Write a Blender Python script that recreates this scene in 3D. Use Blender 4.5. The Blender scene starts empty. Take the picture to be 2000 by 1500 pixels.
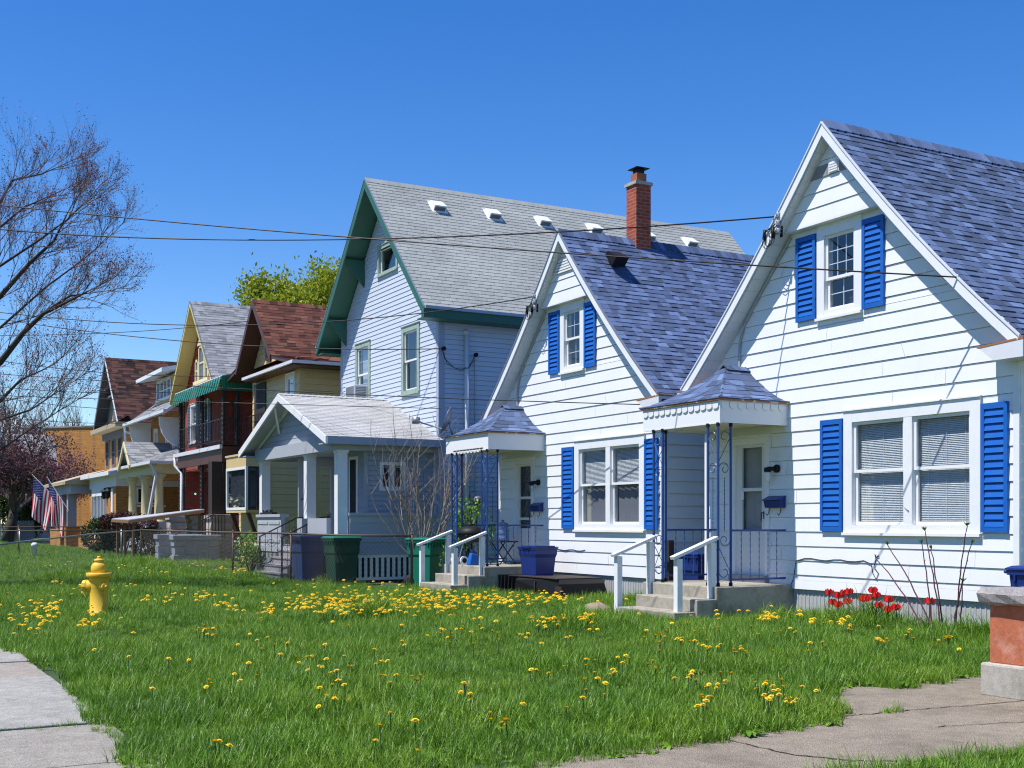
import bpy, math, random
from mathutils import Vector, Matrix, noise
V = Vector
R = random.Random(7)
SC = bpy.context.scene
COL = SC.collection
ORG = {}
rad = math.radians

# ------------------------------------------------------------------ materials
def new_mat(name):
    m = bpy.data.materials.new(name); m.use_nodes = True
    nt = m.node_tree; b = nt.nodes['Principled BSDF']
    return m, nt, b
def N(nt, t, **kw):
    n = nt.nodes.new(t)
    for k, v in kw.items(): setattr(n, k, v)
    return n
def L(nt, a, b): nt.links.new(a, b)
def coords(nt, scale=1.0, kind='Object'):
    tc = N(nt, 'ShaderNodeTexCoord'); mp = N(nt, 'ShaderNodeMapping')
    if isinstance(scale, (int, float)): scale = (scale,)*3
    mp.inputs['Scale'].default_value = scale
    L(nt, tc.outputs[kind], mp.inputs['Vector']); return mp.outputs['Vector']
def noise_tex(nt, scale, detail=4, rough=.6, vec=None):
    n = N(nt, 'ShaderNodeTexNoise'); n.inputs['Scale'].default_value = scale
    n.inputs['Detail'].default_value = detail; n.inputs['Roughness'].default_value = rough
    if vec is None: vec = coords(nt)
    L(nt, vec, n.inputs['Vector']); return n.outputs['Fac']
def ramp(nt, fac, stops):
    r = N(nt, 'ShaderNodeValToRGB'); e = r.color_ramp.elements
    while len(e) > 1: e.remove(e[-1])
    e[0].position = stops[0][0]; e[0].color = (*stops[0][1], 1)
    for p, c in stops[1:]:
        x = e.new(p); x.color = (*c, 1)
    L(nt, fac, r.inputs['Fac']); return r.outputs['Color']
def mixc(nt, fac, a, b, mode='MIX'):
    m = N(nt, 'ShaderNodeMix'); m.data_type = 'RGBA'; m.blend_type = mode
    for s, val in ((0, fac), (6, a), (7, b)):
        if isinstance(val, (int, float)): m.inputs[s].default_value = val
        elif isinstance(val, tuple): m.inputs[s].default_value = (*val, 1)
        else: L(nt, val, m.inputs[s])
    return m.outputs[2]
def bump(nt, b, h, strength=.3, dist=.02):
    n = N(nt, 'ShaderNodeBump'); n.inputs['Strength'].default_value = strength
    n.inputs['Distance'].default_value = dist
    L(nt, h, n.inputs['Height']); L(nt, n.outputs['Normal'], b.inputs['Normal'])
def sc(c, f): return tuple(min(1, x*f) for x in c)

def paint(name, c, rough=.5, dirt=.12, scale=3.0, dirtcol=None, metal=0, spec=.4, bstr=.0, fine=0):
    m, nt, b = new_mat(name)
    f = noise_tex(nt, scale, 5, .65)
    d = dirtcol or sc(c, .72)
    base = ramp(nt, f, [(.35, c), (.75, tuple(c[i]*(1-dirt*2.2)+d[i]*dirt*2.2 for i in range(3)))])
    f2 = noise_tex(nt, scale*9, 3, .7, coords(nt, (1, 1, .18)))
    base = mixc(nt, ramp(nt, f2, [(.55, (0, 0, 0)), (.8, (dirt*2,)*3)]), base, d)
    L(nt, base, b.inputs['Base Color'])
    b.inputs['Roughness'].default_value = rough; b.inputs['Metallic'].default_value = metal
    b.inputs['Specular IOR Level'].default_value = spec
    if bstr: bump(nt, b, noise_tex(nt, fine or 60, 4), bstr, .01)
    return m

def flat(name, c, rough=.6, metal=0, spec=.4):
    m, nt, b = new_mat(name)
    f = noise_tex(nt, 14, 3)
    L(nt, ramp(nt, f, [(.3, sc(c, .9)), (.7, sc(c, 1.1))]), b.inputs['Base Color'])
    b.inputs['Roughness'].default_value = rough; b.inputs['Metallic'].default_value = metal
    b.inputs['Specular IOR Level'].default_value = spec
    return m

def peeling(name, c, under, amt=.60):
    m, nt, b = new_mat(name)
    f = noise_tex(nt, 7, 8, .75, coords(nt, (1, 1, .5)))
    base = ramp(nt, f, [(amt, c), (amt+.02, under)])
    L(nt, base, b.inputs['Base Color']); b.inputs['Roughness'].default_value = .6
    bump(nt, b, f, .2, .01)
    return m

def shingle(name, stops, grit=.5, rough=.95):
    """per-tab value 'tab' (0..1) picks the granule blend of each shingle"""
    m, nt, b = new_mat(name)
    a = N(nt, 'ShaderNodeAttribute'); a.attribute_name = 'tab'
    c = ramp(nt, a.outputs['Fac'], stops)
    f = noise_tex(nt, 70, 3, .8)
    c = mixc(nt, 1.0, c, ramp(nt, f, [(.3, (1-grit*.5,)*3), (.7, (1+grit*.25,)*3)]), 'MULTIPLY')
    f2 = noise_tex(nt, .7, 4, .6)
    c = mixc(nt, 1.0, c, ramp(nt, f2, [(.35, (.86,)*3), (.65, (1.06,)*3)]), 'MULTIPLY')
    L(nt, c, b.inputs['Base Color']); b.inputs['Roughness'].default_value = rough
    b.inputs['Specular IOR Level'].default_value = .25
    bump(nt, b, f, .4, .006)
    return m

def brick(name, c1, c2, mortar, bw=.21, bh=.075, mo=.012, face='x', varcol=None):
    m, nt, b = new_mat(name)
    tc = N(nt, 'ShaderNodeTexCoord'); sep = N(nt, 'ShaderNodeSeparateXYZ'); com = N(nt, 'ShaderNodeCombineXYZ')
    L(nt, tc.outputs['Object'], sep.inputs[0])
    add = N(nt, 'ShaderNodeMath', operation='ADD')
    L(nt, sep.outputs[0], add.inputs[0]); L(nt, sep.outputs[1], add.inputs[1])
    L(nt, add.outputs[0], com.inputs[0]); L(nt, sep.outputs[2], com.inputs[1])
    t = N(nt, 'ShaderNodeTexBrick'); L(nt, com.outputs[0], t.inputs['Vector'])
    t.inputs['Scale'].default_value = 1; t.inputs['Brick Width'].default_value = bw
    t.inputs['Row Height'].default_value = bh; t.inputs['Mortar Size'].default_value = mo
    t.inputs['Mortar Smooth'].default_value = .1; t.inputs['Bias'].default_value = 0
    t.inputs['Color1'].default_value = (*c1, 1); t.inputs['Color2'].default_value = (*c2, 1); t.inputs['Mortar'].default_value = (*mortar, 1)
    f = noise_tex(nt, 3, 5, .7)
    c = mixc(nt, 1.0, t.outputs['Color'], ramp(nt, f, [(.3, (.8,)*3), (.7, (1.12,)*3)]), 'MULTIPLY')
    L(nt, c, b.inputs['Base Color']); b.inputs['Roughness'].default_value = .9
    inv = N(nt, 'ShaderNodeMath', operation='SUBTRACT'); inv.inputs[0].default_value = 1; L(nt, t.outputs['Fac'], inv.inputs[1])
    bump(nt, b, inv.outputs[0], .6, .012)
    return m

def glass(name, tint=(.9, .95, 1), refl=1.0):
    m = bpy.data.materials.new(name); m.use_nodes = True; nt = m.node_tree
    for n in list(nt.nodes): nt.nodes.remove(n)
    out = N(nt, 'ShaderNodeOutputMaterial'); mix = N(nt, 'ShaderNodeMixShader')
    tr = N(nt, 'ShaderNodeBsdfTransparent'); gl = N(nt, 'ShaderNodeBsdfGlossy'); fr = N(nt, 'ShaderNodeFresnel')
    tr.inputs[0].default_value = (*tint, 1); gl.inputs['Roughness'].default_value = .02
    fr.inputs['IOR'].default_value = 1.5
    nt.nodes.remove(fr); geo = N(nt, 'ShaderNodeNewGeometry'); dt = N(nt, 'ShaderNodeVectorMath', operation='DOT_PRODUCT')
    L(nt, geo.outputs['Normal'], dt.inputs[0]); L(nt, geo.outputs['Incoming'], dt.inputs[1])
    def mth(op, a, bb):
        q = N(nt, 'ShaderNodeMath', operation=op)
        for i, val in enumerate((a, bb)):
            if val is None: continue
            if isinstance(val, (int, float)): q.inputs[i].default_value = val
            else: L(nt, val, q.inputs[i])
        return q
    ab = mth('ABSOLUTE', dt.outputs['Value'], None); om = mth('SUBTRACT', 1.0, ab.outputs[0]); pw = mth('POWER', om.outputs[0], 5.0)
    fm = mth('MULTIPLY_ADD', pw.outputs[0], .95); fm.inputs[2].default_value = .05
    mu = mth('MULTIPLY', fm.outputs[0], 2.1*refl); mu.use_clamp = True
    L(nt, mu.outputs[0], mix.inputs[0])
    L(nt, tr.outputs[0], mix.inputs[1]); L(nt, gl.outputs[0], mix.inputs[2]); L(nt, mix.outputs[0], out.inputs[0])
    return m

def leafmat(name, stops, trans=.35, rough=.5):
    m = bpy.data.materials.new(name); m.use_nodes = True; nt = m.node_tree
    b = nt.nodes['Principled BSDF']; out = nt.nodes['Material Output']
    a = N(nt, 'ShaderNodeAttribute'); a.attribute_name = 'tab'
    c = ramp(nt, a.outputs['Fac'], stops)
    L(nt, c, b.inputs['Base Color']); b.inputs['Roughness'].default_value = rough
    b.inputs['Specular IOR Level'].default_value = .3
    t = N(nt, 'ShaderNodeBsdfTranslucent'); L(nt, c, t.inputs[0])
    mx = N(nt, 'ShaderNodeMixShader'); mx.inputs[0].default_value = trans
    L(nt, b.outputs[0], mx.inputs[1]); L(nt, t.outputs[0], mx.inputs[2]); L(nt, mx.outputs[0], out.inputs[0])
    return m

def concrete(name, c, stain=(.2, .18, .12), rough=.9, scale=2.5, speck=.25):
    m, nt, b = new_mat(name)
    f = noise_tex(nt, scale, 8, .7); g = noise_tex(nt, 150, 2, .6)
    base = ramp(nt, f, [(.3, sc(c, 1.12)), (.5, c), (.72, tuple(c[i]*.35+stain[i]*.65 for i in range(3)))])
    h2 = noise_tex(nt, scale*6, 6, .75); base = mixc(nt, 1.0, base, ramp(nt, h2, [(.32, (.80,)*3), (.6, (1.08,)*3)]), 'MULTIPLY')
    base = mixc(nt, 1.0, base, ramp(nt, g, [(.35, (1-speck,)*3), (.65, (1+speck*.6,)*3)]), 'MULTIPLY')
    L(nt, base, b.inputs['Base Color']); b.inputs['Roughness'].default_value = rough
    bump(nt, b, g, .35, .006)
    return m

# ------------------------------------------------------------------ mesh builder
class MB:
    def __init__(s): s.v = []; s.f = []; s.m = []; s.c = []; s.usec = False
    def face(s, pts, mi=0, c=0.0):
        i = len(s.v); s.v += [tuple(p) for p in pts]; s.f.append(tuple(range(i, i+len(pts)))); s.m.append(mi); s.c.append(c)
        if c: s.usec = True
    def hexa(s, p, mi=0, c=0.0):
        i = len(s.v); s.v += [tuple(q) for q in p]
        for q in ((0, 3, 2, 1), (4, 5, 6, 7), (0, 1, 5, 4), (1, 2, 6, 5), (2, 3, 7, 6), (3, 0, 4, 7)):
            s.f.append(tuple(i+k for k in q)); s.m.append(mi); s.c.append(c)
        if c: s.usec = True
    def box(s, x0, y0, z0, x1, y1, z1, mi=0, c=0.0):
        x0, x1 = sorted((x0, x1)); y0, y1 = sorted((y0, y1)); z0, z1 = sorted((z0, z1))
        s.hexa([(x0, y0, z0), (x1, y0, z0), (x1, y1, z0), (x0, y1, z0), (x0, y0, z1), (x1, y0, z1), (x1, y1, z1), (x0, y1, z1)], mi, c)
    def beam(s, p, q, w, h, mi=0, up=(0, 0, 1), c=0.0):
        p = V(p); q = V(q); d = (q-p).normalized(); u = V(up)
        if abs(d.dot(u)) > .99: u = V((1, 0, 0))
        a = d.cross(u).normalized()*w/2; b = a.cross(d).normalized()*h/2
        s.hexa([p-a-b, p+a-b, q+a-b, q-a-b, p-a+b, p+a+b, q+a+b, q-a+b], mi, c)
    def tube(s, pts, r, n=6, mi=0, caps=True, c=0.0):
        pts = [V(p) for p in pts]; k = len(pts)
        if k < 2: return
        rs = [r]*k if isinstance(r, (int, float)) else r
        i0 = len(s.v); ref = None
        for i, p in enumerate(pts):
            d = (pts[min(i+1, k-1)]-pts[max(i-1, 0)])
            d = d.normalized() if d.length > 1e-9 else V((0, 0, 1))
            if ref is None:
                u = V((0, 0, 1)) if abs(d.z) < .9 else V((1, 0, 0))
                ref = d.cross(u).normalized()
            a = (ref - d*ref.dot(d)); a = a.normalized() if a.length > 1e-6 else d.orthogonal().normalized()
            ref = a; b = d.cross(a)
            for j in range(n):
                t = 2*math.pi*j/n
                s.v.append(tuple(p + (a*math.cos(t)+b*math.sin(t))*rs[i]))
        for i in range(k-1):
            for j in range(n):
                a0 = i0+i*n+j; a1 = i0+i*n+(j+1) % n
                s.f.append((a0, a1, a1+n, a0+n)); s.m.append(mi); s.c.append(c)
        if caps:
            s.f.append(tuple(i0+j for j in reversed(range(n)))); s.m.append(mi); s.c.append(c)
            s.f.append(tuple(i0+(k-1)*n+j for j in range(n))); s.m.append(mi); s.c.append(c)
        if c: s.usec = True
    def lathe(s, o, prof, n=16, axis=(0, 0, 1), mi=0, sx=1, sy=1):
        o = V(o); ax = V(axis).normalized()
        u = ax.orthogonal().normalized() if abs(ax.z) < .99 else V((1, 0, 0)); w = ax.cross(u)
        i0 = len(s.v)
        for r, h in prof:
            for j in range(n):
                t = 2*math.pi*j/n
                s.v.append(tuple(o+ax*h+(u*math.cos(t)*sx+w*math.sin(t)*sy)*r))
        for i in range(len(prof)-1):
            for j in range(n):
                a = i0+i*n+j; b = i0+i*n+(j+1) % n
                s.f.append((a, b, b+n, a+n)); s.m.append(mi); s.c.append(0)
        s.f.append(tuple(i0+j for j in reversed(range(n)))); s.m.append(mi); s.c.append(0)
        s.f.append(tuple(i0+(len(prof)-1)*n+j for j in range(n))); s.m.append(mi); s.c.append(0)
    def prism(s, pts, ext, mi=0, c=0.0):
        e = V(ext); a = [V(p) for p in pts]; b = [p+e for p in a]; n = len(a)
        s.face(list(reversed(a)), mi, c); s.face(b, mi, c)
        for i in range(n): s.face([a[i], a[(i+1) % n], b[(i+1) % n], b[i]], mi, c)
    def build(s, name, mats, parent=None, smooth=False, bevel=0.0, loc=None, merge=False):
        if not isinstance(mats, (list, tuple)): mats = [mats]
        org = ORG.get(parent.name, V((0, 0, 0))) if parent else V(loc or (0, 0, 0))
        me = bpy.data.meshes.new(name)
        me.from_pydata([(x-org.x, y-org.y, z-org.z) for x, y, z in s.v], [], s.f)
        for m in mats: me.materials.append(m)
        if len(mats) > 1: me.polygons.foreach_set('material_index', s.m)
        if s.usec:
            a = me.attributes.new('tab', 'FLOAT', 'FACE'); a.data.foreach_set('value', s.c)
        if smooth: me.polygons.foreach_set('use_smooth', [True]*len(s.f))
        me.update()
        o = bpy.data.objects.new(name, me); COL.objects.link(o)
        if parent: o.parent = parent
        else: o.location = org
        ORG[o.name] = org
        if smooth or bevel:
            me.validate()
        if bevel:
            w = o.modifiers.new('soft_edges', 'BEVEL'); w.width = bevel; w.segments = 2; w.limit_method = 'ANGLE'
        return o

def thing(name, label, cat, loc, group=None):
    o = bpy.data.objects.new(name, None); COL.objects.link(o); o.location = loc
    o.empty_display_size = .2; ORG[o.name] = V(loc)
    o['label'] = label; o['category'] = cat
    if group: o['group'] = group
    return o
def tag(o, label, cat, group=None):
    o['label'] = label; o['category'] = cat
    if group: o['group'] = group
    return o
def structure(o, kind='structure'):
    o['kind'] = kind; return o

class Fr:
    """wall frame: s along the wall, z up, d out of the wall"""
    def __init__(s, o, A, Nn): s.o = V(o); s.A = V(A); s.N = V(Nn)
    def p(s, a, z, d=0.0): return s.o + s.A*a + s.N*d + V((0, 0, z))
    def box(s, mb, a0, a1, z0, z1, d0, d1, mi=0, c=0.0):
        P = s.p
        mb.hexa([P(a0, z0, d0), P(a1, z0, d0), P(a1, z0, d1), P(a0, z0, d1), P(a0, z1, d0), P(a1, z1, d0), P(a1, z1, d1), P(a0, z1, d1)], mi, c)
def front(x): return Fr((x, 0, 0), (0, 1, 0), (-1, 0, 0))       # s = world y
def side(y): return Fr((0, y, 0), (1, 0, 0), (0, -1, 0))        # s = world x
def lside(y): return Fr((0, y, 0), (1, 0, 0), (0, 1, 0))

def siding(mb, F, zb, zt, e, lip, lo, hi, holes=(), mi=0, slot=.006, joint=0.0):
    """lapped boards, each leaning out at its lower edge over a narrow open slot; lo(z), hi(z) bound the wall, holes are left open"""
    rs = random.Random(int(zb*100+zt*1000))
    lo = lo if callable(lo) else (lambda z, k=lo: k); hi = hi if callable(hi) else (lambda z, k=hi: k)
    z = zb
    while z < zt-1e-4:
        z1 = min(z+e, zt); cuts = sorted({z, z1} | {h for H in holes for h in H[2:4] if z < h < z1})
        for c0, c1 in zip(cuts, cuts[1:]):
            zm = (c0+c1)/2
            hs = sorted((H[0], H[1]) for H in holes if H[2] <= zm <= H[3])
            segs = []; a0, a1 = lo(c0), hi(c0); b0, b1 = lo(c1), hi(c1)
            cur = None
            left = (a0, b0)
            for h0, h1 in hs:
                segs.append((left[0], h0, left[1], h0)); left = (h1, h1)
            segs.append((left[0], a1, left[1], b1))
            d0 = lip*(1-(c0-z)/e)+.002; d1 = lip*(1-(c1-z)/e)+.002
            ct = c1-slot if c1 == z1 and z1 < zt-1e-4 else c1
            if ct <= c0: ct = c1
            for p0, p1, q0, q1 in segs:
                if p1-p0 < 1e-3 and q1-q0 < 1e-3: continue
                if q1 < q0: q0 = q1 = (q0+q1)/2
                if p1 < p0: continue
                fr_ = (ct-c0)/(c1-c0); q0, q1 = p0+(q0-p0)*fr_, p1+(q1-p1)*fr_
                cutp = [0.0]
                if joint and c0 == z:
                    u = rs.random()*joint
                    while u < p1-p0: cutp.append(u/(p1-p0)); u += joint
                cutp.append(1.0); w0 = rs.uniform(-.0022, .0022)
                for g0, g1 in zip(cutp, cutp[1:]):
                    w1 = rs.uniform(-.0022, .0022) if joint else 0; off = rs.uniform(0, .0035) if joint else 0
                    if not joint: w0 = 0
                    a0_, a1_, b0_, b1_ = p0+(p1-p0)*g0, p0+(p1-p0)*g1, q0+(q1-q0)*g0, q0+(q1-q0)*g1
                    if joint and g1 < 1: a1_ -= .003; b1_ -= .003
                    mb.face([F.p(a0_, c0+w0, d0+off), F.p(a1_, c0+w1, d0+off), F.p(b1_, ct, d1+off*.3), F.p(b0_, ct, d1+off*.3)], mi)
                    if c0 == z: mb.face([F.p(a0_, z+w0, -.012), F.p(a1_, z+w1, -.012), F.p(a1_, c0+w1, d0+off), F.p(a0_, c0+w0, d0+off)], mi)
                    w0 = w1
                if ct < c1:
                    mb.face([F.p(q0, ct, d1), F.p(q1, ct, d1), F.p(q1, ct, -.012), F.p(q0, ct, -.012)], mi); mb.face([F.p(q0, ct, -.012), F.p(q1, ct, -.012), F.p(q1, c1+.002, -.012), F.p(q0, c1+.002, -.012)], mi)
        z = z1

def shingles(mb, P, Nf, length, ulo, uhi, e, w, t, jit=.5, tones=None, gap=0.0, mi=0, rr=None):
    """courses of separate tabs on a roof slope: P(u, s) gives the point s metres up the slope, Nf(s) its normal"""
    rr = rr or R
    n = max(1, round(length/e)); ee = length/n
    for i in range(n):
        s0, s1 = i*ee, min((i+1)*ee+ee*.05, length)
        u0, u1, v0, v1 = ulo(s0), uhi(s0), ulo(s1), uhi(s1)
        a = min(u0, v0); end = max(u1, v1)
        u = a - rr.random()*w if gap == 0 else a - (w/2 if i % 2 else 0)-w*.05*(i % 3)
        nn0, nn1 = Nf(s0), Nf(s1)
        while u < end:
            ww = w*(1-jit/2+jit*rr.random()); x0, x1 = u, u+ww-gap; u += ww
            p0, p1 = max(x0, u0), min(x1, u1); q0, q1 = max(x0, v0), min(x1, v1)
            if p1-p0 < .01 and q1-q0 < .01: continue
            if p1 < p0: p0 = p1 = max(min((p0+p1)/2, u1), u0)
            if q1 < q0: q0 = q1 = max(min((q0+q1)/2, v1), v0)
            th = t*(.45+rr.random()*1.1) if gap == 0 else t
            c = tones(rr) if tones else max(.01, rr.random())
            A, B, C, D = P(p0, s0)+nn0*th, P(p1, s0)+nn0*th, P(q1, s1)+nn1*.003, P(q0, s1)+nn1*.003
            mb.face([A, B, C, D], mi, c)
            mb.face([P(p0, s0), P(p1, s0), B, A], mi, c)
            mb.face([P(p1, s0), P(q1, s1), C, B], mi, c); mb.face([P(p0, s0), A, D, P(q0, s1)], mi, c)

def slope(prof, yc, sgn, x0):
    """roof side from profile [(dy, z)] ridge first; returns P(u, s), N(s), length with s measured up from the eave"""
    pts = [V((0, yc+sgn*d, z)) for d, z in reversed(prof)]
    ls = [0]
    for a, b in zip(pts, pts[1:]): ls.append(ls[-1]+(b-a).length)
    def loc(s):
        for i in range(len(ls)-1):
            if s <= ls[i+1]+1e-9: return i, (s-ls[i])/(ls[i+1]-ls[i])
        return len(ls)-2, 1.0
    def P(u, s):
        i, f = loc(s); q = pts[i].lerp(pts[i+1], f); return V((u, q.y, q.z))
    def Nf(s):
        i, f = loc(s); d = (pts[i+1]-pts[i]).normalized(); return V((0, sgn*d.z, abs(d.y)))
    return P, Nf, ls[-1]

def gable_roof(root, name, x0, x1, yc, prof, thick, m_sh, m_soffit, e=.14, w=.24, t=.011, jit=.8, gap=0.0, tones=None, both=True, label=None, edge=None, capmat=None):
    """ridge along x; prof = [(dy, z)] from ridge to eave. Deck with soffit underside plus separate shingle tabs"""
    mb = MB()
    for sg in (-1, 1):
        P, Nf, ln = slope(prof, yc, sg, x0)
        shingles(mb, P, Nf, ln, lambda s: x0-.02, lambda s: x1+.02, e, w, t, jit, tones, gap)
    # ridge cap pieces
    zr = prof[0][1]; sl = (prof[0][1]-prof[1][1])/(prof[1][0]-prof[0][0]); u = x0-.02
    while u < x1:
        c = tones(R) if tones else max(.01, R.random()); h = capmat or .018
        for sg in (-1, 1):
            mb.face([(u, yc, zr+h+.012), (min(u+.17, x1), yc, zr+h), (min(u+.17, x1), yc+sg*.13, zr-.13*sl+h), (u, yc+sg*.13, zr-.13*sl+h+.012)], 0, c)
            mb.face([(u, yc+sg*.13, zr-.13*sl+h+.012), (min(u+.17, x1), yc+sg*.13, zr-.13*sl+h), (min(u+.17, x1), yc+sg*.13, zr-.13*sl), (u, yc+sg*.13, zr-.13*sl)], 0, c)
        mb.face([(u, yc, zr+h+.012), (u, yc-.13, zr-.13*sl+h+.012), (u, yc-.13, zr-.13*sl), (u, yc+.13, zr-.13*sl), (u, yc+.13, zr-.13*sl+h+.012)], 0, c)
        u += .14
    ro = mb.build(name, m_sh, root)
    if label: ro['label'] = label
    mb = MB()
    for sg in (-1, 1):
        for (d0, z0), (d1, z1) in zip(prof, prof[1:]):
            pts = [(x0, yc+sg*d0, z0-.004), (x0, yc+sg*d1, z1-.004), (x0, yc+sg*d1, z1-thick), (x0, yc+sg*d0, z0-thick)]
            mb.prism(pts, (x1-x0, 0, 0))
    mb.build('soffit', m_soffit, ro)
    return ro

def rake(mb, x0, x1, yc, prof, top, bot, sides=(-1, 1), mi=0):
    for sg in sides:
        for (d0, z0), (d1, z1) in zip(prof, prof[1:]):
            mb.prism([(x0, yc+sg*d0, z0-top), (x0, yc+sg*d1, z1-top), (x0, yc+sg*d1, z1-bot), (x0, yc+sg*d0, z0-bot)], (x1-x0, 0, 0), mi)

def profile(h, zr, ze, sag=0.0, n=6):
    return [(h*i/n, zr+(ze-zr)*i/n-4*sag*(i/n)*(1-i/n)) for i in range(n+1)]
# ------------------------------------------------------------------ material set
M = {}
M['siding'] = paint('white_siding', (.76, .77, .775), .45, .08, 1.3, (.52, .51, .48))
M['white'] = paint('white_trim', (.76, .77, .78), .5, .08, 5, (.50, .49, .46))
M['peel'] = peeling('peeling_white_paint', (.74, .75, .76), (.36, .33, .30), .66)
M['soffit'] = paint('soffit_white', (.62, .63, .64), .6, .10, 3)
M['stainsoffit'] = peeling('stained_ceiling', (.60, .56, .44), (.40, .34, .18), .62)
M['blue'] = paint('shutter_blue', (.008, .105, .43), .46, .22, 5, (.035, .14, .42), spec=.3)
M['postblue'] = paint('post_blue', (.010, .060, .25), .38, .2, 8, (.02, .03, .10), spec=.5)
M['black'] = flat('black_iron', (.010, .010, .012), .55, 0, .25)
M['wrought'] = paint('chipped_black_iron', (.014, .013, .014), .55, .25, 10, (.12, .10, .09))
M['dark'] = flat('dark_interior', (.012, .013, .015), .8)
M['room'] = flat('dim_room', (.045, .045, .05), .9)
M['blind'] = flat('blind_slat', (.70, .70, .68), .5)
M['curtain'] = paint('pale_curtain', (.42, .43, .44), .8, .1, 2)
M['greycurtain'] = paint('grey_curtain', (.20, .20, .22), .8, .2, 2)
M['lace'] = paint('dark_drape', (.05, .045, .08), .8, .2, 4)
M['glass'] = glass('window_glass')
M['clear'] = glass('storm_glass', (.85, .87, .88), .9)
M['door'] = paint('door_white', (.68, .68, .66), .4, .06, 3)
M['rust'] = peeling('rusty_metal', (.32, .13, .05), (.60, .56, .50), .55)
M['galv'] = flat('galvanised', (.34, .36, .40), .4, .6)
M['gutter'] = paint('gutter_white', (.66, .67, .70), .4, .12, 6)
M['conduit'] = flat('grey_conduit', (.36, .37, .38), .6)
M['skirt'] = paint('grey_skirt', (.42, .43, .44), .7, .18, 5, (.25, .24, .2))
M['concrete'] = concrete('old_concrete', (.40, .37, .32), (.12, .12, .06), scale=3)
M['slab'] = concrete('sidewalk_slab', (.315, .308, .278), (.20, .18, .15), scale=1.4, speck=.5)
M['drive'] = concrete('walk_concrete', (.265, .222, .165), (.12, .098, .068), scale=1.3, speck=.85)
M['crack'] = flat('crack_soil', (.045, .035, .022), 1)
M['stoop'] = concrete('mossy_concrete', (.36, .33, .27), (.075, .075, .035), scale=1.9, speck=.35)
M['wood'] = paint('raw_wood', (.22, .12, .055), .8, .2, 8, (.14, .09, .05))
M['greywood'] = paint('grey_wood', (.30, .29, .30), .85, .25, 9, (.12, .11, .1))
M['darkwood'] = paint('dark_wood', (.035, .026, .022), .7, .2, 9)
BLU = [(0, (.058, .082, .142)), (.3, (.080, .114, .206)), (.65, (.100, .145, .266)), (.9, (.124, .181, .330)), (1, (.152, .222, .400))]
M['roofblue'] = shingle('blue_shingle', BLU)
M['roofgrey'] = shingle('grey_shingle', [(0, (.26, .275, .268)), (.5, (.325, .342, .332)), (1, (.385, .402, .39))], .4)
M['roofpale'] = shingle('pale_shingle', [(0, (.36, .37, .37)), (.5, (.43, .43, .43)), (1, (.50, .50, .49))], .4)
M['roofmix'] = shingle('mixed_grey_shingle', [(0, (.18, .19, .20)), (.45, (.26, .27, .285)), (1, (.34, .35, .37))], .4)
M['roofbrown'] = shingle('brown_shingle', [(0, (.055, .022, .018)), (.5, (.135, .050, .036)), (1, (.20, .082, .055))], .5)
M['roofdark'] = shingle('dark_brown_shingle', [(0, (.018, .010, .010)), (.5, (.058, .027, .024)), (1, (.125, .055, .045))], .5)
M['chimbrick'] = brick('chimney_brick', (.42, .070, .024), (.29, .045, .018), (.32, .20, .15), .20, .067, .007)
M['tan'] = brick('tan_brick', (.56, .25, .055), (.46, .195, .042), (.26, .15, .07), .22, .075, .009)
M['redbrick'] = brick('red_brick', (.34, .052, .026), (.25, .036, .020), (.22, .09, .07), .22, .075, .008)
M['clay'] = paint('clay_flue', (.34, .11, .05), .8, .2, 9, (.2, .08, .05))
M['lav'] = paint('lavender_siding', (.53, .585, .665), .5, .05, 1.5, (.36, .38, .46))
M['lavtrim'] = paint('lavender_trim', (.36, .40, .50), .5, .06, 3)
M['green'] = paint('green_trim', (.030, .125, .085), .5, .12, 4, (.05, .10, .07))
M['palegreen'] = peeling('pale_green_trim', (.30, .39, .33), (.22, .24, .16), .57)
M['greysiding'] = paint('grey_siding', (.34, .37, .44), .6, .1, 2)
M['greypaint'] = paint('grey_paint', (.40, .42, .46), .55, .12, 3)
M['cream'] = paint('cream_siding', (.64, .47, .22), .5, .08, 2, (.4, .28, .14))
M['brown'] = paint('brown_trim', (.085, .035, .025), .5, .1, 4)
M['yellow'] = paint('yellow_paint', (.62, .50, .17), .5, .08, 3)
M['paleyellow'] = paint('pale_yellow_paint', (.68, .60, .34), .5, .08, 4)
M['redpaint'] = paint('red_gable', (.40, .018, .020), .5, .1, 4)
M['awning'] = paint('awning_green', (.012, .170, .090), .4, .08, 4)
M['awnwhite'] = flat('awning_white', (.72, .74, .75), .4)
M['slate'] = paint('slate_trim', (.13, .145, .18), .5, .1, 3)
M['sand'] = paint('sand_shingle', (.42, .35, .22), .7, .12, 8)
M['stone'] = concrete('rock_face_stone', (.42, .38, .34), (.2, .17, .14), scale=6, speck=.3)
M['bluestone'] = concrete('painted_rock_face', (.25, .28, .34), (.14, .15, .18), scale=5, speck=.25)
M['hydrant'] = peeling('hydrant_yellow', (.72, .44, .028), (.42, .21, .03), .66)
M['totblue'] = paint('tote_blue', (.010, .030, .175), .35, .08, 4, (.03, .035, .15), spec=.45)
M['binblue'] = paint('bin_blue', (.012, .036, .135), .4, .10, 4, (.04, .05, .16), spec=.4)
M['bingreen'] = paint('bin_green', (.006, .170, .110), .38, .08, 4, (.02, .11, .08), spec=.45)
M['bindark'] = paint('bin_dark_green', (.006, .055, .036), .4, .10, 4, (.015, .05, .04), spec=.4)
M['rubber'] = flat('rubber', (.015, .015, .015), .8)
M['terra'] = concrete('terracotta_render', (.43, .125, .058), (.66, .42, .32), scale=2.9, speck=.16)
M['cap'] = concrete('rough_stone_cap', (.30, .28, .27), (.12, .1, .1), scale=6, speck=.4)
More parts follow.
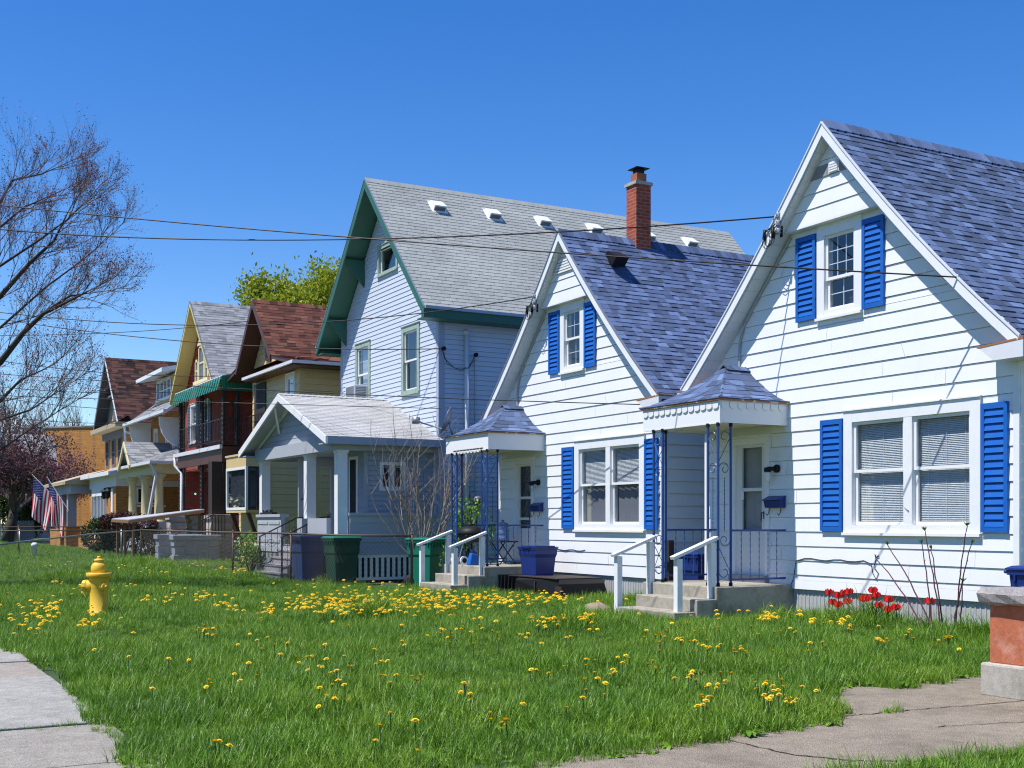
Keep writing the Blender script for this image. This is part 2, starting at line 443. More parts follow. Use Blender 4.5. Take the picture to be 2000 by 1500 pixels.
M['bark'] = paint('tree_bark', (.060, .048, .042), .9, .3, 6, (.025, .02, .018), bstr=.5, fine=40)
M['twig'] = flat('twig', (.125, .095, .085), .9)
M['redtwig'] = flat('red_twig', (.25, .20, .165), .8)
M['stemred'] = flat('stem_purple', (.10, .035, .045), .7)

# ------------------------------------------------------------------ windows, doors, shutters
def window(root, F, s0, s1, z0, z1, cw=.1, lights=1, mull=.12, case='white', sash='white', split=.5, cover=('blind',), munt=None, proud=.035, head=0, lowmunt=None, sill=True, name='window', depth=.14, ajar=0, room='room'):
    mb = MB()
    zi0, zi1 = z0+cw*(.75 if sill else 1), z1-cw-head
    F.box(mb, s0, s0+cw, z0, z1, -depth, proud); F.box(mb, s1-cw, s1, z0, z1, -depth, proud)
    F.box(mb, s0+cw, s1-cw, zi1, z1, -depth, proud-.002); F.box(mb, s0+cw, s1-cw, z0, zi0, -depth, proud-.002)
    F.box(mb, s0-.015, s1+.015, z1, z1+.018, -.01, proud+.02)
    if sill: F.box(mb, s0-.01, s1+.01, z0-.025, z0+.012, -.01, proud+.03)
    iw = (s1-s0-2*cw-(lights-1)*mull)/lights; spans = []
    for i in range(lights):
        a = s0+cw+i*(iw+mull); spans.append((a, a+iw))
        if i: F.box(mb, a-mull, a, zi0, zi1, -depth, proud-.004)
    w = mb.build('window' if name == 'window' else name, M[case], root)
    zm = zi0+(zi1-zi0)*split; b = .042
    for i, (a, c) in enumerate(spans):
        cv = cover[i % len(cover)]
        mb = MB()
        for lo, hi, d in ((zm-b/2, zi1, -.005), (zi0+ajar, zm+b/2+ajar, -.038)):
            F.box(mb, a, a+b, lo, hi, d-.03, d); F.box(mb, c-b, c, lo, hi, d-.03, d)
            F.box(mb, a+b, c-b, lo, lo+b, d-.03, d-.002); F.box(mb, a+b, c-b, hi-b, hi, d-.03, d-.002)
            g = munt if hi == zi1 else lowmunt
            if g:
                nx, nz = g
                for k in range(1, nx):
                    x = a+b+(c-a-2*b)*k/nx; F.box(mb, x-.006, x+.006, lo+b, hi-b, d-.03, d-.024)
                for k in range(1, nz):
                    z = lo+b+(hi-lo-2*b)*k/nz; F.box(mb, a+b, c-b, z-.006, z+.006, d-.029, d-.025)
        mb.build('sash', M[sash], w)
        mb = MB()
        for lo, hi, d in ((zm-b/2, zi1, -.022), (zi0+ajar, zm+b/2+ajar, -.055)):
            mb.face([F.p(a+b, lo+b, d), F.p(c-b, lo+b, d), F.p(c-b, hi-b, d), F.p(a+b, hi-b, d)])
        mb.build('pane', M['glass'], w)
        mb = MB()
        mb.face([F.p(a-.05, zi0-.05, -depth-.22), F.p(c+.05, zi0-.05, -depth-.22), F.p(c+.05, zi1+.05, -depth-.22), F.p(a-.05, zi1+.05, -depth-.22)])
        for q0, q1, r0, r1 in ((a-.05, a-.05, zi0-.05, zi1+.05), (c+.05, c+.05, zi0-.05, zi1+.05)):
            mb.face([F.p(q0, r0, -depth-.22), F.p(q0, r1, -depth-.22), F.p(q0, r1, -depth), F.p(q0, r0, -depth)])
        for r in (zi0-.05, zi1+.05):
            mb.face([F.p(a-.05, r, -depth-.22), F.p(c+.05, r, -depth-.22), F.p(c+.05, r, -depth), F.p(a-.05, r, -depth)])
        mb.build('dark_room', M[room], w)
        if cv in ('blind', 'halfblind'):
            mb = MB(); zb = zi0+.035 if cv == 'blind' else zm-.02; z = zi1-.03
            F.box(mb, a+.02, c-.02, zi1-.035, zi1-.005, -.12, -.09)
            while z > zb:
                mb.face([F.p(a+.025, z-.0105, -.092), F.p(c-.025, z-.0105, -.092), F.p(c-.025, z+.0095, -.108), F.p(a+.025, z+.0095, -.108)])
                z -= .0225
            for k in (.18, .5, .82):
                x = a+(c-a)*k; F.box(mb, x-.002, x+.002, zb, zi1-.03, -.086, -.084)
            mb.build('blind', M['blind'], w)
        if cv == 'halfblind' or cv == 'curtain':
            mb = MB(); top = zm if cv == 'halfblind' else zi1
            n = 14
            for k in range(n):
                x0 = a+.01+(c-a-.02)*k/n; x1 = a+.01+(c-a-.02)*(k+1)/n
                d0 = -.13+.012*math.sin(k*2.1); d1 = -.13+.012*math.sin((k+1)*2.1)
                mb.face([F.p(x0, zi0, d0), F.p(x1, zi0, d1), F.p(x1, top, d1), F.p(x0, top, d0)])
            mb.build('curtain', M['curtain'] if cv == 'curtain' else M['greycurtain'], w)
        if cv == 'drape':
            mb = MB(); n = 10
            for k in range(n):
                x0 = a+(c-a)*.55*k/n; x1 = a+(c-a)*.55*(k+1)/n
                mb.face([F.p(x0, zi0, -.13+.02*math.sin(k*1.9)), F.p(x1, zi0, -.13+.02*math.sin(k*1.9+1.9)), F.p(x1, zi1, -.13+.02*math.sin(k*1.9+1.9)), F.p(x0, zi1, -.13+.02*math.sin(k*1.9))])
            mb.build('curtain', M['lace'], w)
    return w, (s0+.02, s1-.02, z0+.02, z1-.02)

def shutter(root, F, s0, s1, z0, z1, mat='blue', pitch=.085):
    mb = MB(); st = .05
    F.box(mb, s0, s1, z0, z1, .016, .024)
    F.box(mb, s0, s0+st, z0, z1, .024, .052); F.box(mb, s1-st, s1, z0, z1, .024, .052)
    F.box(mb, s0+st, s1-st, z1-.07, z1, .024, .050); F.box(mb, s0+st, s1-st, z0, z0+.06, .024, .050)
    z = z0+.06; n = max(3, round((z1-z0-.13)/pitch)); p = (z1-z0-.13)/n
    for i in range(n):
        a, b = z+i*p, z+(i+1)*p
        P = F.p
        mb.hexa([P(s0+st, a+.006, .024), P(s1-st, a+.006, .024), P(s1-st, a+.006, .050), P(s0+st, a+.006, .050),
                 P(s0+st, b, .024), P(s1-st, b, .024), P(s1-st, b-.012, .031), P(s0+st, b-.012, .031)])
    return mb.build('shutter', M[mat], root)

def spiral(cx, cz, r, turns, a0, k, P, n=26, shrink=.75):
    out = []
    for i in range(n+1):
        t = i/n; rr = r*(1-shrink*t); a = a0+k*2*math.pi*turns*t
        out.append(P(cx+rr*math.cos(a), cz+rr*math.sin(a)))
    return out

def scroll_panel(mb, P, s0, s1, z0, z1, r=.006):
    """wrought scrollwork between two post tubes; P(s, z) gives the point"""
    m = (s0+s1)/2; w = (s1-s0)*.44; H = z1-z0
    for f0, sg in ((.955, -1), (.045, 1)):
        zc = z0+H*f0 - (w if sg < 0 else -w)
        mb.tube(spiral(m, zc, w, .85, -math.pi/2*sg if False else (0 if sg < 0 else math.pi), 1, P), r, 4)
        ztip = zc+sg*H*.15
        mb.tube([P(s1-.012, zc), P(m, (zc+ztip)/2), P(s0+.012, ztip)], r, 4)
        zc2 = ztip+sg*w*1.0
        mb.tube(spiral(m, zc2, w, 1.15, math.pi if sg < 0 else 0, -1, P), r, 4)
    a = z0+H*.335; b = z0+H*.665; n = 26
    for k in range(n):
        q0, q1 = a+(b-a)*k/n, a+(b-a)*(k+1)/n
        mb.tube([P(m, q0), P(m, q1)], [r*(.8 if k % 2 else 1.5), r*(1.5 if k % 2 else .8)], 4, caps=False)

def corner_post(root, x, y, z0, z1, leg=.23, sy=1, mat='postblue', name='post'):
    """three tubes in an L at a canopy corner: one at the corner, one along the front, one along the side"""
    mb = MB(); pts = [(x, y), (x, y+sy*leg), (x+leg, y)]
    for px, py in pts:
        mb.tube([(px, py, z0), (px, py, z1)], .019, 8)
        for za, zb in ((z0, z0+.045), (z1-.05, z1)): mb.tube([(px, py, za), (px, py, zb)], .027, 8, mi=1)
    a, b = sorted((y, y+sy*leg))
    scroll_panel(mb, lambda s, z: V((x, s, z)), a, b, z0, z1)
    scroll_panel(mb, lambda s, z: V((s, y, z)), x, x+leg, z0, z1)
    return mb.build(name, [M[mat], M['black']], root)

def iron_rail(root, p0, p1, ztop, zbot, n, mat='postblue', name='railing', twist=True):
    mb = MB(); p0 = V(p0); p1 = V(p1)
    for z in (ztop, zbot): mb.beam((p0.x, p0.y, z), (p1.x, p1.y, z), .012, .028)
    for k in range(1, n+1):
        q = p0.lerp(p1, k/(n+1)); m = 16
        for i in range(m):
            a = zbot+(ztop-zbot)*i/m; b = zbot+(ztop-zbot)*(i+1)/m
            r0, r1 = ((.010, .005) if i % 2 else (.005, .010)) if twist else (.007, .007)
            mb.tube([(q.x, q.y, a), (q.x, q.y, b)], [r0, r1], 4, caps=False)
    return mb.build(name, M[mat], root)

def storm_door(root, F, s0, s1, z0, z1, glass_z, bars=(), handle_left=False, case='white', cw=.10, leaf='door', inner=True):
    mb = MB()
    F.box(mb, s0, s0+cw, z0, z1, -.1, .03); F.box(mb, s1-cw, s1, z0, z1, -.1, .03); F.box(mb, s0+cw, s1-cw, z1-cw, z1, -.1, .028)
    F.box(mb, s0-.02, s1+.02, z1, z1+.03, -.01, .06); F.box(mb, s0, s1, z0-.04, z0, -.1, .05)
    fr = mb.build('door_frame', M[case], root)
    a, b = s0+cw, s1-cw; g0, g1 = glass_z; st = .115
    mb = MB()
    F.box(mb, a, a+st, z0, z1-cw, -.055, -.018); F.box(mb, b-st, b, z0, z1-cw, -.055, -.018)
    F.box(mb, a+st, b-st, g1, z1-cw, -.055, -.02); F.box(mb, a+st, b-st, z0, g0, -.055, -.02)
    for zb in bars: F.box(mb, a+st, b-st, zb-.025, zb+.025, -.055, -.022)
    d = mb.build('door', M[leaf], root)
    mb = MB(); mb.face([F.p(a+st, g0, -.04), F.p(b-st, g0, -.04), F.p(b-st, g1, -.04), F.p(a+st, g1, -.04)])
    mb.build('pane', M['clear'], d)
    mb = MB()
    if inner:
        F.box(mb, a, b, z0, z1-cw, -.15, -.11)
        for u0, u1, v0, v1 in ((.2, .45, .08, .32), (.55, .8, .08, .32), (.2, .45, .38, .62), (.55, .8, .38, .62), (.2, .8, .68, .9)):
            F.box(mb, a+(b-a)*u0, a+(b-a)*u1, z0+(z1-z0)*v0, z0+(z1-z0)*v1, -.11, -.104)
        mb.build('inner_door', M['room'] if inner == 'dark' else M['curtain'], d)
    else:
        mb.face([F.p(a, z0, -.3), F.p(b, z0, -.3), F.p(b, z1, -.3), F.p(a, z1, -.3)]); mb.build('inner_door', M['dark'], d)
    h = a+.055 if not handle_left else b-.055; zh = z0+(z1-z0)*.44
    mb = MB(); F.box(mb, h-.012, h+.012, zh-.06, zh+.05, -.018, -.004); mb.tube([F.p(h, zh+.03, -.01), F.p(h, zh+.03, .04), F.p(h, zh-.09, .045)], .009, 6)
    mb.build('handle', M['black'], d)
    return fr, (s0+.02, s1-.02, z0-.02, z1-.02)
# ------------------------------------------------------------------ the twin white bungalows
def flared_hip(mb, x0, x1, y0, y1, zb, zr, yr, xr, e_n=7, tab=.2, cnt=None):
    """bell-cast hip roof against a wall at x1: eave rectangle, short ridge from xr to x1"""
    lv = []
    for i in range(e_n+1):
        t = i/e_n; lv.append((t, zb+(zr-zb)*(t**1.45)))
    def ring(t): return (x0+(xr-x0)*t, y0+(yr-y0)*t, y1+(yr-y1)*t)
    for i in range(e_n):
        (t0, z0), (t1, z1) = lv[i], lv[i+1]
        a, b = ring(t0), ring(t1); zz = z1+.004
        for kind in ('front', 'right', 'left'):
            if kind == 'front': e0, e1 = (V((a[0], a[1], z0)), V((a[0], a[2], z0))), (V((b[0], b[1], zz)), V((b[0], b[2], zz)))
            elif kind == 'right': e0, e1 = (V((a[0], a[1], z0)), V((x1, a[1], z0))), (V((b[0], b[1], zz)), V((x1, b[1], zz)))
            else: e0, e1 = (V((a[0], a[2], z0)), V((x1, a[2], z0))), (V((b[0], b[2], zz)), V((x1, b[2], zz)))
            ln = (e0[1]-e0[0]).length; n = max(1, round(ln/tab)); cuts = [0]+[min(.98, max(.02, (k+(R.random()-.5)*.6+(.25 if i % 2 else -.2))/n)) for k in range(1, n)]+[1]
            cuts.sort()
            for c0, c1 in zip(cuts, cuts[1:]):
                th = V((0, 0, .006+.010*R.random())); c = max(.01, R.random())
                p0, p1 = e0[0].lerp(e0[1], c0), e0[0].lerp(e0[1], c1); q0, q1 = e1[0].lerp(e1[1], c0), e1[0].lerp(e1[1], c1)
                mb.face([p0+th, p1+th, q1, q0], 0, c); mb.face([p0, p1, p1+th, p0+th], 0, c)
    # hip and ridge caps
    for yy, k in ((1, 1), (2, 2)):
        for i in range(e_n):
            a, b = ring(lv[i][0]), ring(lv[i+1][0]); za, zb2 = lv[i][1]+.022, lv[i+1][1]+.012; w = .075
            c = max(.01, R.random()); sg = 1 if k == 1 else -1
            p, q = V((a[0], a[k], za)), V((b[0], b[k], zb2))
            for off in (V((w, -sg*.0, -.02)), V((0, sg*w, -.02))):
                mb.face([p, p+off, q+off, q], 0, c)
    u = xr-.05
    while u < x1:
        c = max(.01, R.random())
        for sg in (-1, 1): mb.face([(u, yr, zr+.03), (u+.16, yr, zr+.022), (u+.16, yr+sg*.1, zr-.05), (u, yr+sg*.1, zr-.042)], 0, c)
        u += .14

def bungalow(dy, first):
    Y = lambda y: y+dy
    root = thing('bungalow', 'white sided bungalow with blue shutters and double blind window, nearest the camera' if first else
                 'white sided bungalow with blue shutters and brick chimney, between gray house and nearer twin', 'house', (11.8, Y(12.07), 0))
    X = 11.8; yl, yr, yc = Y(14.95), Y(9.18), Y(12.07)
    zr, ze, hw, sag = 6.78, 3.46, 3.13, .13
    prof = profile(hw, zr, ze, sag, 8)
    und = .21
    def half(z):          # half width of the gable under the roof at height z
        for (d0, z0), (d1, z1) in zip(prof, prof[1:]):
            if z1-und <= z <= z0-und: return d0+(d1-d0)*(z0-und-z)/(z0-z1)
        return 0 if z > zr-und else 99
    F = front(X)
    lo = lambda z: max(yr, yc-half(z)); hi = lambda z: min(yl, yc+half(z))
    # openings first
    cov = ('blind', 'blind') if first else ('halfblind', 'halfblind')
    w1, h1 = window(root, F, Y(9.70), Y(11.94), 1.20, 2.85, .155, 2, .14, split=.52, cover=cov)
    w2, h2 = window(root, F, Y(11.61), Y(12.45), 4.17, 5.50, .14, 1, split=.42 if first else .5, cover=('none',), munt=(3, 3) if first else (2, 2), lowmunt=(2, 2), head=.05, ajar=.0)
    d1, h3 = storm_door(root, F, Y(13.44), Y(14.32), .55 if first else .6, 2.62, (1.23, 2.47), (1.84,) if first else (1.84, 1.42), handle_left=False, inner=True if first else 'dark')
    mb = MB(); siding(mb, F, .40, zr-und, .2045, .013, lo, hi, (h1, h2, h3), joint=3.4)
    # corner boards and other walls
    F.box(mb, yr-.012, yr+.07, .40, 3.32, 0, .020); F.box(mb, yl-.07, yl+.012, .40, 3.32, 0, .020)
    fs = side(yr); siding(mb, fs, .40, 3.4, .2045, .020, X, 20, slot=.014)
    fl = lside(yl); siding(mb, fl, .40, 3.4, .2045, .013, X, 20)
    fs.box(mb, X+.001, X+.09, .40, 3.30, .0, .016)
    mb.face([(20, yr, 0), (20, yl, 0), (20, yl, 3.4), (20, yc, zr-und), (20, yr, 3.4)])
    wall = mb.build('wall', M['siding'], root)
    # ribbed skirt over the foundation
    mb = MB(); y = yr
    while y < yl-.01:
        mb.box(X+.03, y, 0, X+.05, min(y+.075, yl), .42); mb.box(X+.022, y+.03, 0, X+.03, y+.05, .42); y += .075
    mb.box(X+.03, yr+.01, 0, 20, yr+.03, .42); mb.box(X+.03, yl-.03, 0, 20, yl-.01, .42)
    mb.build('foundation_skirt', M['skirt'], root)
    # roof
    ro = gable_roof(root, 'roof', 11.53, 20.1, yc, prof, und-.01, M['roofblue'], M['soffit'], e=.125, w=.17, t=.013, capmat=.034)
    mb = MB(); rake(mb, 11.495, 11.53, yc, prof, .02, .185)
    mb.build('rake_board', M['white'], ro)
    mb = MB(); rake(mb, 11.48, 11.536, yc, prof, -.006, .022); mb.build('drip_edge', M['galv'] if not first else M['gutter'], ro)
    mb = MB(); rake(mb, 11.52, 11.8, yc, prof, und-.012, und+.02); 
    for sg in (-1, 1):
        for k in range(1, 24):
            d = hw*k/24; i = min(int(d/hw*8), 7); f = d/hw*8-i; z = prof[i][1]+(prof[i+1][1]-prof[i][1])*f-und-.02
            mb.beam((11.53, yc+sg*d, z-.001), (11.8, yc+sg*d, z-.001), .012, .008)
    mb.build('soffit_boards', M['soffit'], ro)
    # boxed eave returns with rusty gutters
    for s, ye in ((-1, yc-hw), (1, yc+hw)):
        mb = MB(); a = ye+.12*-s*-1 if False else ye
        pts = [(11.47, ye+s*.06, ze-.03), (11.47, ye-s*.56, ze-.07), (11.47, ye-s*.34, ze-.25), (11.47, ye+s*.06, ze-.25)]
        mb.prism(pts, (.33, 0, 0)); mb.box(11.53, ye-.06, ze-.20, 20, ye+.06, ze-.10)
        g = mb.build('eave_return', M['gutter'], root)
        mb = MB(); mb.prism([(11.465, ye+s*.07, ze-.028), (11.465, ye-s*.57, ze-.068), (11.465, ye-s*.56, ze-.088), (11.465, ye+s*.07, ze-.05)], (.34, 0, 0))
        mb.build('rusty_flashing', M['rust'], g)
    # small boxed-out triangle at the top of the gable
    mb = MB(); FB = front(11.67); zb = 5.50
    hb = lambda z: max(0.0, half(z)-.0)
    siding(mb, FB, zb, zr-und-.02, .2045, .012, lambda z: yc-hb(z), lambda z: yc+hb(z))
    b = hb(zb); mb.box(11.655, yc-b, zb-.03, 11.8, yc+b, zb)
    bx = mb.build('gable_box', M['siding'], root)
    mb = MB(); FV = front(11.652)
    if first:
        w0, w1_ = hb(6.09)+.0, hb(6.25)
        mb.prism([FV.p(yc-w0, 6.09), FV.p(yc+w0, 6.09), FV.p(yc+w1_, 6.25), FV.p(yc-w1_, 6.25)], (.012, 0, 0))
        v = mb.build('vent_opening', M['greywood'], bx)
        mb = MB(); FV.box(mb, yc-.17, yc+.02, 6.095, 6.245, 0, .012)
        for k in range(4): FV.box(mb, yc-.155, yc+.005, 6.11+k*.034, 6.128+k*.034, .012, .026)
        mb.build('gable_vent', M['white'], bx)
    else:
        for k in range(5):
            z = 6.03+k*.05; FV.box(mb, yc-hb(z)*.8, yc+hb(z)*.8, z, z+.03, 0, .02)
        mb.build('gable_vent', M['white'], bx)
    # shutters
    for a, b2, z0, z1 in ((11.955, 12.37, 1.23, 2.76), (9.31, 9.685, 1.23, 2.76), (12.47, 12.86, 4.19, 5.38), (11.21, 11.59, 4.18, 5.37)):
        shutter(root, F, Y(a), Y(b2), z0, z1, pitch=.088 if z0 < 2 else .083)
    # door canopy
    cx0, cy0, cy1 = 10.52, Y(13.03), Y(14.92)
    mb = MB(); zb, zt = 2.74, 3.05
    mb.box(cx0+.03, cy0+.03, zb, cx0+.055, cy1-.03, zt); mb.box(cx0+.055, cy0+.03, zb, 11.8, cy0+.055, zt); mb.box(cx0+.055, cy1-.055, zb, 11.8, cy1-.03, zt)
    mb.box(cx0+.028, cy0+.028, zb-.012, cx0+.06, cy1-.028, zb+.012)
    can = mb.build('door_canopy', M['peel'], root)
    mb = MB(); mb.box(cx0+.055, cy0+.055, zb+.03, 11.8, cy1-.055, zb+.05); mb.build('canopy_ceiling', M['stainsoffit'], can)
    mb = MB()
    mb.box(cx0-.01, cy0-.01, zt, 11.8, cy1+.01, zt+.022); mb.build('rusty_edge', M['rust'], can)
    mb = MB(); flared_hip(mb, cx0-.02, 11.8, cy0-.02, cy1+.02, zt+.025, 3.66, (cy0+cy1)/2, 11.40)
    mb.build('canopy_roof', M['roofblue'], can)
    mb = MB()
    def scallops(P, a0, a1, z0, z1, n, ext):
        w = (a1-a0)/n
        for k in range(n):
            a = a0+k*w; pts = [P(a, z1), P(a, z0+.03)]
            for j in range(7): 
                t = math.pi*(1-j/6); pts.append(P(a+w*.45+w*.42*math.cos(t), z0+.03-.03*math.sin(t)))
            pts += [P(a+w*.9, z1)]
            mb.prism(pts, ext)
    if first:
        scallops(lambda a, z: V((cx0+.03, a, z)), cy0+.05, cy1-.03, 2.935, 3.03, 13, (-.018, 0, 0))
        scallops(lambda a, z: V((a, cy0+.03, z)), cx0+.05, 11.76, 2.935, 3.03, 8, (0, -.012, 0))
    else:
        scallops(lambda a, z: V((cx0+.03, a, z)), cy0+.25, cy1-.35, 2.70, 2.78, 9, (.012, 0, 0))
    mb.build('scalloped_trim', M['white'], can)
    zp = .455 if first else .51
    for y, s in ((Y(13.10), 1), (Y(14.62), -1)): corner_post(can, 10.55, y, zp+.003, 2.74, .225, s)
    # concrete stoop and steps
    mb = MB()
    mb.box(10.42, Y(12.97), 0, 11.84, Y(14.72), zp)
    mb.box(10.08, Y(12.97), 0, 10.42, Y(14.42), zp-.165); mb.box(9.72, Y(13.0), 0, 10.08, Y(14.36), zp-.33)
    st = mb.build('stoop', M['stoop'], root, bevel=.012)
    mb = MB(); F.box(mb, Y(13.46), Y(14.30), zp, .56, 0, .09); mb.build('threshold', M['greywood'], root)
    iron_rail(root, (10.80, Y(13.10), 0), (11.78, Y(13.10), 0), zp+.78, zp+.09, 5)
    iron_rail(root, (10.80, Y(14.62), 0), (11.78, Y(14.62), 0), zp+.78, zp+.09, 5)
    # wall lamp and mailbox
    mb = MB(); mb.lathe((X-.02, Y(13.27), 2.13), [(.06, 0), (.06, .03), (.03, .05)], 14, (-1, 0, 0))
    mb.tube([(X-.05, Y(13.27), 2.13), (X-.10, Y(13.31), 2.13), (X-.13, Y(13.36), 2.13)], .032, 10)
    mb.lathe((X-.13, Y(13.36), 2.09), [(.04, .06), (.052, .04), (.052, 0), (.03, -.02)], 12)
    lamp = mb.build('wall_lamp', M['black'], root, True)
    mb = MB(); mb.lathe((X-.13, Y(13.36), 1.94), [(.02, 0), (.042, .03), (.045, .10), (.04, .14)], 12); mb.build('lamp_jar', M['blind'] if first else M['glass'], lamp, True)
    mb = MB(); P = lambda y, z, d: V((X-d, Y(y), z))
    mb.prism([P(13.10, 1.56, .02), P(13.10, 1.56, .10), P(13.10, 1.66, .13), P(13.10, 1.72, .02)], (0, .35, 0))
    mbx = mb.build('mailbox', M['totblue'], root)
    mb = MB(); mb.prism([P(13.085, 1.665, .145), P(13.085, 1.675, .15), P(13.085, 1.735, .02), P(13.085, 1.72, .02)], (0, .38, 0)); mb.build('mailbox_lid', M['totblue'], mbx)
    for y in (13.15, 13.40):
        mb = MB(); mb.tube([P(y, 1.57, .06), P(y, 1.49, .07), P(y, 1.45, .10), P(y, 1.48, .13)], .006, 5); mb.build('paper_hook', M['black'], mbx)
    # service mast and conduit along the left rake
    mb = MB(); q = [(12.98, 5.44), (13.30, 5.10), (13.75, 4.62), (14.02, 4.30), (14.10, 4.05), (14.12, 3.3)]
    mb.tube([(X-.03, Y(a), z-.02) for a, z in q], .022, 6); mb.build('conduit', M['conduit'], root)
    mb = MB(); c = V((11.50, Y(12.93), 5.60))
    for k in range(3): mb.lathe(c+V((0, .0, .10-k*.11)), [(.02, -.04), (.045, -.03), (.025, 0), (.045, .03), (.02, .04)], 8, mi=1)
    mb.beam(c+V((.05, 0, -.2)), c+V((.05, 0, .2)), .04, .02)
    for k in range(3):
        a = c+V((-.03, .10+.03*k, -.06)); pts = [c+V((0, .02, .06-.05*k))]
        for j in range(9):
            t = j/8*2*math.pi; pts.append(c+V((-.02*k, .16+.12*math.sin(t)*.7+.03*k, -.16-.02*k+.13*math.cos(t))))
        mb.tube(pts, .006, 4)
    for k in range(2): mb.tube([c+V((-.02, .10+.17*k, -.05)), c+V((-.02, .10+.17*k, -.20))], .024, 6)
    mb.build('service_head', [M['black'], M['galv']], root, True)
    # thin cable along the base of the wall
    mb = MB(); pts = [(12.98, .46), (12.93, .55), (12.88, .80), (12.7, .84)]+[(12.7-k*.14, .83+.012*math.sin(k*1.7)) for k in range(1, 9)]
    if first: pts = pts+[(11.45, .80), (11.42, .68), (11.36, .60), (11.32, .68), (11.40, .76), (11.36, .88), (11.31, .90)]
    mb.tube([(X-.022, Y(a), z) for a, z in pts], .005, 5); mb.build('cable', M['black'], root)
    if not first:
        mb = MB(); cxx, cyy = 13.15, Y(12.07)
        mb.box(cxx, cyy-.16, 6.4, cxx+.34, cyy+.17, 7.84); ch = mb.build('chimney', M['chimbrick'], root)
        mb = MB(); mb.box(cxx-.03, cyy-.19, 7.84, cxx+.37, cyy+.20, 7.90); mb.build('chimney_cap', M['stone'], ch)
        mb = MB(); mb.box(cxx+.06, cyy-.10, 7.90, cxx+.28, cyy+.11, 8.08); mb.build('flue', M['clay'], ch)
        mb = MB(); mb.box(cxx+.09, cyy-.07, 8.08, cxx+.25, cyy+.08, 8.17); mb.box(cxx+.02, cyy-.15, 8.17, cxx+.32, cyy+.16, 8.185); mb.build('flue_hood', M['black'], ch)
        mb = MB(); a = V((12.22, Y(11.58), 6.30)); s1 = V((0, -.687, -.727)); n1 = V((0, -.727, .687)); ax = V((.28, 0, 0))
        p = [a, a+ax, a+ax+s1*.32, a+s1*.32]; mb.hexa([q2 for q2 in p]+[p[0]+n1*.10, p[1]+n1*.10, p[2]+n1*.22, p[3]+n1*.22]); mb.build('roof_vent', M['black'], root)
    else:
        mb = MB(); F.box(mb, Y(14.06), Y(14.13), 1.69, 1.82, -.016, -.010); mb.build('notice_card', M['white'], root)
        mb = MB(); mb.tube([F.p(10.93, 1.56, .0), F.p(10.86, 1.53, .03), F.p(10.80, 1.50, .04)], .008, 5)
        mb.build('window_latch', M['galv'], w1)
    return root
HOUSE = bungalow(0, True)
TWIN = bungalow(6.88, False)

def handrail(dy, y, zoff, label):
    mb = MB(); t = thing('handrail', label, 'handrail', (10.1, y+dy, 0), 'white wooden step handrails')
    for x, zt in ((9.86, .83), (10.44, 1.04)):
        mb = MB(); mb.box(x-.045, y+dy-.045, 0, x+.045, y+dy+.045, zt+zoff); mb.build('post', M['white'], t, bevel=.004)
    mb = MB(); mb.beam((9.76, y+dy, .84+zoff), (10.52, y+dy, 1.115+zoff), .10, .045); mb.build('rail', M['white'], t, bevel=.004)
handrail(0, 13.10, .02, 'white wooden handrail in front of the nearest bungalow stoop, right side of the steps')
handrail(0, 14.55, .02, 'white wooden handrail on the left side of the nearest bungalow steps')
handrail(6.88, 13.10, .04, 'white wooden handrail right of the farther bungalow steps, beside the blue tote')
handrail(6.88, 14.55, .06, 'white wooden handrail of the farther bungalow steps, close to the bright green bin')
# ------------------------------------------------------------------ gray two and a half storey house with green eaves
def simple_rail(mb, p, q, z, n, mi=0, r=.008, zb=.08):
    p, q = V(p), V(q); mb.beam((p.x, p.y, z), (q.x, q.y, z), .02, .03, mi); mb.beam((p.x, p.y, z-.75), (q.x, q.y, z-.75), .015, .02, mi)
    for k in range(n+1):
        a = p.lerp(q, k/n); mb.tube([(a.x, a.y, z-.75-zb), (a.x, a.y, z)], r, 4, mi)

